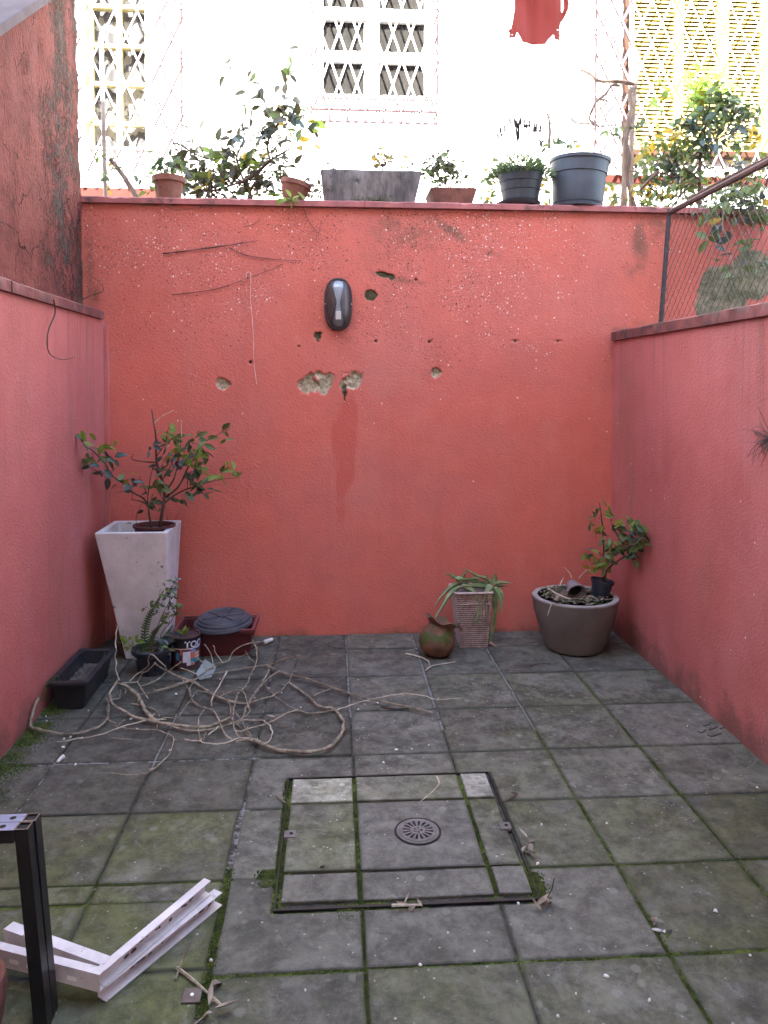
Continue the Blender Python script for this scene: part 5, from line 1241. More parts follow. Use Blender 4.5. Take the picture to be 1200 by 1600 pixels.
# ------------------------------------------------------------------ pots along the top of the back wall
CT = 2.5235; YP = 4.57
def onwall(u): p = wy(u, 318, YP); return Vector((p.x, YP, CT))
def pxw(a, c, y=YP): return abs(wy(c, 300, y).x-wy(a, 300, y).x)
def potprof(r0, r1, h, rim=.02, lip=.006):
    return [(r0,0),(r0+(r1-r0)*(1-rim/h),h-rim),(r1+lip,h-rim+.001),(r1+lip+.001,h-.003),(r1+lip-.002,h),(r1-.006,h),(r1-.01,h-.03),(0,h-.03)]
# a small terracotta pot
p = onwall(263.5); a = thing('flower_pot', 'small terracotta pot at the left end of the wall top', 'pot', p)
MB().lathe(potprof(.068, .088, .145, .035, .006), 36, Matrix.Translation(p)).build('pot', M['terra'], a, smooth=True)
MB().lathe([(.084,.116),(0,.122)], 20, Matrix.Translation(p)).build('soil', M['soil'], a)
a = thing('potted_plant', 'clump of soft green leaves in the small terracotta pot on the wall', 'plant', p+Vector((0,0,.12)))
cl = [(236,255,3,'m'),(232,270,3,'b'),(236,290,3,'bm'),(245,270,4,'b'),(250,258,4,'d'),(258,262,5,'d'),(266,262,5,'d'),(256,250,4,'d'),(275,262,5,'m'),(280,255,4,'m'),(286,262,3,'d'),(268,250,3,'d'),(247,280,2,'b'),(233,240,2,'m'),(231,300,2,'m'),(262,272,4,'m')]
clusters(a, cl, .055, 3.5, lambda u: YP-.02, 'd', wy, .1)
b = MB()
for u, v in ((238,255),(262,248),(280,256),(236,290)): b.tube([p+Vector((0,0,.12)), wy((u+263)/2, (v+272)/2-4, YP), wy(u, v, YP-.03)], .003, .0015, 5, 3)
b.build('stem', M['stem_dk'], a)
# concrete trough
pa, pb = wy(508, 318, YP-.07), wy(648, 320, YP-.07); ta, tb = wy(500, 264, YP-.09), wy(660, 266, YP-.09); hh = (ta.z+tb.z)/2-CT
p = Vector(((pa.x+pb.x)/2, YP, CT)); a = thing('concrete_trough', 'long weathered grey concrete trough in the middle of the wall top', 'trough', p)
b = MB(); n = 10
def ringt(x0, x1, y0, y1, z, amp=.002):
    r = [(x0+(x1-x0)*i/n, y0, z) for i in range(n)]+[(x1, y0+(y1-y0)*i/3, z) for i in range(3)]+[(x1-(x1-x0)*i/n, y1, z) for i in range(n)]+[(x0, y1-(y1-y0)*i/3, z) for i in range(3)]
    return [(q[0]+random.uniform(-amp, amp), q[1]+random.uniform(-amp, amp), q[2]+random.uniform(-amp, amp)*(0 if z == CT else 1)) for q in r]
R = [ringt(pa.x, pb.x, YP-.07, YP+.11, CT, .002), ringt((pa.x+ta.x)/2, (pb.x+tb.x)/2, YP-.08, YP+.12, CT+hh*.5), ringt(ta.x+.004, tb.x-.004, YP-.089, YP+.129, CT+hh-.008), ringt(ta.x+.01, tb.x-.01, YP-.083, YP+.123, CT+hh), ringt(ta.x+.035, tb.x-.035, YP-.06, YP+.10, CT+hh), ringt(ta.x+.045, tb.x-.045, YP-.05, YP+.09, CT+hh-.06)]
m = len(R[0]); fs = [(j*m+i, j*m+(i+1) % m, (j+1)*m+(i+1) % m, (j+1)*m+i) for j in range(len(R)-1) for i in range(m)]+[tuple(reversed(range(m))), tuple((len(R)-1)*m+i for i in range(m))]
b.add(sum(R, []), fs).build('trough', M['conc_old'], a, smooth=True)
lst = []
for _ in range(260): lst.append(((random.gauss(wy(585,316,YP-.08).x, .07), YP-.085+random.uniform(-.012, .006), CT+abs(random.gauss(0, .012))), rdir(-.2, .6), rnrm(), random.uniform(.008, .018)))
joined_leaves(a, lst, 0, 0, M['moss'], 'moss')
a = thing('trough_plant', 'sparse sunlit yellowish sprigs rising behind the concrete trough', 'plant', p+Vector((.05,.05,hh-.05)))
lst = []
for (u, v, n_) in [(600,240,26),(590,252,20),(607,252,22),(596,258,20),(620,250,8),(638,251,5),(650,252,4),(545,256,4),(515,262,5)]:
    for _ in range(n_): lst.append((wy(u+random.gauss(0,5), v+random.gauss(0,4), YP+.07+random.gauss(0,.03)), rdir(0), rnrm(), random.uniform(.024, .048)))
joined_leaves(a, lst[::2], 0, 0, M['leaf_ol'], aspect=.5); joined_leaves(a, lst[1::2], 0, 0, M['leaf_ye'], aspect=.5)
b = MB()
for u, v in ((600,236),(592,250),(610,250),(645,250),(622,252)): b.tube([wy(600, 272, YP+.03), wy((u+600)/2+2, 258, YP+.05), wy(u, v, YP+.07)], .002, .001, 5, 3)
b.build('stem', M['stem_dk'], a)
# terracotta tapered square pot
pa, pb, ta, tb = wy(682, 321, YP-.05), wy(737, 323, YP-.05), wy(673, 292, YP-.07), wy(746, 294, YP-.07); hh = ta.z-CT
p = Vector(((pa.x+pb.x)/2, YP, CT)); a = thing('square_pot', 'tapered square terracotta pot right of the concrete trough', 'pot', p)
b = MB(); wdp = pb.x-pa.x; wdt = tb.x-ta.x
R = [[(pa.x,YP-.05),(pb.x,YP-.05),(pb.x,YP-.05+wdp),(pa.x,YP-.05+wdp)], [(ta.x,YP-.07),(tb.x,YP-.07),(tb.x,YP-.07+wdt),(ta.x,YP-.07+wdt)], [(ta.x+.015,YP-.055),(tb.x-.015,YP-.055),(tb.x-.015,YP-.085+wdt),(ta.x+.015,YP-.085+wdt)], [(ta.x+.025,YP-.045),(tb.x-.025,YP-.045),(tb.x-.025,YP-.095+wdt),(ta.x+.025,YP-.095+wdt)]]
zs = [CT, CT+hh, CT+hh, CT+hh-.03]; vs = [(q[0], q[1], z) for r, z in zip(R, zs) for q in r]
b.add(vs, [(3,2,1,0),(12,13,14,15)]+[(4*k+i, 4*k+(i+1) % 4, 4*k+4+(i+1) % 4, 4*k+4+i) for k in range(3) for i in range(4)]).build('pot', M['terra_dk'], a, bevel=.004)
lst = [((random.uniform(ta.x+.02, tb.x-.02), YP+random.uniform(-.06, .1), CT+hh-.02+random.uniform(0, .025)), rdir(-.4), rnrm(), random.uniform(.012, .03)) for _ in range(300)]
joined_leaves(a, lst, 0, 0, M['moss'], 'moss')
a = thing('potted_plant', 'light bushy little plant in the tapered square terracotta pot', 'plant', p+Vector((0,.03,hh-.02)))
lst = []
for (u, v, n_) in [(680,262,40),(690,252,35),(700,262,35),(672,272,30),(712,262,18),(695,242,14),(690,278,30),(676,250,12),(705,280,16),(716,258,8),(720,285,8)]:
    for _ in range(n_): lst.append((wy(u+random.gauss(0,6), v+random.gauss(0,5), YP+.04+random.gauss(0,.04)), rdir(0), rnrm(), random.uniform(.026, .052)))
random.shuffle(lst); joined_leaves(a, lst[:170], 0, 0, M['leaf_ol'], 'foliage', .5); joined_leaves(a, lst[170:], 0, 0, M['leaf_md'], 'foliage', .5)
clusters(a, [(686,250,2,'d'),(694,240,1,'d'),(683,262,2,'m'),(697,268,2,'m'),(735,283,1,'d')], .045, 3, lambda u: YP+.02)
b = MB()
for u, v in ((680,255),(690,245),(702,262),(714,260),(672,275),(735,275)): b.tube([wy(700+(u-700)*.4, 292, YP+.02), wy((u+700)/2, (v+292)/2, YP+.03), wy(u, v, YP+.04)], .0025, .001, 5, 3)
b.build('stem', M['stem_dk'], a)
# dark pot on a saucer with lavender
p = onwall(810); a = thing('saucer', 'round dark saucer under the grey pot of lavender on the wall', 'saucer', p)
MB().lathe([(.10,0),(.13,.022),(.134,.030),(.128,.030),(.10,.012),(0,.012)], 40, Matrix.Translation(p)).build('dish', M['gray_pot'], a, smooth=True)
p = p+Vector((.012,0,.013)); a = thing('flower_pot', 'dark grey plastic pot on a saucer holding bushy lavender', 'pot', p)
MB().lathe([(.098,0),(.103,.03),(.107,.032),(.113,.085),(.1165,.087),(.123,.135),(.1265,.137),(.133,.188),(.140,.190),(.141,.205),(.136,.206),(.128,.19),(.125,.17),(0,.17)], 44, Matrix.Translation(p)).build('pot', M['gray_pot'], a, smooth=True)
MB().lathe([(.124,.171),(0,.18)], 24, Matrix.Translation(p)).build('soil', M['soil'], a)
a = thing('lavender', 'bushy grey-green lavender with thin flower spikes in the saucer pot', 'plant', p+Vector((0,0,.178)))
lst = []
for _ in range(1150):
    g = random.uniform(0, 2*pi); r = .185*math.sqrt(random.random()); zz = .175+random.random()*.115*(1-(r/.2)**2)+.02*(1-r/.19)
    q = p+Vector((r*math.cos(g), r*math.sin(g), zz-.02*(r/.19))); d = Vector((math.cos(g)*(.4+r*5), math.sin(g)*(.4+r*5), random.uniform(.2, 1.0))); lst.append((q, d, rnrm(), random.uniform(.028, .055)))
joined_leaves(a, lst[:700], 0, 0, M['leaf_md'], 'foliage', .2); joined_leaves(a, lst[700:], 0, 0, M['leaf_dk'], 'foliage', .2)
for pts in zp(760, 180, 7.5, [(270,20,300,180),(330,40,360,270),(350,60,365,260),(370,90,372,240),(385,60,380,250),(403,10,395,230),(450,60,440,240),(475,80,465,270),(505,60,495,260),(500,170,490,290),(560,100,555,340),(585,100,575,330),(640,100,600,320),(155,130,200,280),(165,190,200,290),(125,220,180,300),(210,120,230,260),(675,290,600,330)]):
    u, v = pts[0], pts[1]; u2, v2 = 760+pts[2]/7.5, 180+pts[3]/7.5; yv = YP+random.uniform(-.05, .08)
    t_, bt = wy(u, v, yv), wy(u2, v2+6, YP); L_ = (t_-bt); md = bt+L_*.6
    q = MB().tube([bt, bt+L_*.55, t_], .0036, .0030, 5, 2); q.tube([bt+L_*.66, bt+L_*.74, bt+L_*.9, t_], .0070, .0048, 6, 2, .4); q.build('flower_spike', M['spike'], a)
for pts in ([(20,600),(40,520),(90,490),(130,500)], [(0,700),(20,600)]):
    pass
clusters(a, [(765,262,4,'y'),(768,275,4,'m'),(762,285,3,'my'),(772,255,3,'m'),(760,300,3,'b')], .05, 3, lambda u: YP+.06)
# big dark pot, leaning
p = onwall(902); bm_ = Matrix.Translation(p)@Matrix.Rotation(rad(2.5), 4, 'Y')
a = thing('flower_pot', 'largest slate-grey plastic pot at the right of the wall top', 'pot', p)
MB().lathe([(.140,0),(.145,.004),(.148,.018),(.144,.020),(.150,.032),(.146,.034),(.151,.055),(.160,.20),(.1665,.203),(.173,.272),(.181,.274),(.183,.292),(.176,.294),(.168,.27),(.165,.25),(0,.25)], 52, bm_).build('pot', M['gray_pot_b'], a, smooth=True)
MB().lathe([(.164,.251),(0,.265)], 24, bm_).build('soil', M['soil'], a)
a = thing('pruned_plant', 'bare cut grey stem with a few leaves in the largest slate-grey pot', 'plant', bm_@Vector((0,0,.255)))
Zc = lambda pts: zp(760, 180, 7.5, pts)
b = MB()
for pts, r0, r1 in [([(735,390),(735,300),(745,200),(740,100),(728,20),(715,-20)], .010, .006), ([(745,100),(800,80),(830,60)], .004, .002), ([(730,60),(745,10),(750,-60)], .004, .002), ([(720,10),(700,-10)], .003, .002), ([(745,200),(700,110),(685,125)], .002, .001)]:
    branch(b, Zc(pts), YP, r0, r1)
b.build('trunk', M['bark'], a, smooth=True)
clusters(a, zp(760, 180, 7.5, [(740,360,3,'m'),(700,370,2,'d'),(850,335,2,'d'),(890,340,3,'d'),(930,345,2,'d'),(1020,335,3,'m'),(1050,350,2,'y'),(660,375,2,'d'),(800,350,2,'m')]), .05, 2, lambda u: YP-.03, 'd', wy, -.2)
# terracotta bowl, tipped
p = onwall(455); cmx = Matrix.Translation(p+Vector((0,0,.0)))@Matrix.Rotation(rad(14), 4, 'Y')
a = thing('flower_bowl', 'tilted terracotta bowl half hidden by leaves, left of the concrete trough', 'pot', p)
MB().lathe([(.05,.012),(.075,.07),(.082,.105),(.09,.107),(.091,.135),(.084,.136),(.078,.11),(0,.10)], 36, cmx).build('pot', M['terra'], a, smooth=True)
MB().lathe([(.077,.101),(0,.108)], 20, cmx).build('soil', M['soil'], a)
a = thing('trailing_plant', 'bright green leaves trailing over the coping below the terracotta bowl', 'plant', onwall(450)+Vector((0,-.08,0)))
b = MB(); b.tube([onwall(448)+Vector((0,-.05,.01)), wy(450, 313, 4.43), wy(470, 312, 4.43)], .003, .0015, 5, 3); b.build('stem', M['leaf_md'], a)
clusters(a, [(438,311,4,'b'),(446,313,4,'b'),(452,314,4,'b'),(460,313,4,'b'),(468,311,3,'b'),(474,312,2,'b')], .05, 2.5, lambda u: 4.42, 'b', wy, .1)

# ------------------------------------------------------------------ shrubs and stakes behind the wall
Zs = lambda pts: zp(270, 60, 5, pts); YS = lambda u: 4.84
sh = thing('broadleaf_shrub', 'straggly broad-leaved shrub growing behind the wall left of the trough', 'shrub', wy(392, 318, 4.84))
b = MB()
for pts, r0, r1 in [([(610,1300),(600,1200),(560,1130),(680,1030),(760,960)], .017, .008), ([(60,1130),(200,1180),(320,1190),(450,1150),(600,1090),(740,970),(850,900),(920,860)], .008, .005), ([(320,1190),(400,1230),(440,1260)], .006, .004), ([(600,1200),(640,1130),(700,1060)], .01, .006),
     ([(0,820),(60,830),(150,890),(240,930),(330,960),(420,1040),(560,1130)], .005, .006), ([(560,1130),(500,950),(530,850),(560,760),(540,690),(500,640)], .008, .003), ([(760,960),(740,820),(800,700),(860,600),(860,500),(890,400),(905,280),(915,150)], .008, .002), ([(740,820),(680,720),(660,640),(650,560),(680,430),(600,300),(570,200),(520,120)], .005, .001), ([(595,290),(490,290),(450,220),(480,160),(440,90)], .002, .001),
     ([(20,800),(160,800),(270,770),(350,780),(480,790),(530,850)], .003, .004), ([(860,600),(960,620),(1060,590),(1090,560)], .005, .002), ([(860,620),(950,670),(1000,700),(1040,760)], .005, .002), ([(760,1040),(850,1030),(960,1020)], .005, .002), ([(740,1090),(850,1080),(960,1110),(1040,1150)], .004, .002), ([(330,960),(310,860),(270,740)], .004, .002), ([(620,300),(640,130)], .001, .0008), ([(250,1260),(300,1120),(330,960)], .008, .004), ([(300,1260),(310,1150)], .007, .005)]:
    branch(b, Zs(pts), YS, r0, r1, wy, 6, .15, .05)
b.build('trunk', M['stem_dk'], sh, smooth=True)
cl = [(140,735,2),(215,760,1),(180,870,3),(230,840,1),(60,930,4),(130,960,5),(230,970,5),(300,930,4,'mb'),(350,950,3,'mb'),(330,830,3),(100,1080,5),(200,1080,5),(290,1090,5),(350,1060,4,'my'),(420,1050,4),(430,930,4),(460,860,4),(480,770,3,'os'),(565,805,2,'s'),(520,680,2),(540,970,5,'om'),(600,870,4,'dy'),(560,980,3,'mb'),(670,935,4,'mb'),(750,890,2,'by'),(700,750,5,'os'),(780,790,4,'os'),(740,640,4),(720,700,4),(810,565,5,'om'),(850,640,4,'my'),(930,640,5,'os'),(980,605,3,'om'),(920,560,3),(1020,570,3,'m'),(1050,680,3,'s'),(1110,680,4,'by'),(1110,740,2,'o'),(1020,830,2,'y'),(1070,850,2,'y'),(970,740,3,'my'),(890,800,2),(940,800,2,'y'),(880,885,2),(830,950,2),(910,960,1),(870,990,1),(970,1020,1),(860,1030,4),(650,1050,5),(580,1140,5),(680,1150,4),(780,1130,4,'os'),(800,1200,3,'m'),(450,1230,2),(600,1230,3,'m'),(510,1000,4),(620,1000,3,'om'),(400,1000,3),
      (555,500,2,'m'),(610,430,1),(690,440,2),(660,500,2),(600,565,2),(640,550,1),(605,650,2),(610,700,1),(680,390,1),(640,330,1),(640,272,1),(595,295,1),(450,110,1),(455,160,1),(490,200,1,'m'),(520,205,1),(405,225,1),(420,285,1),(980,100,1),(915,150,1,'m'),(930,190,1),(860,220,1),(960,210,1),(910,260,2),(840,345,1),(900,390,1),(880,460,3),(745,540,1),(830,520,2,'my'),(20,1000,3),(150,1180,4),(60,1180,3),(240,1190,3),(270,1130,3,'y')]
n_ = clusters(sh, zp(270, 60, 5, [c if c[2] == 1 else (c[0], c[1], c[2]+(1 if c[2] > 2 else 0))+c[3:] for c in cl]), .082, 4.5, YS, 'ooomo', wy, .1, 299)
lst = []
for (u, v, n_) in [(310,285,50),(340,290,40),(375,285,50),(400,270,60),(395,300,40),(420,250,60),(350,265,40),(300,265,25),(440,285,30),(490,290,36),(485,305,34),(330,300,50),(420,210,50)]:
    for _ in range(n_): lst.append((wy(u+random.gauss(0,13), v+random.gauss(0,9), 4.90+random.gauss(0,.06)), rdir(0), rnrm(), random.uniform(.03, .055)))
joined_leaves(sh, lst, 0, 0, M['leaf_ol'], aspect=.5)
lst = []
for c in zp(270, 60, 5, cl):
    if c[2] > 2:
        for _ in range(c[2]//2): lst.append((wy(c[0]+random.gauss(0, 6), c[1]+random.gauss(0, 6), 4.88+random.gauss(0,.05)), rdir(.1), rnrm(), random.uniform(.04, .075)))
joined_leaves(sh, lst, 0, 0, M['leaf_ol'], aspect=.55)

# right-hand bush
rb = thing('climbing_bush', 'dense mixed green and yellow bush climbing behind the wire fence', 'shrub', wy(1090, 325, 4.86))
Zr = lambda pts: zp(1000, 90, 6, pts); YR = lambda u: 4.86
b = MB()
for pts, r0, r1, yy in [([(560,1420),(560,1150),(570,900),(600,700),(640,500),(690,300)], .012, .004, 4.86), ([(560,1150),(420,1050),(320,1120),(180,1080),(0,1250)], .007, .005, 4.82), ([(570,900),(700,780),(860,700),(1000,600)], .007, .003, 4.84), ([(0,1250),(120,1110),(190,1060)], .008, .004, 4.8), ([(600,700),(500,650),(330,620)], .006, .003, 4.84), ([(570,1000),(760,1080),(850,1000),(900,960)], .004, .002, 4.84), ([(300,1400),(420,1250),(560,1150)], .006, .005, 4.84),
     ]:
    branch(b, Zr(pts), yy, r0, r1, wy, 6, .15, .03)
b.build('trunk', M['stem_dk'], rb, smooth=True)
b = MB(); branch(b, Zr([(1000,1160),(880,1300),(760,1420),(770,1560)]), 4.32, .004, .0025); b.build('hanging_branch', M['stem_dk'], rb, smooth=True)
b = MB(); branch(b, zp(900, 180, 4, [(905,500),(920,600),(915,700),(940,800),(985,945)]), 4.30, .004, .0025); branch(b, zp(900, 180, 4, [(900,640),(830,660),(770,700)]), 4.30, .0025, .0015); branch(b, zp(900, 180, 4, [(1020,720),(1080,770),(1100,860)]), 4.30, .0025, .0015); b.build('hanging_branch', M['wood'], rb, smooth=True)
front = zp(900, 180, 4, [(780,590,2,'m'),(830,600,2,'m'),(790,690,1,'y'),(830,720,3,'m'),(890,680,3,'s'),(900,740,3,'s'),(870,820,3,'s'),(820,770,3,'m'),(1000,560,3,'s'),(1030,650,3,'s'),(960,640,2),(1050,790,3,'m'),(1050,830,2,'m'),(1110,650,2,'m'),(1120,930,4,'m'),(970,980,3,'m'),(1000,1000,2,'m'),(1020,880,2,'s'),(910,900,1,'m'),(1180,930,3,'d'),(1000,470,3,'s'),(930,500,3,'d'),(1060,500,3,'d'),(1110,560,3,'s'),(1150,520,3,'y'),(1120,450,3,'m'),(1170,420,4,'m')])
clusters(rb, front+[(1150,305,5,'m'),(1180,310,5,'sm'),(1125,320,5,'m'),(1195,330,5,'m'),(1165,340,4,'s'),(1140,345,4,'m'),(1190,370,3,'m'),(1120,360,3,'m'),(1100,372,2,'m')], .078, 4, lambda u: 4.28, 'm', wy, .25, 90)
c2 = [(470,190,3,'b'),(580,160,2,'b'),(540,230,3,'b'),(620,230,3,'b'),(700,235,4,'b'),(480,260,3,'b'),(420,310,2,'b'),(560,290,4,'by'),(660,310,4,'b'),(730,300,3,'m'),(800,290,3,'mb'),(520,360,4,'bm'),(610,360,4,'bm'),(700,380,4,'m'),(780,370,4,'d'),(500,420,4,'b'),(580,440,4,'m'),(690,450,4,'m'),(800,440,4,'d'),(890,420,2,'s'),(200,250,2,'m'),(270,320,1,'y'),(160,440,2,'m'),(560,510,4,'m'),(640,540,3,'d'),(730,520,4,'d'),(830,520,4,'d'),(900,480,4,'d'),(960,560,4,'d'),(1080,550,4,'m'),(1000,480,2,'d'),
      (330,680,3,'y'),(270,750,3,'y'),(380,620,4,'d'),(480,640,5,'sd'),(530,690,4,'s'),(600,660,4,'sd'),(700,680,4,'s'),(830,690,3,'s'),(970,620,3,'s'),(1030,680,4,'my'),(1050,750,3,'y'),(740,780,3,'s'),(640,800,4,'s'),(540,800,4,'d'),(460,820,3,'m'),(380,830,4,'dm'),(280,870,4,'sd'),(250,820,3,'m'),(420,920,3,'m'),(340,930,3,'d'),(560,900,4,'d'),(660,900,4,'s'),(930,830,3,'m'),(870,800,2,'d'),(60,870,3,'y'),(100,950,3,'m'),(210,1000,2,'d'),(300,1010,3,'s'),(420,1000,4,'my'),(80,1010,2,'m'),(70,1080,2,'d'),(340,1080,4,'s'),(480,1090,3,'m'),(230,1160,4,'d'),(140,1220,3,'y'),(330,1230,4,'m'),(420,1140,4,'d'),(580,1170,4,'m'),(700,1100,4,'my'),(760,1150,3,'m'),(900,1040,3,'my'),(1000,1060,3,'y'),(930,1000,2,'s'),(1110,1000,2,'m'),(460,1260,3,'m'),(250,1330,2,'y'),(100,1390,4,'m'),(30,1330,3,'m'),(200,1410,4,'d')]
clusters(rb, zp(1000, 90, 6, c2), .078, 5.0, YR, 'om', wy, .1, 218)
lst = []
for (u, v, n_) in [(1110,150,30),(1100,190,50),(1090,240,70),(1130,180,35),(1030,250,50),(1020,290,50),(1045,215,25),(1060,270,80),(1060,310,60),(1100,310,60),(1160,200,40),(1150,290,70),(1190,270,50),(1020,320,60)]:
    for _ in range(n_): lst.append((wy(u+random.gauss(0,16), v+random.gauss(0,14), 4.92+random.gauss(0,.07)), rdir(0), rnrm(), random.uniform(.035, .065)))
joined_leaves(rb, lst[::2], 0, 0, M['leaf_md'], aspect=.55); joined_leaves(rb, lst[1::2], 0, 0, M['leaf_ol'], aspect=.55)
fill = {'o': [], 'd': [], 's': [], 'm': [], 'b': [], 'y': []}
for c in zp(1000, 90, 6, c2):
    for _ in range(c[2]*2):
        k = random.choice(c[3] if len(c) > 3 else 'om'); fill[k].append((wy(c[0]+random.gauss(0, 9), c[1]+random.gauss(0, 9), 4.90+random.gauss(0,.06)), rdir(.1), rnrm(), random.uniform(.045, .085)))
for k, mt in (('o','leaf_ol'),('d','leaf_dk'),('s','leaf_bl'),('m','leaf_md'),('b','leaf_br'),('y','leaf_ye')): joined_leaves(rb, fill[k], 0, 0, M[mt], aspect=.55)
lst = []
for (u, v, n_) in [(1150,305,80),(1180,315,80),(1135,320,60),(1190,340,70),(1120,330,40),(1165,335,50)]:
    for _ in range(n_): lst.append((wy(u+random.gauss(0,12), v+random.gauss(0,8), 4.36+random.gauss(0,.04)), rdir(.2), rnrm(), random.uniform(.03, .055)))
joined_leaves(rb, lst, 0, 0, M['leaf_md'])
# low weeds between the pots
for (uu, lab, lst0) in [(870, 'low leafy weeds behind the saucer pot and the largest grey pot', [(768,300,6),(770,285,6),(764,312,8),(852,300,4),(856,312,5),(848,285,3),(955,300,7),(960,312,8),(950,290,4)]), (1000, 'low leafy weeds at the foot of the old wooden post', [(975,310,8),(965,322,6),(1010,318,10),(1020,322,8),(990,300,6),(1000,290,4),(955,320,5)])]:
    a = thing('weed_clump', lab, 'weeds', wy(uu, 322, 4.75)); c3 = [(u, v, n) for u, v, n in lst0]
    clusters(a, c3, .05, 4, lambda u: 4.75, 'my', wy, -.1)
# stakes and the dead vine on its post
def stake(pts, y, r0, r1, mat, label, cat, name):
    P = [wy(u, v, y) for u, v in pts]; return tag(MB().tube(P, r0, r1, 8, 2, .06).build(name, mat, None, True, at=P[0]), label, cat)
stake([(165,312),(163,240),(161,160)], 4.95, .013, .013, M['wood'], 'weathered grey lower length of upright stake at the left end of the wall', 'stake', 'wooden_stake')
stake([(160.5,158),(158,52)], 4.95, .0145, .0135, M['white_wd'], 'white-painted upper pole standing on the grey stake at far left', 'pole', 'white_pole')
stake([(216,312),(195,278),(172,248)], 4.85, .017, .012, M['bark'], 'thick cut branch leaning left behind the small terracotta pot', 'branch', 'cut_branch')
a = thing('climber_sprig', 'little leafy sprig on the leaning cut branch at far left', 'plant', wy(172, 250, 4.82))
clusters(a, [(148,240,3,'m'),(156,247,3,'m'),(166,246,4,'m'),(172,255,3,'y'),(160,275,2,'m'),(168,292,3,'y'),(172,280,2,'d'),(178,262,3,'d'),(212,278,2,'d'),(222,282,2,'d')], .045, 3, lambda u: 4.82)
b = MB(); b.tube([wy(172,252,4.83), wy(160,246,4.82), wy(147,240,4.82)], .003, .0015, 5, 2); b.tube([wy(175,290,4.83), wy(200,280,4.82), wy(225,283,4.82)], .002, .001, 5, 2); b.build('stem', M['stem_dk'], a)
Zv = lambda pts: zp(880, 80, 6.156, pts)
P = [wy(u, v, 4.80) for u, v in Zv([(655,1520),(655,900),(672,600),(690,300),(700,-20)])]
tag(MB().tube(P, .018, .014, 8, 3, .05).build('wooden_post', M['wood'], None, True, at=P[0]), 'upright grey wooden post behind the wall right of the largest grey pot', 'post')
dv = thing('dead_vine', 'gnarled dead vine twisted round the wooden post and reaching left', 'vine', wy(970, 325, 4.77))
b = MB()
for pts, r0, r1 in [([(580,1520),(590,1200),(600,900),(622,700),(655,560),(640,400),(690,330),(600,300),(520,290),(420,290),(330,280),(260,220),(170,180)], .020, .008), ([(700,1520),(620,1250),(640,1000),(600,820),(660,640),(700,480)], .010, .006), ([(540,330),(470,330),(400,420),(330,470),(280,560),(255,660),(350,725)], .009, .007), ([(330,470),(400,470),(440,495)], .008, .003),
     ([(75,620),(80,650),(130,690),(240,695),(350,720),(480,710),(620,660),(740,570)], .006, .003), ([(40,905),(180,850),(300,740)], .003, .003), ([(370,700),(340,600),(300,540),(360,440)], .003, .002), ([(370,660),(500,520),(650,430),(710,420)], .003, .002), ([(240,695),(250,780),(275,790)], .004, .002), ([(700,360),(740,0),(660,20),(690,100)], .004, .002), ([(740,0),(800,40),(850,20)], .004, .002), ([(730,250),(850,330),(960,200),(1060,20)], .003, .0015), ([(385,290),(380,180),(400,100)], .002, .001), ([(600,620),(560,700),(640,720),(740,700),(740,610)], .003, .002), ([(560,1180),(640,1155),(720,1165),(830,1200)], .004, .003), ([(830,1200),(900,1160),(760,1300),(680,1420)], .006, .004), ([(520,1140),(480,1000),(500,950)], .0025, .0015)]:
    branch(b, Zv(pts), 4.77, r0, r1, wy, 6, .2, .02)
b.build('stem', M['bark'], dv, smooth=True)
clusters(dv, zp(880, 80, 6.156, [(420,770,2,'m'),(520,740,3,'m'),(700,740,4,'d'),(740,720,3,'d'),(690,790,2,'d'),(640,720,2,'m'),(910,510,2,'b'),(840,470,1,'b'),(930,310,2,'y'),(760,860,2,'m'),(800,940,3,'y'),(560,800,2,'d')]), .055, 2.5, lambda u: 4.74, 'm', wy, .2)

# ------------------------------------------------------------------ fallen vine tangle on the paving
vt = thing('vine_tangle', 'tangle of long dry fallen vines spread over the paving at left', 'vines', fl(300, 1110))
Za = lambda pts: zp(140, 1000, 5.4545, pts); Zb = lambda pts: zp(320, 1000, 5.4545, pts)
Zcx = lambda pts: zp(380, 970, 2.857, pts)
def vine(pts, r0, r1, mat='vine', zz=None, jit=.12):
    n = len(pts); P = []
    for i, q in enumerate(pts):
        z = q[2] if len(q) > 2 else r0+.004+.010*abs(math.sin(i*1.7+q[0]*.05))
        P.append(fl(q[0], q[1], z))
    for p in P: p.x = max(p.x, XL+.02)
    Q = []
    for i in range(len(P)-1):
        p0, p1, p2, p3 = P[max(i-1,0)], P[i], P[i+1], P[min(i+2,len(P)-1)]; kk = max(3, min(12, int((p2-p1).length/.022)))
        for k in range(kk):
            t = k/kk; q = .5*((2*p1)+(p2-p0)*t+(2*p0-5*p1+4*p2-p3)*t*t+(3*p1-p0-3*p2+p3)*t**3)
            Q.append(q+Vector((random.gauss(0,.0016), random.gauss(0,.0016), abs(random.gauss(0,.0012)))))
    Q.append(P[-1]); kf = .74 if r0 > .0064 else .58; vb = MB().tube(Q, r0*kf, r1*kf, 6, 1, .2)
    for q in Q[2:-2]:                       # leaf scars and snapped side shoots
        if random.random() < .16:
            e = q+Vector((random.gauss(0,.012), random.gauss(0,.012), random.uniform(0,.010))); vb.tube([q, q.lerp(e, .5), e], r0*.40, r0*.15, 5, 1)
    vb.build('vine', M[mat], vt, smooth=True)
vine([(25,1092,.10),(26,1105,.08),(26,1134,.02),(60,1140),(110,1147),(150,1138),(168,1122),(170,1100),(166,1092)], .008, .005)
vine([(88,1160),(120,1155),(153,1149),(190,1136),(225,1127),(260,1124)], .004, .005, 'vine_pale')
vine(Za([(245,345,.05),(180,430,.02),(175,490),(210,560),(300,610),(380,655),(480,680),(570,700),(700,720),(820,738),(930,742),(1010,738),(1090,710),(1200,660)]), .0075, .007)
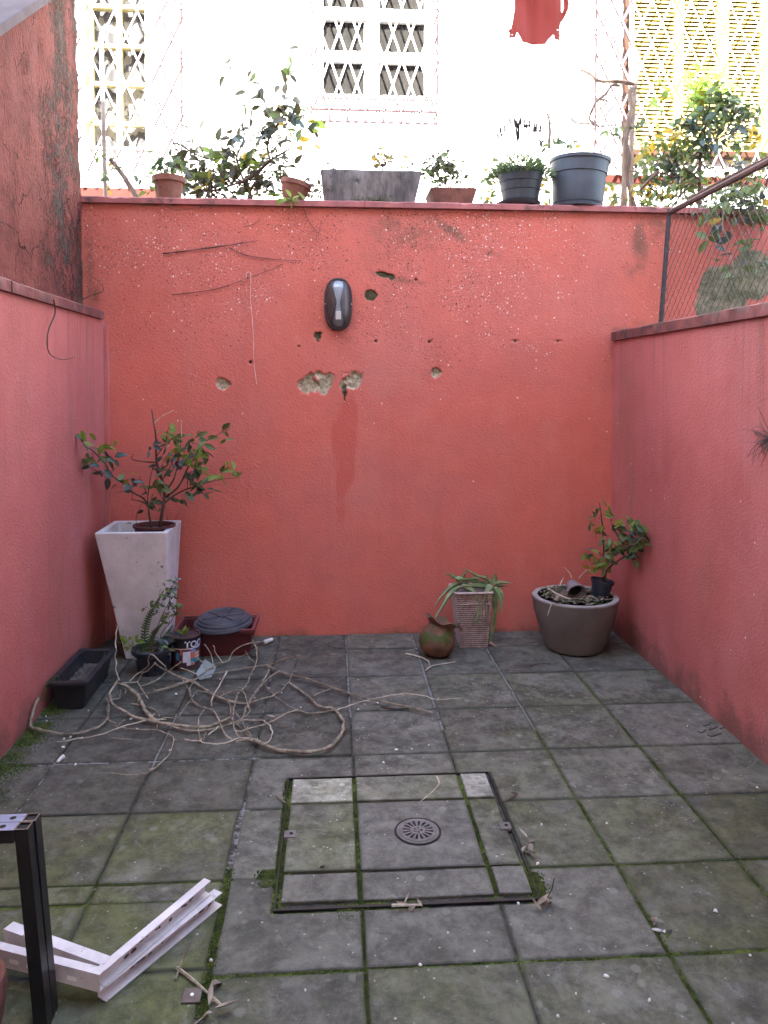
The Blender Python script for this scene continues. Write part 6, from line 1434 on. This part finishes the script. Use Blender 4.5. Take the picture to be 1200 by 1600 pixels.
vine(Za([(250,375),(320,400),(390,450),(440,530),(480,610),(540,670),(570,690)]), .0115, .009)
vine([(192,905,.36),(194,912,.345),(189,950,.26),(182,990,.16),(181,1040,.06),(186,1062,.03)], .0048, .006, 'vine_pale')
vine(Za([(270,365),(330,362),(400,358),(415,350,.03),(450,290,.07),(500,260,.10),(560,195,.16)]), .005, .004, 'vine_pale')
vine(Za([(340,350,.02),(420,280,.05),(500,220,.12),(500,160,.17),(530,125,.2),(580,160,.18),(640,230,.12),(675,280,.05)]), .0045, .0055, 'vine_pale')
vine(Za([(410,355,.03),(450,430),(500,500)]), .005, .0035, 'vine_pale')
vine(Za([(440,395),(560,350),(640,290,.03),(700,245,.06),(780,185,.1)]), .006, .005)
vine(Za([(560,200,.16),(620,245,.1),(700,290,.04),(800,330),(900,370),(1000,430),(1080,475),(1160,510),(1240,530),(1330,545)]), .0065, .006)
vine(Zb([(0,420),(100,480),(200,520),(330,545),(420,525),(520,495),(600,465),(660,420),(700,375),(720,350),(750,270,.05),(805,135,.16)]), .0055, .004)
vine(Zb([(805,135,.16),(700,160,.1),(620,190,.05),(560,210),(450,225),(300,250),(150,275),(0,310),(-120,350),(-300,410),(-430,430)]), .0055, .0055)
vine(Za([(430,465),(560,440),(700,390),(800,360),(900,330)]), .004, .005)
vine(Za([(850,430),(870,380),(920,320),(1000,265),(1060,240)]), .006, .005)
vine(Za([(850,430),(870,500),(930,560),(1000,585),(1050,590)]), .0065, .006)
vine(Za([(1050,590),(1090,660),(1130,760),(1180,830),(1240,860)]), .006, .006)
vine(Za([(1170,265,.08),(1120,370,.05),(1050,490),(1040,560)]), .0055, .005, 'vine_pale')
vine(Zb([(405,0,.1),(440,80,.08),(440,190,.05),(390,300,.04),(350,390,.04),(290,450,.04),(255,540,.03),(240,640,.03),(250,750,.02),(300,840)]), .0055, .005)
vine(Zb([(-20,290),(100,200),(200,180,.02),(240,100,.06),(320,50,.09),(400,25,.1),(490,10,.06)]), .0055, .004)
vine(Zb([(70,230),(160,200),(260,160),(380,110),(460,60,.05)]), .004, .003)
vine(Zb([(0,40,.14),(50,120,.08),(75,230)]), .0045, .004, 'vine_pale'); vine(Zb([(78,50,.12),(100,120,.06),(155,195)]), .004, .004, 'vine_pale')
vine(Zb([(-100,150,.06),(0,190,.03),(85,235)]), .003, .003, 'vine_pale'); vine(Zb([(345,90,.08),(380,150,.04),(430,195,.03)]), .0045, .004)
vine(Zcx([(110,205,.02),(150,220),(215,245),(290,262),(370,290),(450,315),(540,345),(620,360),(700,378),(780,395),(843,410)]), .0075, .006)
vine(Zcx([(210,240,.03),(300,265,.03),(400,298,.03),(480,330,.02),(560,350)]), .0035, .003)
vine(Zb([(545,250,.04),(500,350,.03),(420,470,.03),(360,560,.03),(330,640,.03),(300,700,.02),(270,720)]), .006, .005)
vine(Zb([(640,265,.03),(560,310,.03),(480,390,.03),(400,490,.04),(370,560,.04),(385,600,.04),(330,660,.03),(240,705,.02),(120,745),(0,770),(-140,775),(-260,740),(-400,700)]), .0055, .006)
vine(Zb([(510,360,.03),(540,420),(600,480),(700,555),(800,600),(900,625),(1000,615),(1120,600)]), .0045, .0045)
vine(Zcx([(418,398),(500,370),(600,345,.02),(720,325,.02),(800,335,.02),(870,352),(970,345)]), .0045, .0025, 'vine_pale')
vine(Zb([(720,365),(800,420),(880,480),(950,550),(1010,575),(1090,585),(1150,640),(1180,720),(1160,810),(1090,890),(1000,935),(900,955),(780,950),(650,940),(540,910),(460,870),(420,850)]), .0075, .0095)
vine(Zb([(1085,410,.02),(1000,440,.02),(930,475)]), .0045, .004, 'vine')
vine(Zb([(800,600),(700,625),(600,680),(520,715),(400,750),(300,780),(250,770)]), .006, .004)
vine(Zb([(330,680),(420,685),(500,690,.02),(560,740,.02),(575,800),(540,870),(500,885),(440,860)]), .005, .0045, 'vine_pale')
vine(Zb([(420,855),(380,800,.02),(330,720,.02),(330,640,.03)]), .006, .005); vine(Zb([(420,860),(340,780),(270,720),(200,690)]), .005, .004)
vine(Zb([(420,855),(340,850),(270,865)]), .0085, .006)
vine(Zb([(430,850),(380,835),(300,835),(230,860),(140,885),(40,885),(-40,865),(-120,860),(-170,845)]), .0045, .004, 'vine_pale')
vine(Za([(980,595,.03),(940,640,.02),(930,720),(935,800),(945,860)]), .0045, .004); vine(Za([(975,740),(985,800),(970,850)]), .004, .003)
vine(Za([(1010,815),(1060,770),(1100,735)]), .0045, .004, 'vine_pale')
vine(Zb([(330,440,.05),(350,480,.05),(365,540,.05),(385,590,.04)]), .004, .0035); vine(Zb([(110,490),(200,450,.03),(280,425,.05),(330,440,.05)]), .0045, .004, 'vine')
vine(Zb([(130,490),(210,540),(220,600,.02),(230,680,.02)]), .0055, .005)
vine(Za([(290,750),(400,762),(540,765),(640,790),(710,830),(705,900),(690,945),(640,1020),(560,1090),(500,1100)]), .0038, .003)
vine([(242,1200),(225,1209),(200,1211),(170,1208),(150,1209)], .003, .002)
vine(Za([(1040,460),(920,435),(860,510),(800,600),(740,665),(660,660),(600,680)]), .0035, .003)
vine(Za([(160,680),(150,590),(160,540),(200,510),(260,490),(265,420)]), .004, .0025); vine(Za([(155,680),(230,715)]), .0035, .003); vine(Za([(300,680),(250,720),(235,755)]), .003, .003)
vine(Za([(340,545),(420,555),(560,595),(595,650)]), .003, .003); vine(Za([(595,685),(570,765)]), .004, .003); vine(Za([(180,835),(300,845),(460,855),(560,840)]), .0025, .002)
vine(Za([(770,240,.05),(840,260,.03),(940,300)]), .004, .003, 'vine_pale'); vine(Za([(790,330),(830,400),(850,430)]), .0035, .003)
vine(Za([(300,460),(310,430),(290,400)]), .003, .002, 'vine_pale'); vine(Za([(915,150,.1),(960,200,.05),(995,255)]), .003, .003, 'vine_pale')

# ------------------------------------------------------------------ white steel brackets
def channel(a, b_, hgt, fl_w, side, t=.0025):
    """C-section lying on its side: web from a to b_, flanges reaching to 'side'"""
    m = MB(); a = Vector(a); b_ = Vector(b_); d = (b_-a).normalized(); s = Vector((-d.y, d.x, 0)).normalized()*side; up = Vector((0,0,1))
    def slab(p0, p1, q0, q1): m.hexa([p0, p1, q1, q0, p0+up*t, p1+up*t, q1+up*t, q0+up*t])
    slab(a, b_, a+s*fl_w, b_+s*fl_w); top = up*(hgt-t); slab(a+top, b_+top, a+s*fl_w+top, b_+s*fl_w+top)
    n = s*t; m.hexa([a+up*t, b_+up*t, b_+n+up*t, a+n+up*t, a+up*(hgt-t), b_+up*(hgt-t), b_+n+up*(hgt-t), a+n+up*(hgt-t)])
    return m
def bracket(label, corner, end_r, end_l, z0, hgt, wr, wl):
    c = Vector((corner.x, corner.y, z0)); er = Vector((end_r.x, end_r.y, z0)); el = Vector((end_l.x, end_l.y, z0))
    bk = thing('steel_bracket', label, 'bracket', c, 'white steel brackets')
    o = channel(c, er, hgt, wr, -1); arm = o.build('open_arm', M['white_st'], bk)
    o2 = channel(el, c, hgt, wl, 1); arm2 = o2.build('slotted_arm', M['white_st'], bk)
    d = (c-el).normalized(); s = Vector((-d.y, d.x, 0))
    return bk, arm2, c, el, d, s
XY = lambda u, v, z: Vector((*fl(u, v, z).xy, z))
def arm(parent, name, a, b_, hgt, fw, side): return channel(a, b_, hgt, fw, side).build(name, M['white_st'], parent)
# lower one: open arm on the ground, its other arm tilted up behind
eL0, eL1 = XY(166, 1566, .001), XY(347, 1415, .001); dd_ = (eL1-eL0).normalized(); lf = Vector((-dd_.y, dd_.x, 0))*.030
bkB = thing('steel_bracket', 'white steel angle bracket lying underneath on the paving, rusty inside', 'bracket', eL0, 'white steel brackets')
arm(bkB, 'open_arm', eL0+lf, eL1+lf, .037, .030, -1)
wB0, wB1 = XY(158, 1531, .040), XY(6, 1474, .036)
arm(bkB, 'plain_arm', wB1, wB0, .037, .030, 1)
# upper one: laid on it, slotted arm towards the viewer
cA, eA = XY(152, 1511, .079), XY(319, 1372, .079); cA.z = eA.z = .040
bkA = thing('steel_bracket', 'white steel angle bracket with bright oblong slots lying on top of the other', 'bracket', cA, 'white steel brackets')
arm(bkA, 'open_arm', cA, eA, .039, .024, -1)
lA, lC = XY(-75, 1490, .038), XY(156, 1551, .038)
dA = (lC-lA).normalized(); nA_ = Vector((dA.y, -dA.x, 0)); LA = (lC-lA).length
def flange(z, wdt, nm):
    q = [lA+Vector((0,0,z)), lC+Vector((0,0,z)), lC-nA_*wdt+Vector((0,0,z)), lA-nA_*wdt+Vector((0,0,z))]
    return MB().hexa(q+[p+Vector((0,0,.0025)) for p in q]).build(nm, M['white_st'], bkA)
flange(0, .022, 'flange'); flange(.0395, .022, 'flange')
bm = bmesh.new(); fr2 = lambda a, h: lA+dA*a+Vector((0, 0, h))
ov = [bm.verts.new(fr2(*q)) for q in ((0,.0026),(LA,.0026),(LA,.0394),(0,.0394))]; es = [bm.edges.new((ov[k], ov[(k+1) % 4])) for k in range(4)]
for u, v in ((21.5,1503),(48.5,1511),(112,1529)):
    rv = ray(u, v); p_ = O+rv*((lA-O).dot(nA_)/rv.dot(nA_)); a_, h_ = (p_-lA).dot(dA), p_.z-lA.z
    hv = [bm.verts.new(fr2(a_+.0055*math.cos(2*pi*k/16)+(.009 if math.cos(2*pi*k/16) > 0 else -.009), h_+.0058*math.sin(2*pi*k/16))) for k in range(16)]
    es += [bm.edges.new((hv[k], hv[(k+1) % 16])) for k in range(16)]
bmesh.ops.triangle_fill(bm, edges=es, use_beauty=True)
wme = bpy.data.meshes.new('slotted_web'); bm.to_mesh(wme); bm.free(); wme.materials.append(M['white_st']); wme.transform(Matrix.Translation(-OFF[bkA]))
for u, v in ((21.5,1503),(48.5,1511),(112,1529)):  # pale plates behind the slots paint the light showing through them
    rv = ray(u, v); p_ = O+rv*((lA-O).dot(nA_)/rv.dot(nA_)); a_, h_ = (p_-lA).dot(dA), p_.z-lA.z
    q4 = [fr2(a_+x, h_+z)-nA_*.0012 for x, z in ((-.018,-.008),(.018,-.008),(.018,.008),(-.018,.008))]; MB().add(q4+[q-nA_*.0008 for q in q4], [(0,1,2,3),(7,6,5,4)]+[(k, k+4, (k+1) % 4+4, (k+1) % 4) for k in range(4)]).build('slot_light', M['slot'], bkA)
wob = bpy.data.objects.new('slotted_web', wme); C.objects.link(wob); wob.parent = bkA
for bk, a0, a1, n_ in ((bkA, cA, eA, 26), (bkB, eL0+lf, eL1+lf, 30)):     # blobs of rust along the inner web
    d = (a1-a0); nn = Vector((d.y, -d.x, 0)).normalized()
    for k in range(n_):
        p_ = a0+d*(.12+.86*random.random()**.7)+nn*.0036+Vector((0, 0, random.uniform(.005, .03))); e1, e2 = d.normalized()*random.uniform(.003, .012), Vector((0, 0, random.uniform(.002, .006)))
        ring = [p_+e1*math.cos(2*pi*q/7)*random.uniform(.6, 1.1)+e2*math.sin(2*pi*q/7)*random.uniform(.6, 1.1) for q in range(7)]
        MB().add(ring+[r_-nn*.002 for r_ in ring], [tuple(range(7))]+[(q, q+7, (q+1) % 7+7, (q+1) % 7) for q in range(7)]).build('rust_spot', M['rusty'], bk)
# ------------------------------------------------------------------ black steel frame at the lower left
zt3 = .46
fr_ = fl(50, 1296, zt3)
ffr = thing('metal_stand', 'black square-tube steel stand with bolt holes at lower left', 'stand', (fr_.x, fr_.y+.03, 0))
tw = .032
def tubepost(xr, y0, lean, nm_holes):
    # hollow post, its open end at the top; rail runs left from it
    x1 = xr; x0 = xr-.030; bx_ = lean; th = .003
    b = MB(); o = [(x0,y0),(x1,y0),(x1,y0+tw),(x0,y0+tw)]; i_ = [(x0+th,y0+th),(x1-th,y0+th),(x1-th,y0+tw-th),(x0+th,y0+tw-th)]
    vs = [(p[0]+bx_, p[1], 0) for p in o]+[(p[0], p[1], zt3) for p in o]+[(p[0], p[1], zt3) for p in i_]+[(p[0]+bx_*.2, p[1], zt3-.09) for p in i_]
    b.add(vs, [(3,2,1,0)]+[(k, (k+1) % 4, 4+(k+1) % 4, 4+k) for k in range(4)]+[(8+k, 8+(k+1) % 4, 12+(k+1) % 4, 12+k) for k in range(4)]+[(12,13,14,15)])
    po = b.build('post', M['steel_blk'], ffr)
    b = MB()
    for k in range(4):
        p, q, r, s_ = o[k], o[(k+1) % 4], i_[(k+1) % 4], i_[k]
        b.add([(p[0],p[1],zt3+.0006),(q[0],q[1],zt3+.0006),(r[0],r[1],zt3+.0006),(s_[0],s_[1],zt3+.0006)], [(0,1,2,3)])
    b.build('cut_edge', M['rust'], po)
    MB().add([(p[0], p[1], zt3-.004) for p in i_], [(0,1,2,3)]).build('tube_mouth', M['tube_in'], po)
    # rail with bolt holes in its upper face
    rx1, rx0 = x0-.0008, x0-.75
    MB().box(rx0, rx1, y0, y0+tw, zt3-.030, zt3-.0012).build('rail', M['steel_blk'], ffr)
    bm = bmesh.new(); outer = [bm.verts.new(p) for p in ((rx0,y0,zt3),(rx1,y0,zt3),(rx1,y0+tw,zt3),(rx0,y0+tw,zt3))]
    es = [bm.edges.new((outer[k], outer[(k+1) % 4])) for k in range(4)]
    for hx in nm_holes:
        cc_ = [bm.verts.new((hx+.0075*math.cos(2*pi*k/14), y0+tw/2+.0075*math.sin(2*pi*k/14), zt3)) for k in range(14)]
        es += [bm.edges.new((cc_[k], cc_[(k+1) % 14])) for k in range(14)]
    bmesh.ops.triangle_fill(bm, edges=es, use_beauty=True)
    me = bpy.data.meshes.new('top_plate'); bm.to_mesh(me); bm.free(); me.materials.append(M['steel_top'])
    of = OFF[ffr]; me.transform(Matrix.Translation(-of)); o_ = bpy.data.objects.new('top_plate', me); C.objects.link(o_); o_.parent = ffr; OFF[o_] = of
xa = fl(47.5, 1290, zt3).x; ya2 = fr_.y
xb = fl(64, 1270, zt3).x; yb2_ = ya2+tw+.002
h1 = fl(6.5, 1288, zt3).x; h2 = fl(25.5, 1271, zt3).x
tubepost(xa, ya2, .040, [h1]); tubepost(xb, yb2_, .036, [h2])

# terracotta pot just entering the lower left corner
tcn = fl(-62, 1640); q = Vector((tcn.x, tcn.y, 0))
a = thing('terracotta_pot', 'edge of a plain orange-brown clay pot at the extreme lower left corner', 'pot', q)
MB().lathe([(.05,0),(.085,.05),(.095,.12),(.09,.15),(.08,.15),(.075,.1),(0,.1)], 40, Matrix.Translation(q)).build('pot', M['terra_dk'], a, smooth=True)

# small floor plate with screw
p = fl(300, 1557); a = thing('floor_plate', 'small rusty floor plate with a screw beside the dark joint at lower left', 'plate', p)
MB().box(p.x-.022, p.x+.022, p.y-.022, p.y+.022, .0005, .0045).build('plate', simple('brown_plate', (.13,.10,.085), (.09,.07,.06), 30, .7), a, bevel=.0015)
MB().lathe([(.0045,.0045),(.004,.006),(0,.0065)], 12, Matrix.Translation((p.x, p.y, 0))).build('screw', M['slot'], a)

# ------------------------------------------------------------------ moss, leaves, twigs, chips
def mossy(name, segs, n, label_stuff=True):
    b = MB()
    for (x0, y0, x1, y1, w_, k, hh_) in segs:
        for _ in range(int(n*k)):
            t = random.random(); g = random.gauss(0, w_); L = math.hypot(x1-x0, y1-y0); nx, ny = -(y1-y0)/L, (x1-x0)/L
            cl_ = noise.noise(Vector(((x0+(x1-x0)*t)*9, (y0+(y1-y0)*t)*9, 3)))
            if cl_ < random.gauss(-.05, .14): continue
            x, y = x0+(x1-x0)*t+nx*g, y0+(y1-y0)*t+ny*g
            if x < XL+.004 or x > XR-.004: continue
            h_ = hh_*.55*random.uniform(.4, 1.1); a = random.uniform(0, 6.28); r = h_*.9
            lx, ly = random.gauss(0, .4)*h_, random.gauss(0, .4)*h_
            b.add([(x+r*math.cos(a), y+r*math.sin(a), -.005), (x+r*math.cos(a+2.1), y+r*math.sin(a+2.1), -.005), (x+r*math.cos(a+4.2), y+r*math.sin(a+4.2), -.005), (x+lx, y+ly, h_-.003)], [(0,1,3),(1,2,3),(2,0,3)])
    return stuff(b.build(name, M['moss']))
mossy('moss', [(-1.27,2.55,-1.24,3.55,.035,3.6,.016),(-1.2,2.7,-1.2,3.1,.03,.9,.010),(-.152,2.1,-.152,2.8,.006,1.2,.011),(-.17,2.2,-.17,2.28,.02,.9,.014),(.60,2.10,.60,2.22,.010,.7,.015),(.02,2.078,.18,2.085,.016,.9,.012),(.085,2.1,.085,2.8,.003,.7,.010),(.476,2.1,.476,2.6,.003,.5,.010),
     (1.246,1.6,1.246,3.2,.007,1.4,.008),(.867,1.6,.867,2.6,.005,.8,.007),(.088,1.5,.088,2.08,.006,1.0,.007),(-1.0,2.245,-.55,2.245,.010,1.0,.008),(-1.29,2.26,-1.0,2.24,.03,.8,.010),(-.297,1.75,-.297,2.3,.007,.8,.009),(-.29,1.876,1.6,1.876,.005,.9,.006),(1.66,2.2,1.66,4.3,.01,.6,.006),(.6,2.245,1.6,2.245,.004,.5,.006)], 3600)
DL = [leaf_mesh('dead_leaf', M['leaf_dry'], .34, .7, .5), leaf_mesh('dead_leaf', M['leaf_dry'], .28, .9, -.4), leaf_mesh('dead_leaf', M['leaf_dry'], .42, .5, .8)]
ORD = ['leftmost', 'second from left', 'third from left', 'fourth from left', 'fifth from left', 'sixth from left', 'seventh from left', 'rightmost']
def ordinal(i, n): return ORD[i] if i < n-1 else 'rightmost'
def dead(pts, label, sz=.05):
    pts = sorted(pts)
    for i, (u, v, a) in enumerate(pts):
        o = bpy.data.objects.new('dead_leaf', random.choice(DL)); C.objects.link(o); p = fl(u, v, .012); o.location = p
        o.rotation_euler = (random.uniform(-.25, .25), random.uniform(-.6, .6), rad(a)); s = sz*.8*random.uniform(.75, 1.2); o.scale = (s, s, s); tag(o, ordinal(i, len(pts))+' '+label, 'dead leaf', 'dead leaves on the paving')
dead([(845,1422,20),(838,1415,-60),(852,1412,-40),(848,1408,10)], 'of the large dry leaves at the cover\'s right front corner', .065)
dead([(824,1308,30),(830,1318,160),(838,1312,80),(826,1330,200),(832,1338,10),(822,1322,120)], 'of the curled dry leaves heaped right of the access cover', .05)
dead([(640,1416,70),(650,1414,120),(660,1417,20),(632,1412,-50)], 'of the curled dry leaves on the front edge of the access cover', .05)
dead([(326,1570,10),(332,1582,80),(320,1588,150),(330,1540,-40),(336,1575,-80)], 'of the dry leaves in the dark joint at the bottom left', .055)
dead([(508,1353,80),(612,1248,30),(152,1390,90),(660,1003,20)], 'of the small brown leaves lying singly on bare paving stones', .03)
dead([(420,1085,30),(430,1120,100),(375,1122,60),(200,1117,10),(345,1060,170),(390,1128,-20),(415,1122,80),(425,1127,30)], 'of the dry leaves caught among the fallen vines', .05)
dead([(1028,1436,40),(1036,1440,100),(1022,1446,-20)], 'of the dark shrivelled leaves in the joint at right', .045)
def twig(pts, r, label, mat='vine', zz=.006):
    P = [fl(q[0], q[1], q[2] if len(q) > 2 else zz) for q in pts]
    tag(MB().tube(P, r, r*.6, 5, 3, .15).build('twig', M[mat], None, True, at=P[0]), label, 'twig', 'twigs on the paving')
twig([(297,1472,.05),(285,1500,.02),(274,1530)], .004, 'straight dry twig standing out from the floor plate corner')
twig([(276,1512),(300,1530),(325,1552),(345,1570)], .0045, 'dry twig lying across towards the dark joint at the bottom left')
twig([(682,1213),(686,1225),(672,1240),(657,1252)], .0028, 'thin bent twig on the back row of the access cover', 'vine_pale')
twig([(790,1252),(800,1246),(808,1240),(798,1238)], .003, 'short dark forked twig at the right edge of the access cover', 'stem_dk')
twig([(432,1243),(440,1250),(446,1254)], .0035, 'short twig at the left edge of the access cover')
twig([(612,1415),(640,1414),(658,1414)], .004, 'pale twig on the front frame of the access cover', 'vine_pale', .02)
twig([(634,1021),(655,1026),(668,1032),(672,1040)], .004, 'forked pale twig left of the clay pot', 'vine_pale')
twig([(664,1048),(676,1040),(700,1036),(712,1034)], .0035, 'pale twig lying in front of the clay pot', 'vine_pale')
twig([(828,1040),(845,1036),(860,1037)], .003, 'dark twig on the paving before the big round planter', 'stem_dk')
twig([(512,1009),(525,1012),(545,1014)], .0035, 'dark little twig on the paving by the back wall', 'stem_dk')
twig([(856,1402,.03),(862,1390,.07),(866,1372,.11)], .002, 'fine curved stalk rising at the front right corner of the access cover', 'stem_dk')
twig([(595,1104),(620,1108),(640,1106)], .004, 'dark twig under the long pale vine end', 'stem_dk')
for i, (u, v) in enumerate(sorted([(1098,1133),(1108,1140),(1115,1150),(1125,1138),(1105,1148),(1090,1142)])):
    twig([(u, v), (u+6, v+random.uniform(-3, 3)), (u+13, v+random.uniform(-6, 6))], .0025, ordinal(i, 6)+' of the tiny dark twigs at the foot of the right wall', 'stem_dk', .003)
LMK = [('lower end of the left wall', 90, 1150), ('fallen vine tangle', 250, 1140), ('back of the vine loops', 440, 1085), ('back row of the access cover', 640, 1180), ('access cover itself', 640, 1390), ('long pale vine end', 575, 1085),
       ('paving in front of the cover', 620, 1500), ('right front slabs', 960, 1540), ('foot of the right wall', 1130, 1180), ('slab with the lichen patch at right', 900, 1300)]
def chip(u, v, s, label='small white chip lying on the patio paving', el=1.4):
    p = fl(u, v, .003); n = 7; a0 = random.uniform(0, 6.28); ca, sa = math.cos(a0), math.sin(a0); ring = []
    for k in range(n):
        g = 2*pi*k/n; r = s*random.uniform(.6, 1.2); x, y = r*el*math.cos(g), r*math.sin(g); ring.append((p.x+x*ca-y*sa, p.y+x*sa+y*ca))
    b = MB().add([(*q, .0015) for q in ring]+[(p.x+(q[0]-p.x)*.7, p.y+(q[1]-p.y)*.7, .004+s*.3) for q in ring], [tuple(n+i for i in range(n))]+[(i, (i+1) % n, n+(i+1) % n, n+i) for i in range(n)])
    tag(b.build('paint_chip', M['chip'], None, at=p), label, 'chip', 'white chips on the paving')
chips_ = sorted([(72,1119,.003),(110,1151,.006),(100,1154,.005),(99,1167,.006),(118,1194,.005),(128,1153,.005),(73,1126,.004),(138,1110,.003),(205,1123,.006),(214,1139,.005),(266,1172,.005),(275,1084,.006),(619,1171,.005),(643,1170,.005),(599,1191,.005),(670,1164,.004),(1118,1423,.006),(947,1525,.006),(872,1587,.004),(1015,1562,.004),(900,1552,.003),(1172,1492,.003),(741,1486,.003),(477,1547,.003),(476,1388,.004),(657,1507,.004),(810,1412,.005),(1074,1134,.003),(846,1288,.004),(948,1286,.004),(1183,1230,.004),(700,1457,.003),(840,1349,.005),(1038,1455,.004),(330,1500,.004),(560,1108,.004),(575,1095,.004),(590,1098,.004),(570,1100,.003),(420,1075,.004),(440,1082,.004),(470,1105,.004),(398,1090,.003),(560,1062,.003)])
ORD2 = ['leftmost', 'second from left', 'third from left', 'fourth from left', 'fifth from left', 'sixth from left', 'seventh from left', 'eighth from left', 'ninth from left', 'tenth from left', 'eleventh from left', 'twelfth from left']
byl = {}
for q in chips_: byl.setdefault(min(LMK, key=lambda l: (l[1]-q[0])**2+(l[2]-q[1])**2)[0], []).append(q)
for nm, qs in byl.items():
    for i, (u, v, sz) in enumerate(qs): chip(u, v, sz, ('only white chip by the ' if len(qs) == 1 else ORD2[i]+' of the white chips by the ')+nm)
chip(1027, 1453, .006, 'larger bluish white chip in the mossy joint at right', 2.2)
P = [fl(90, 1190, .006), fl(96, 1184, .008), fl(99, 1182, .008)]
tag(MB().tube(P, .005, .009, 7, 2).build('wall_plug', M['chip'], None, True, at=P[0]), 'white plastic wall plug lying on the dark paving at left', 'wall plug')
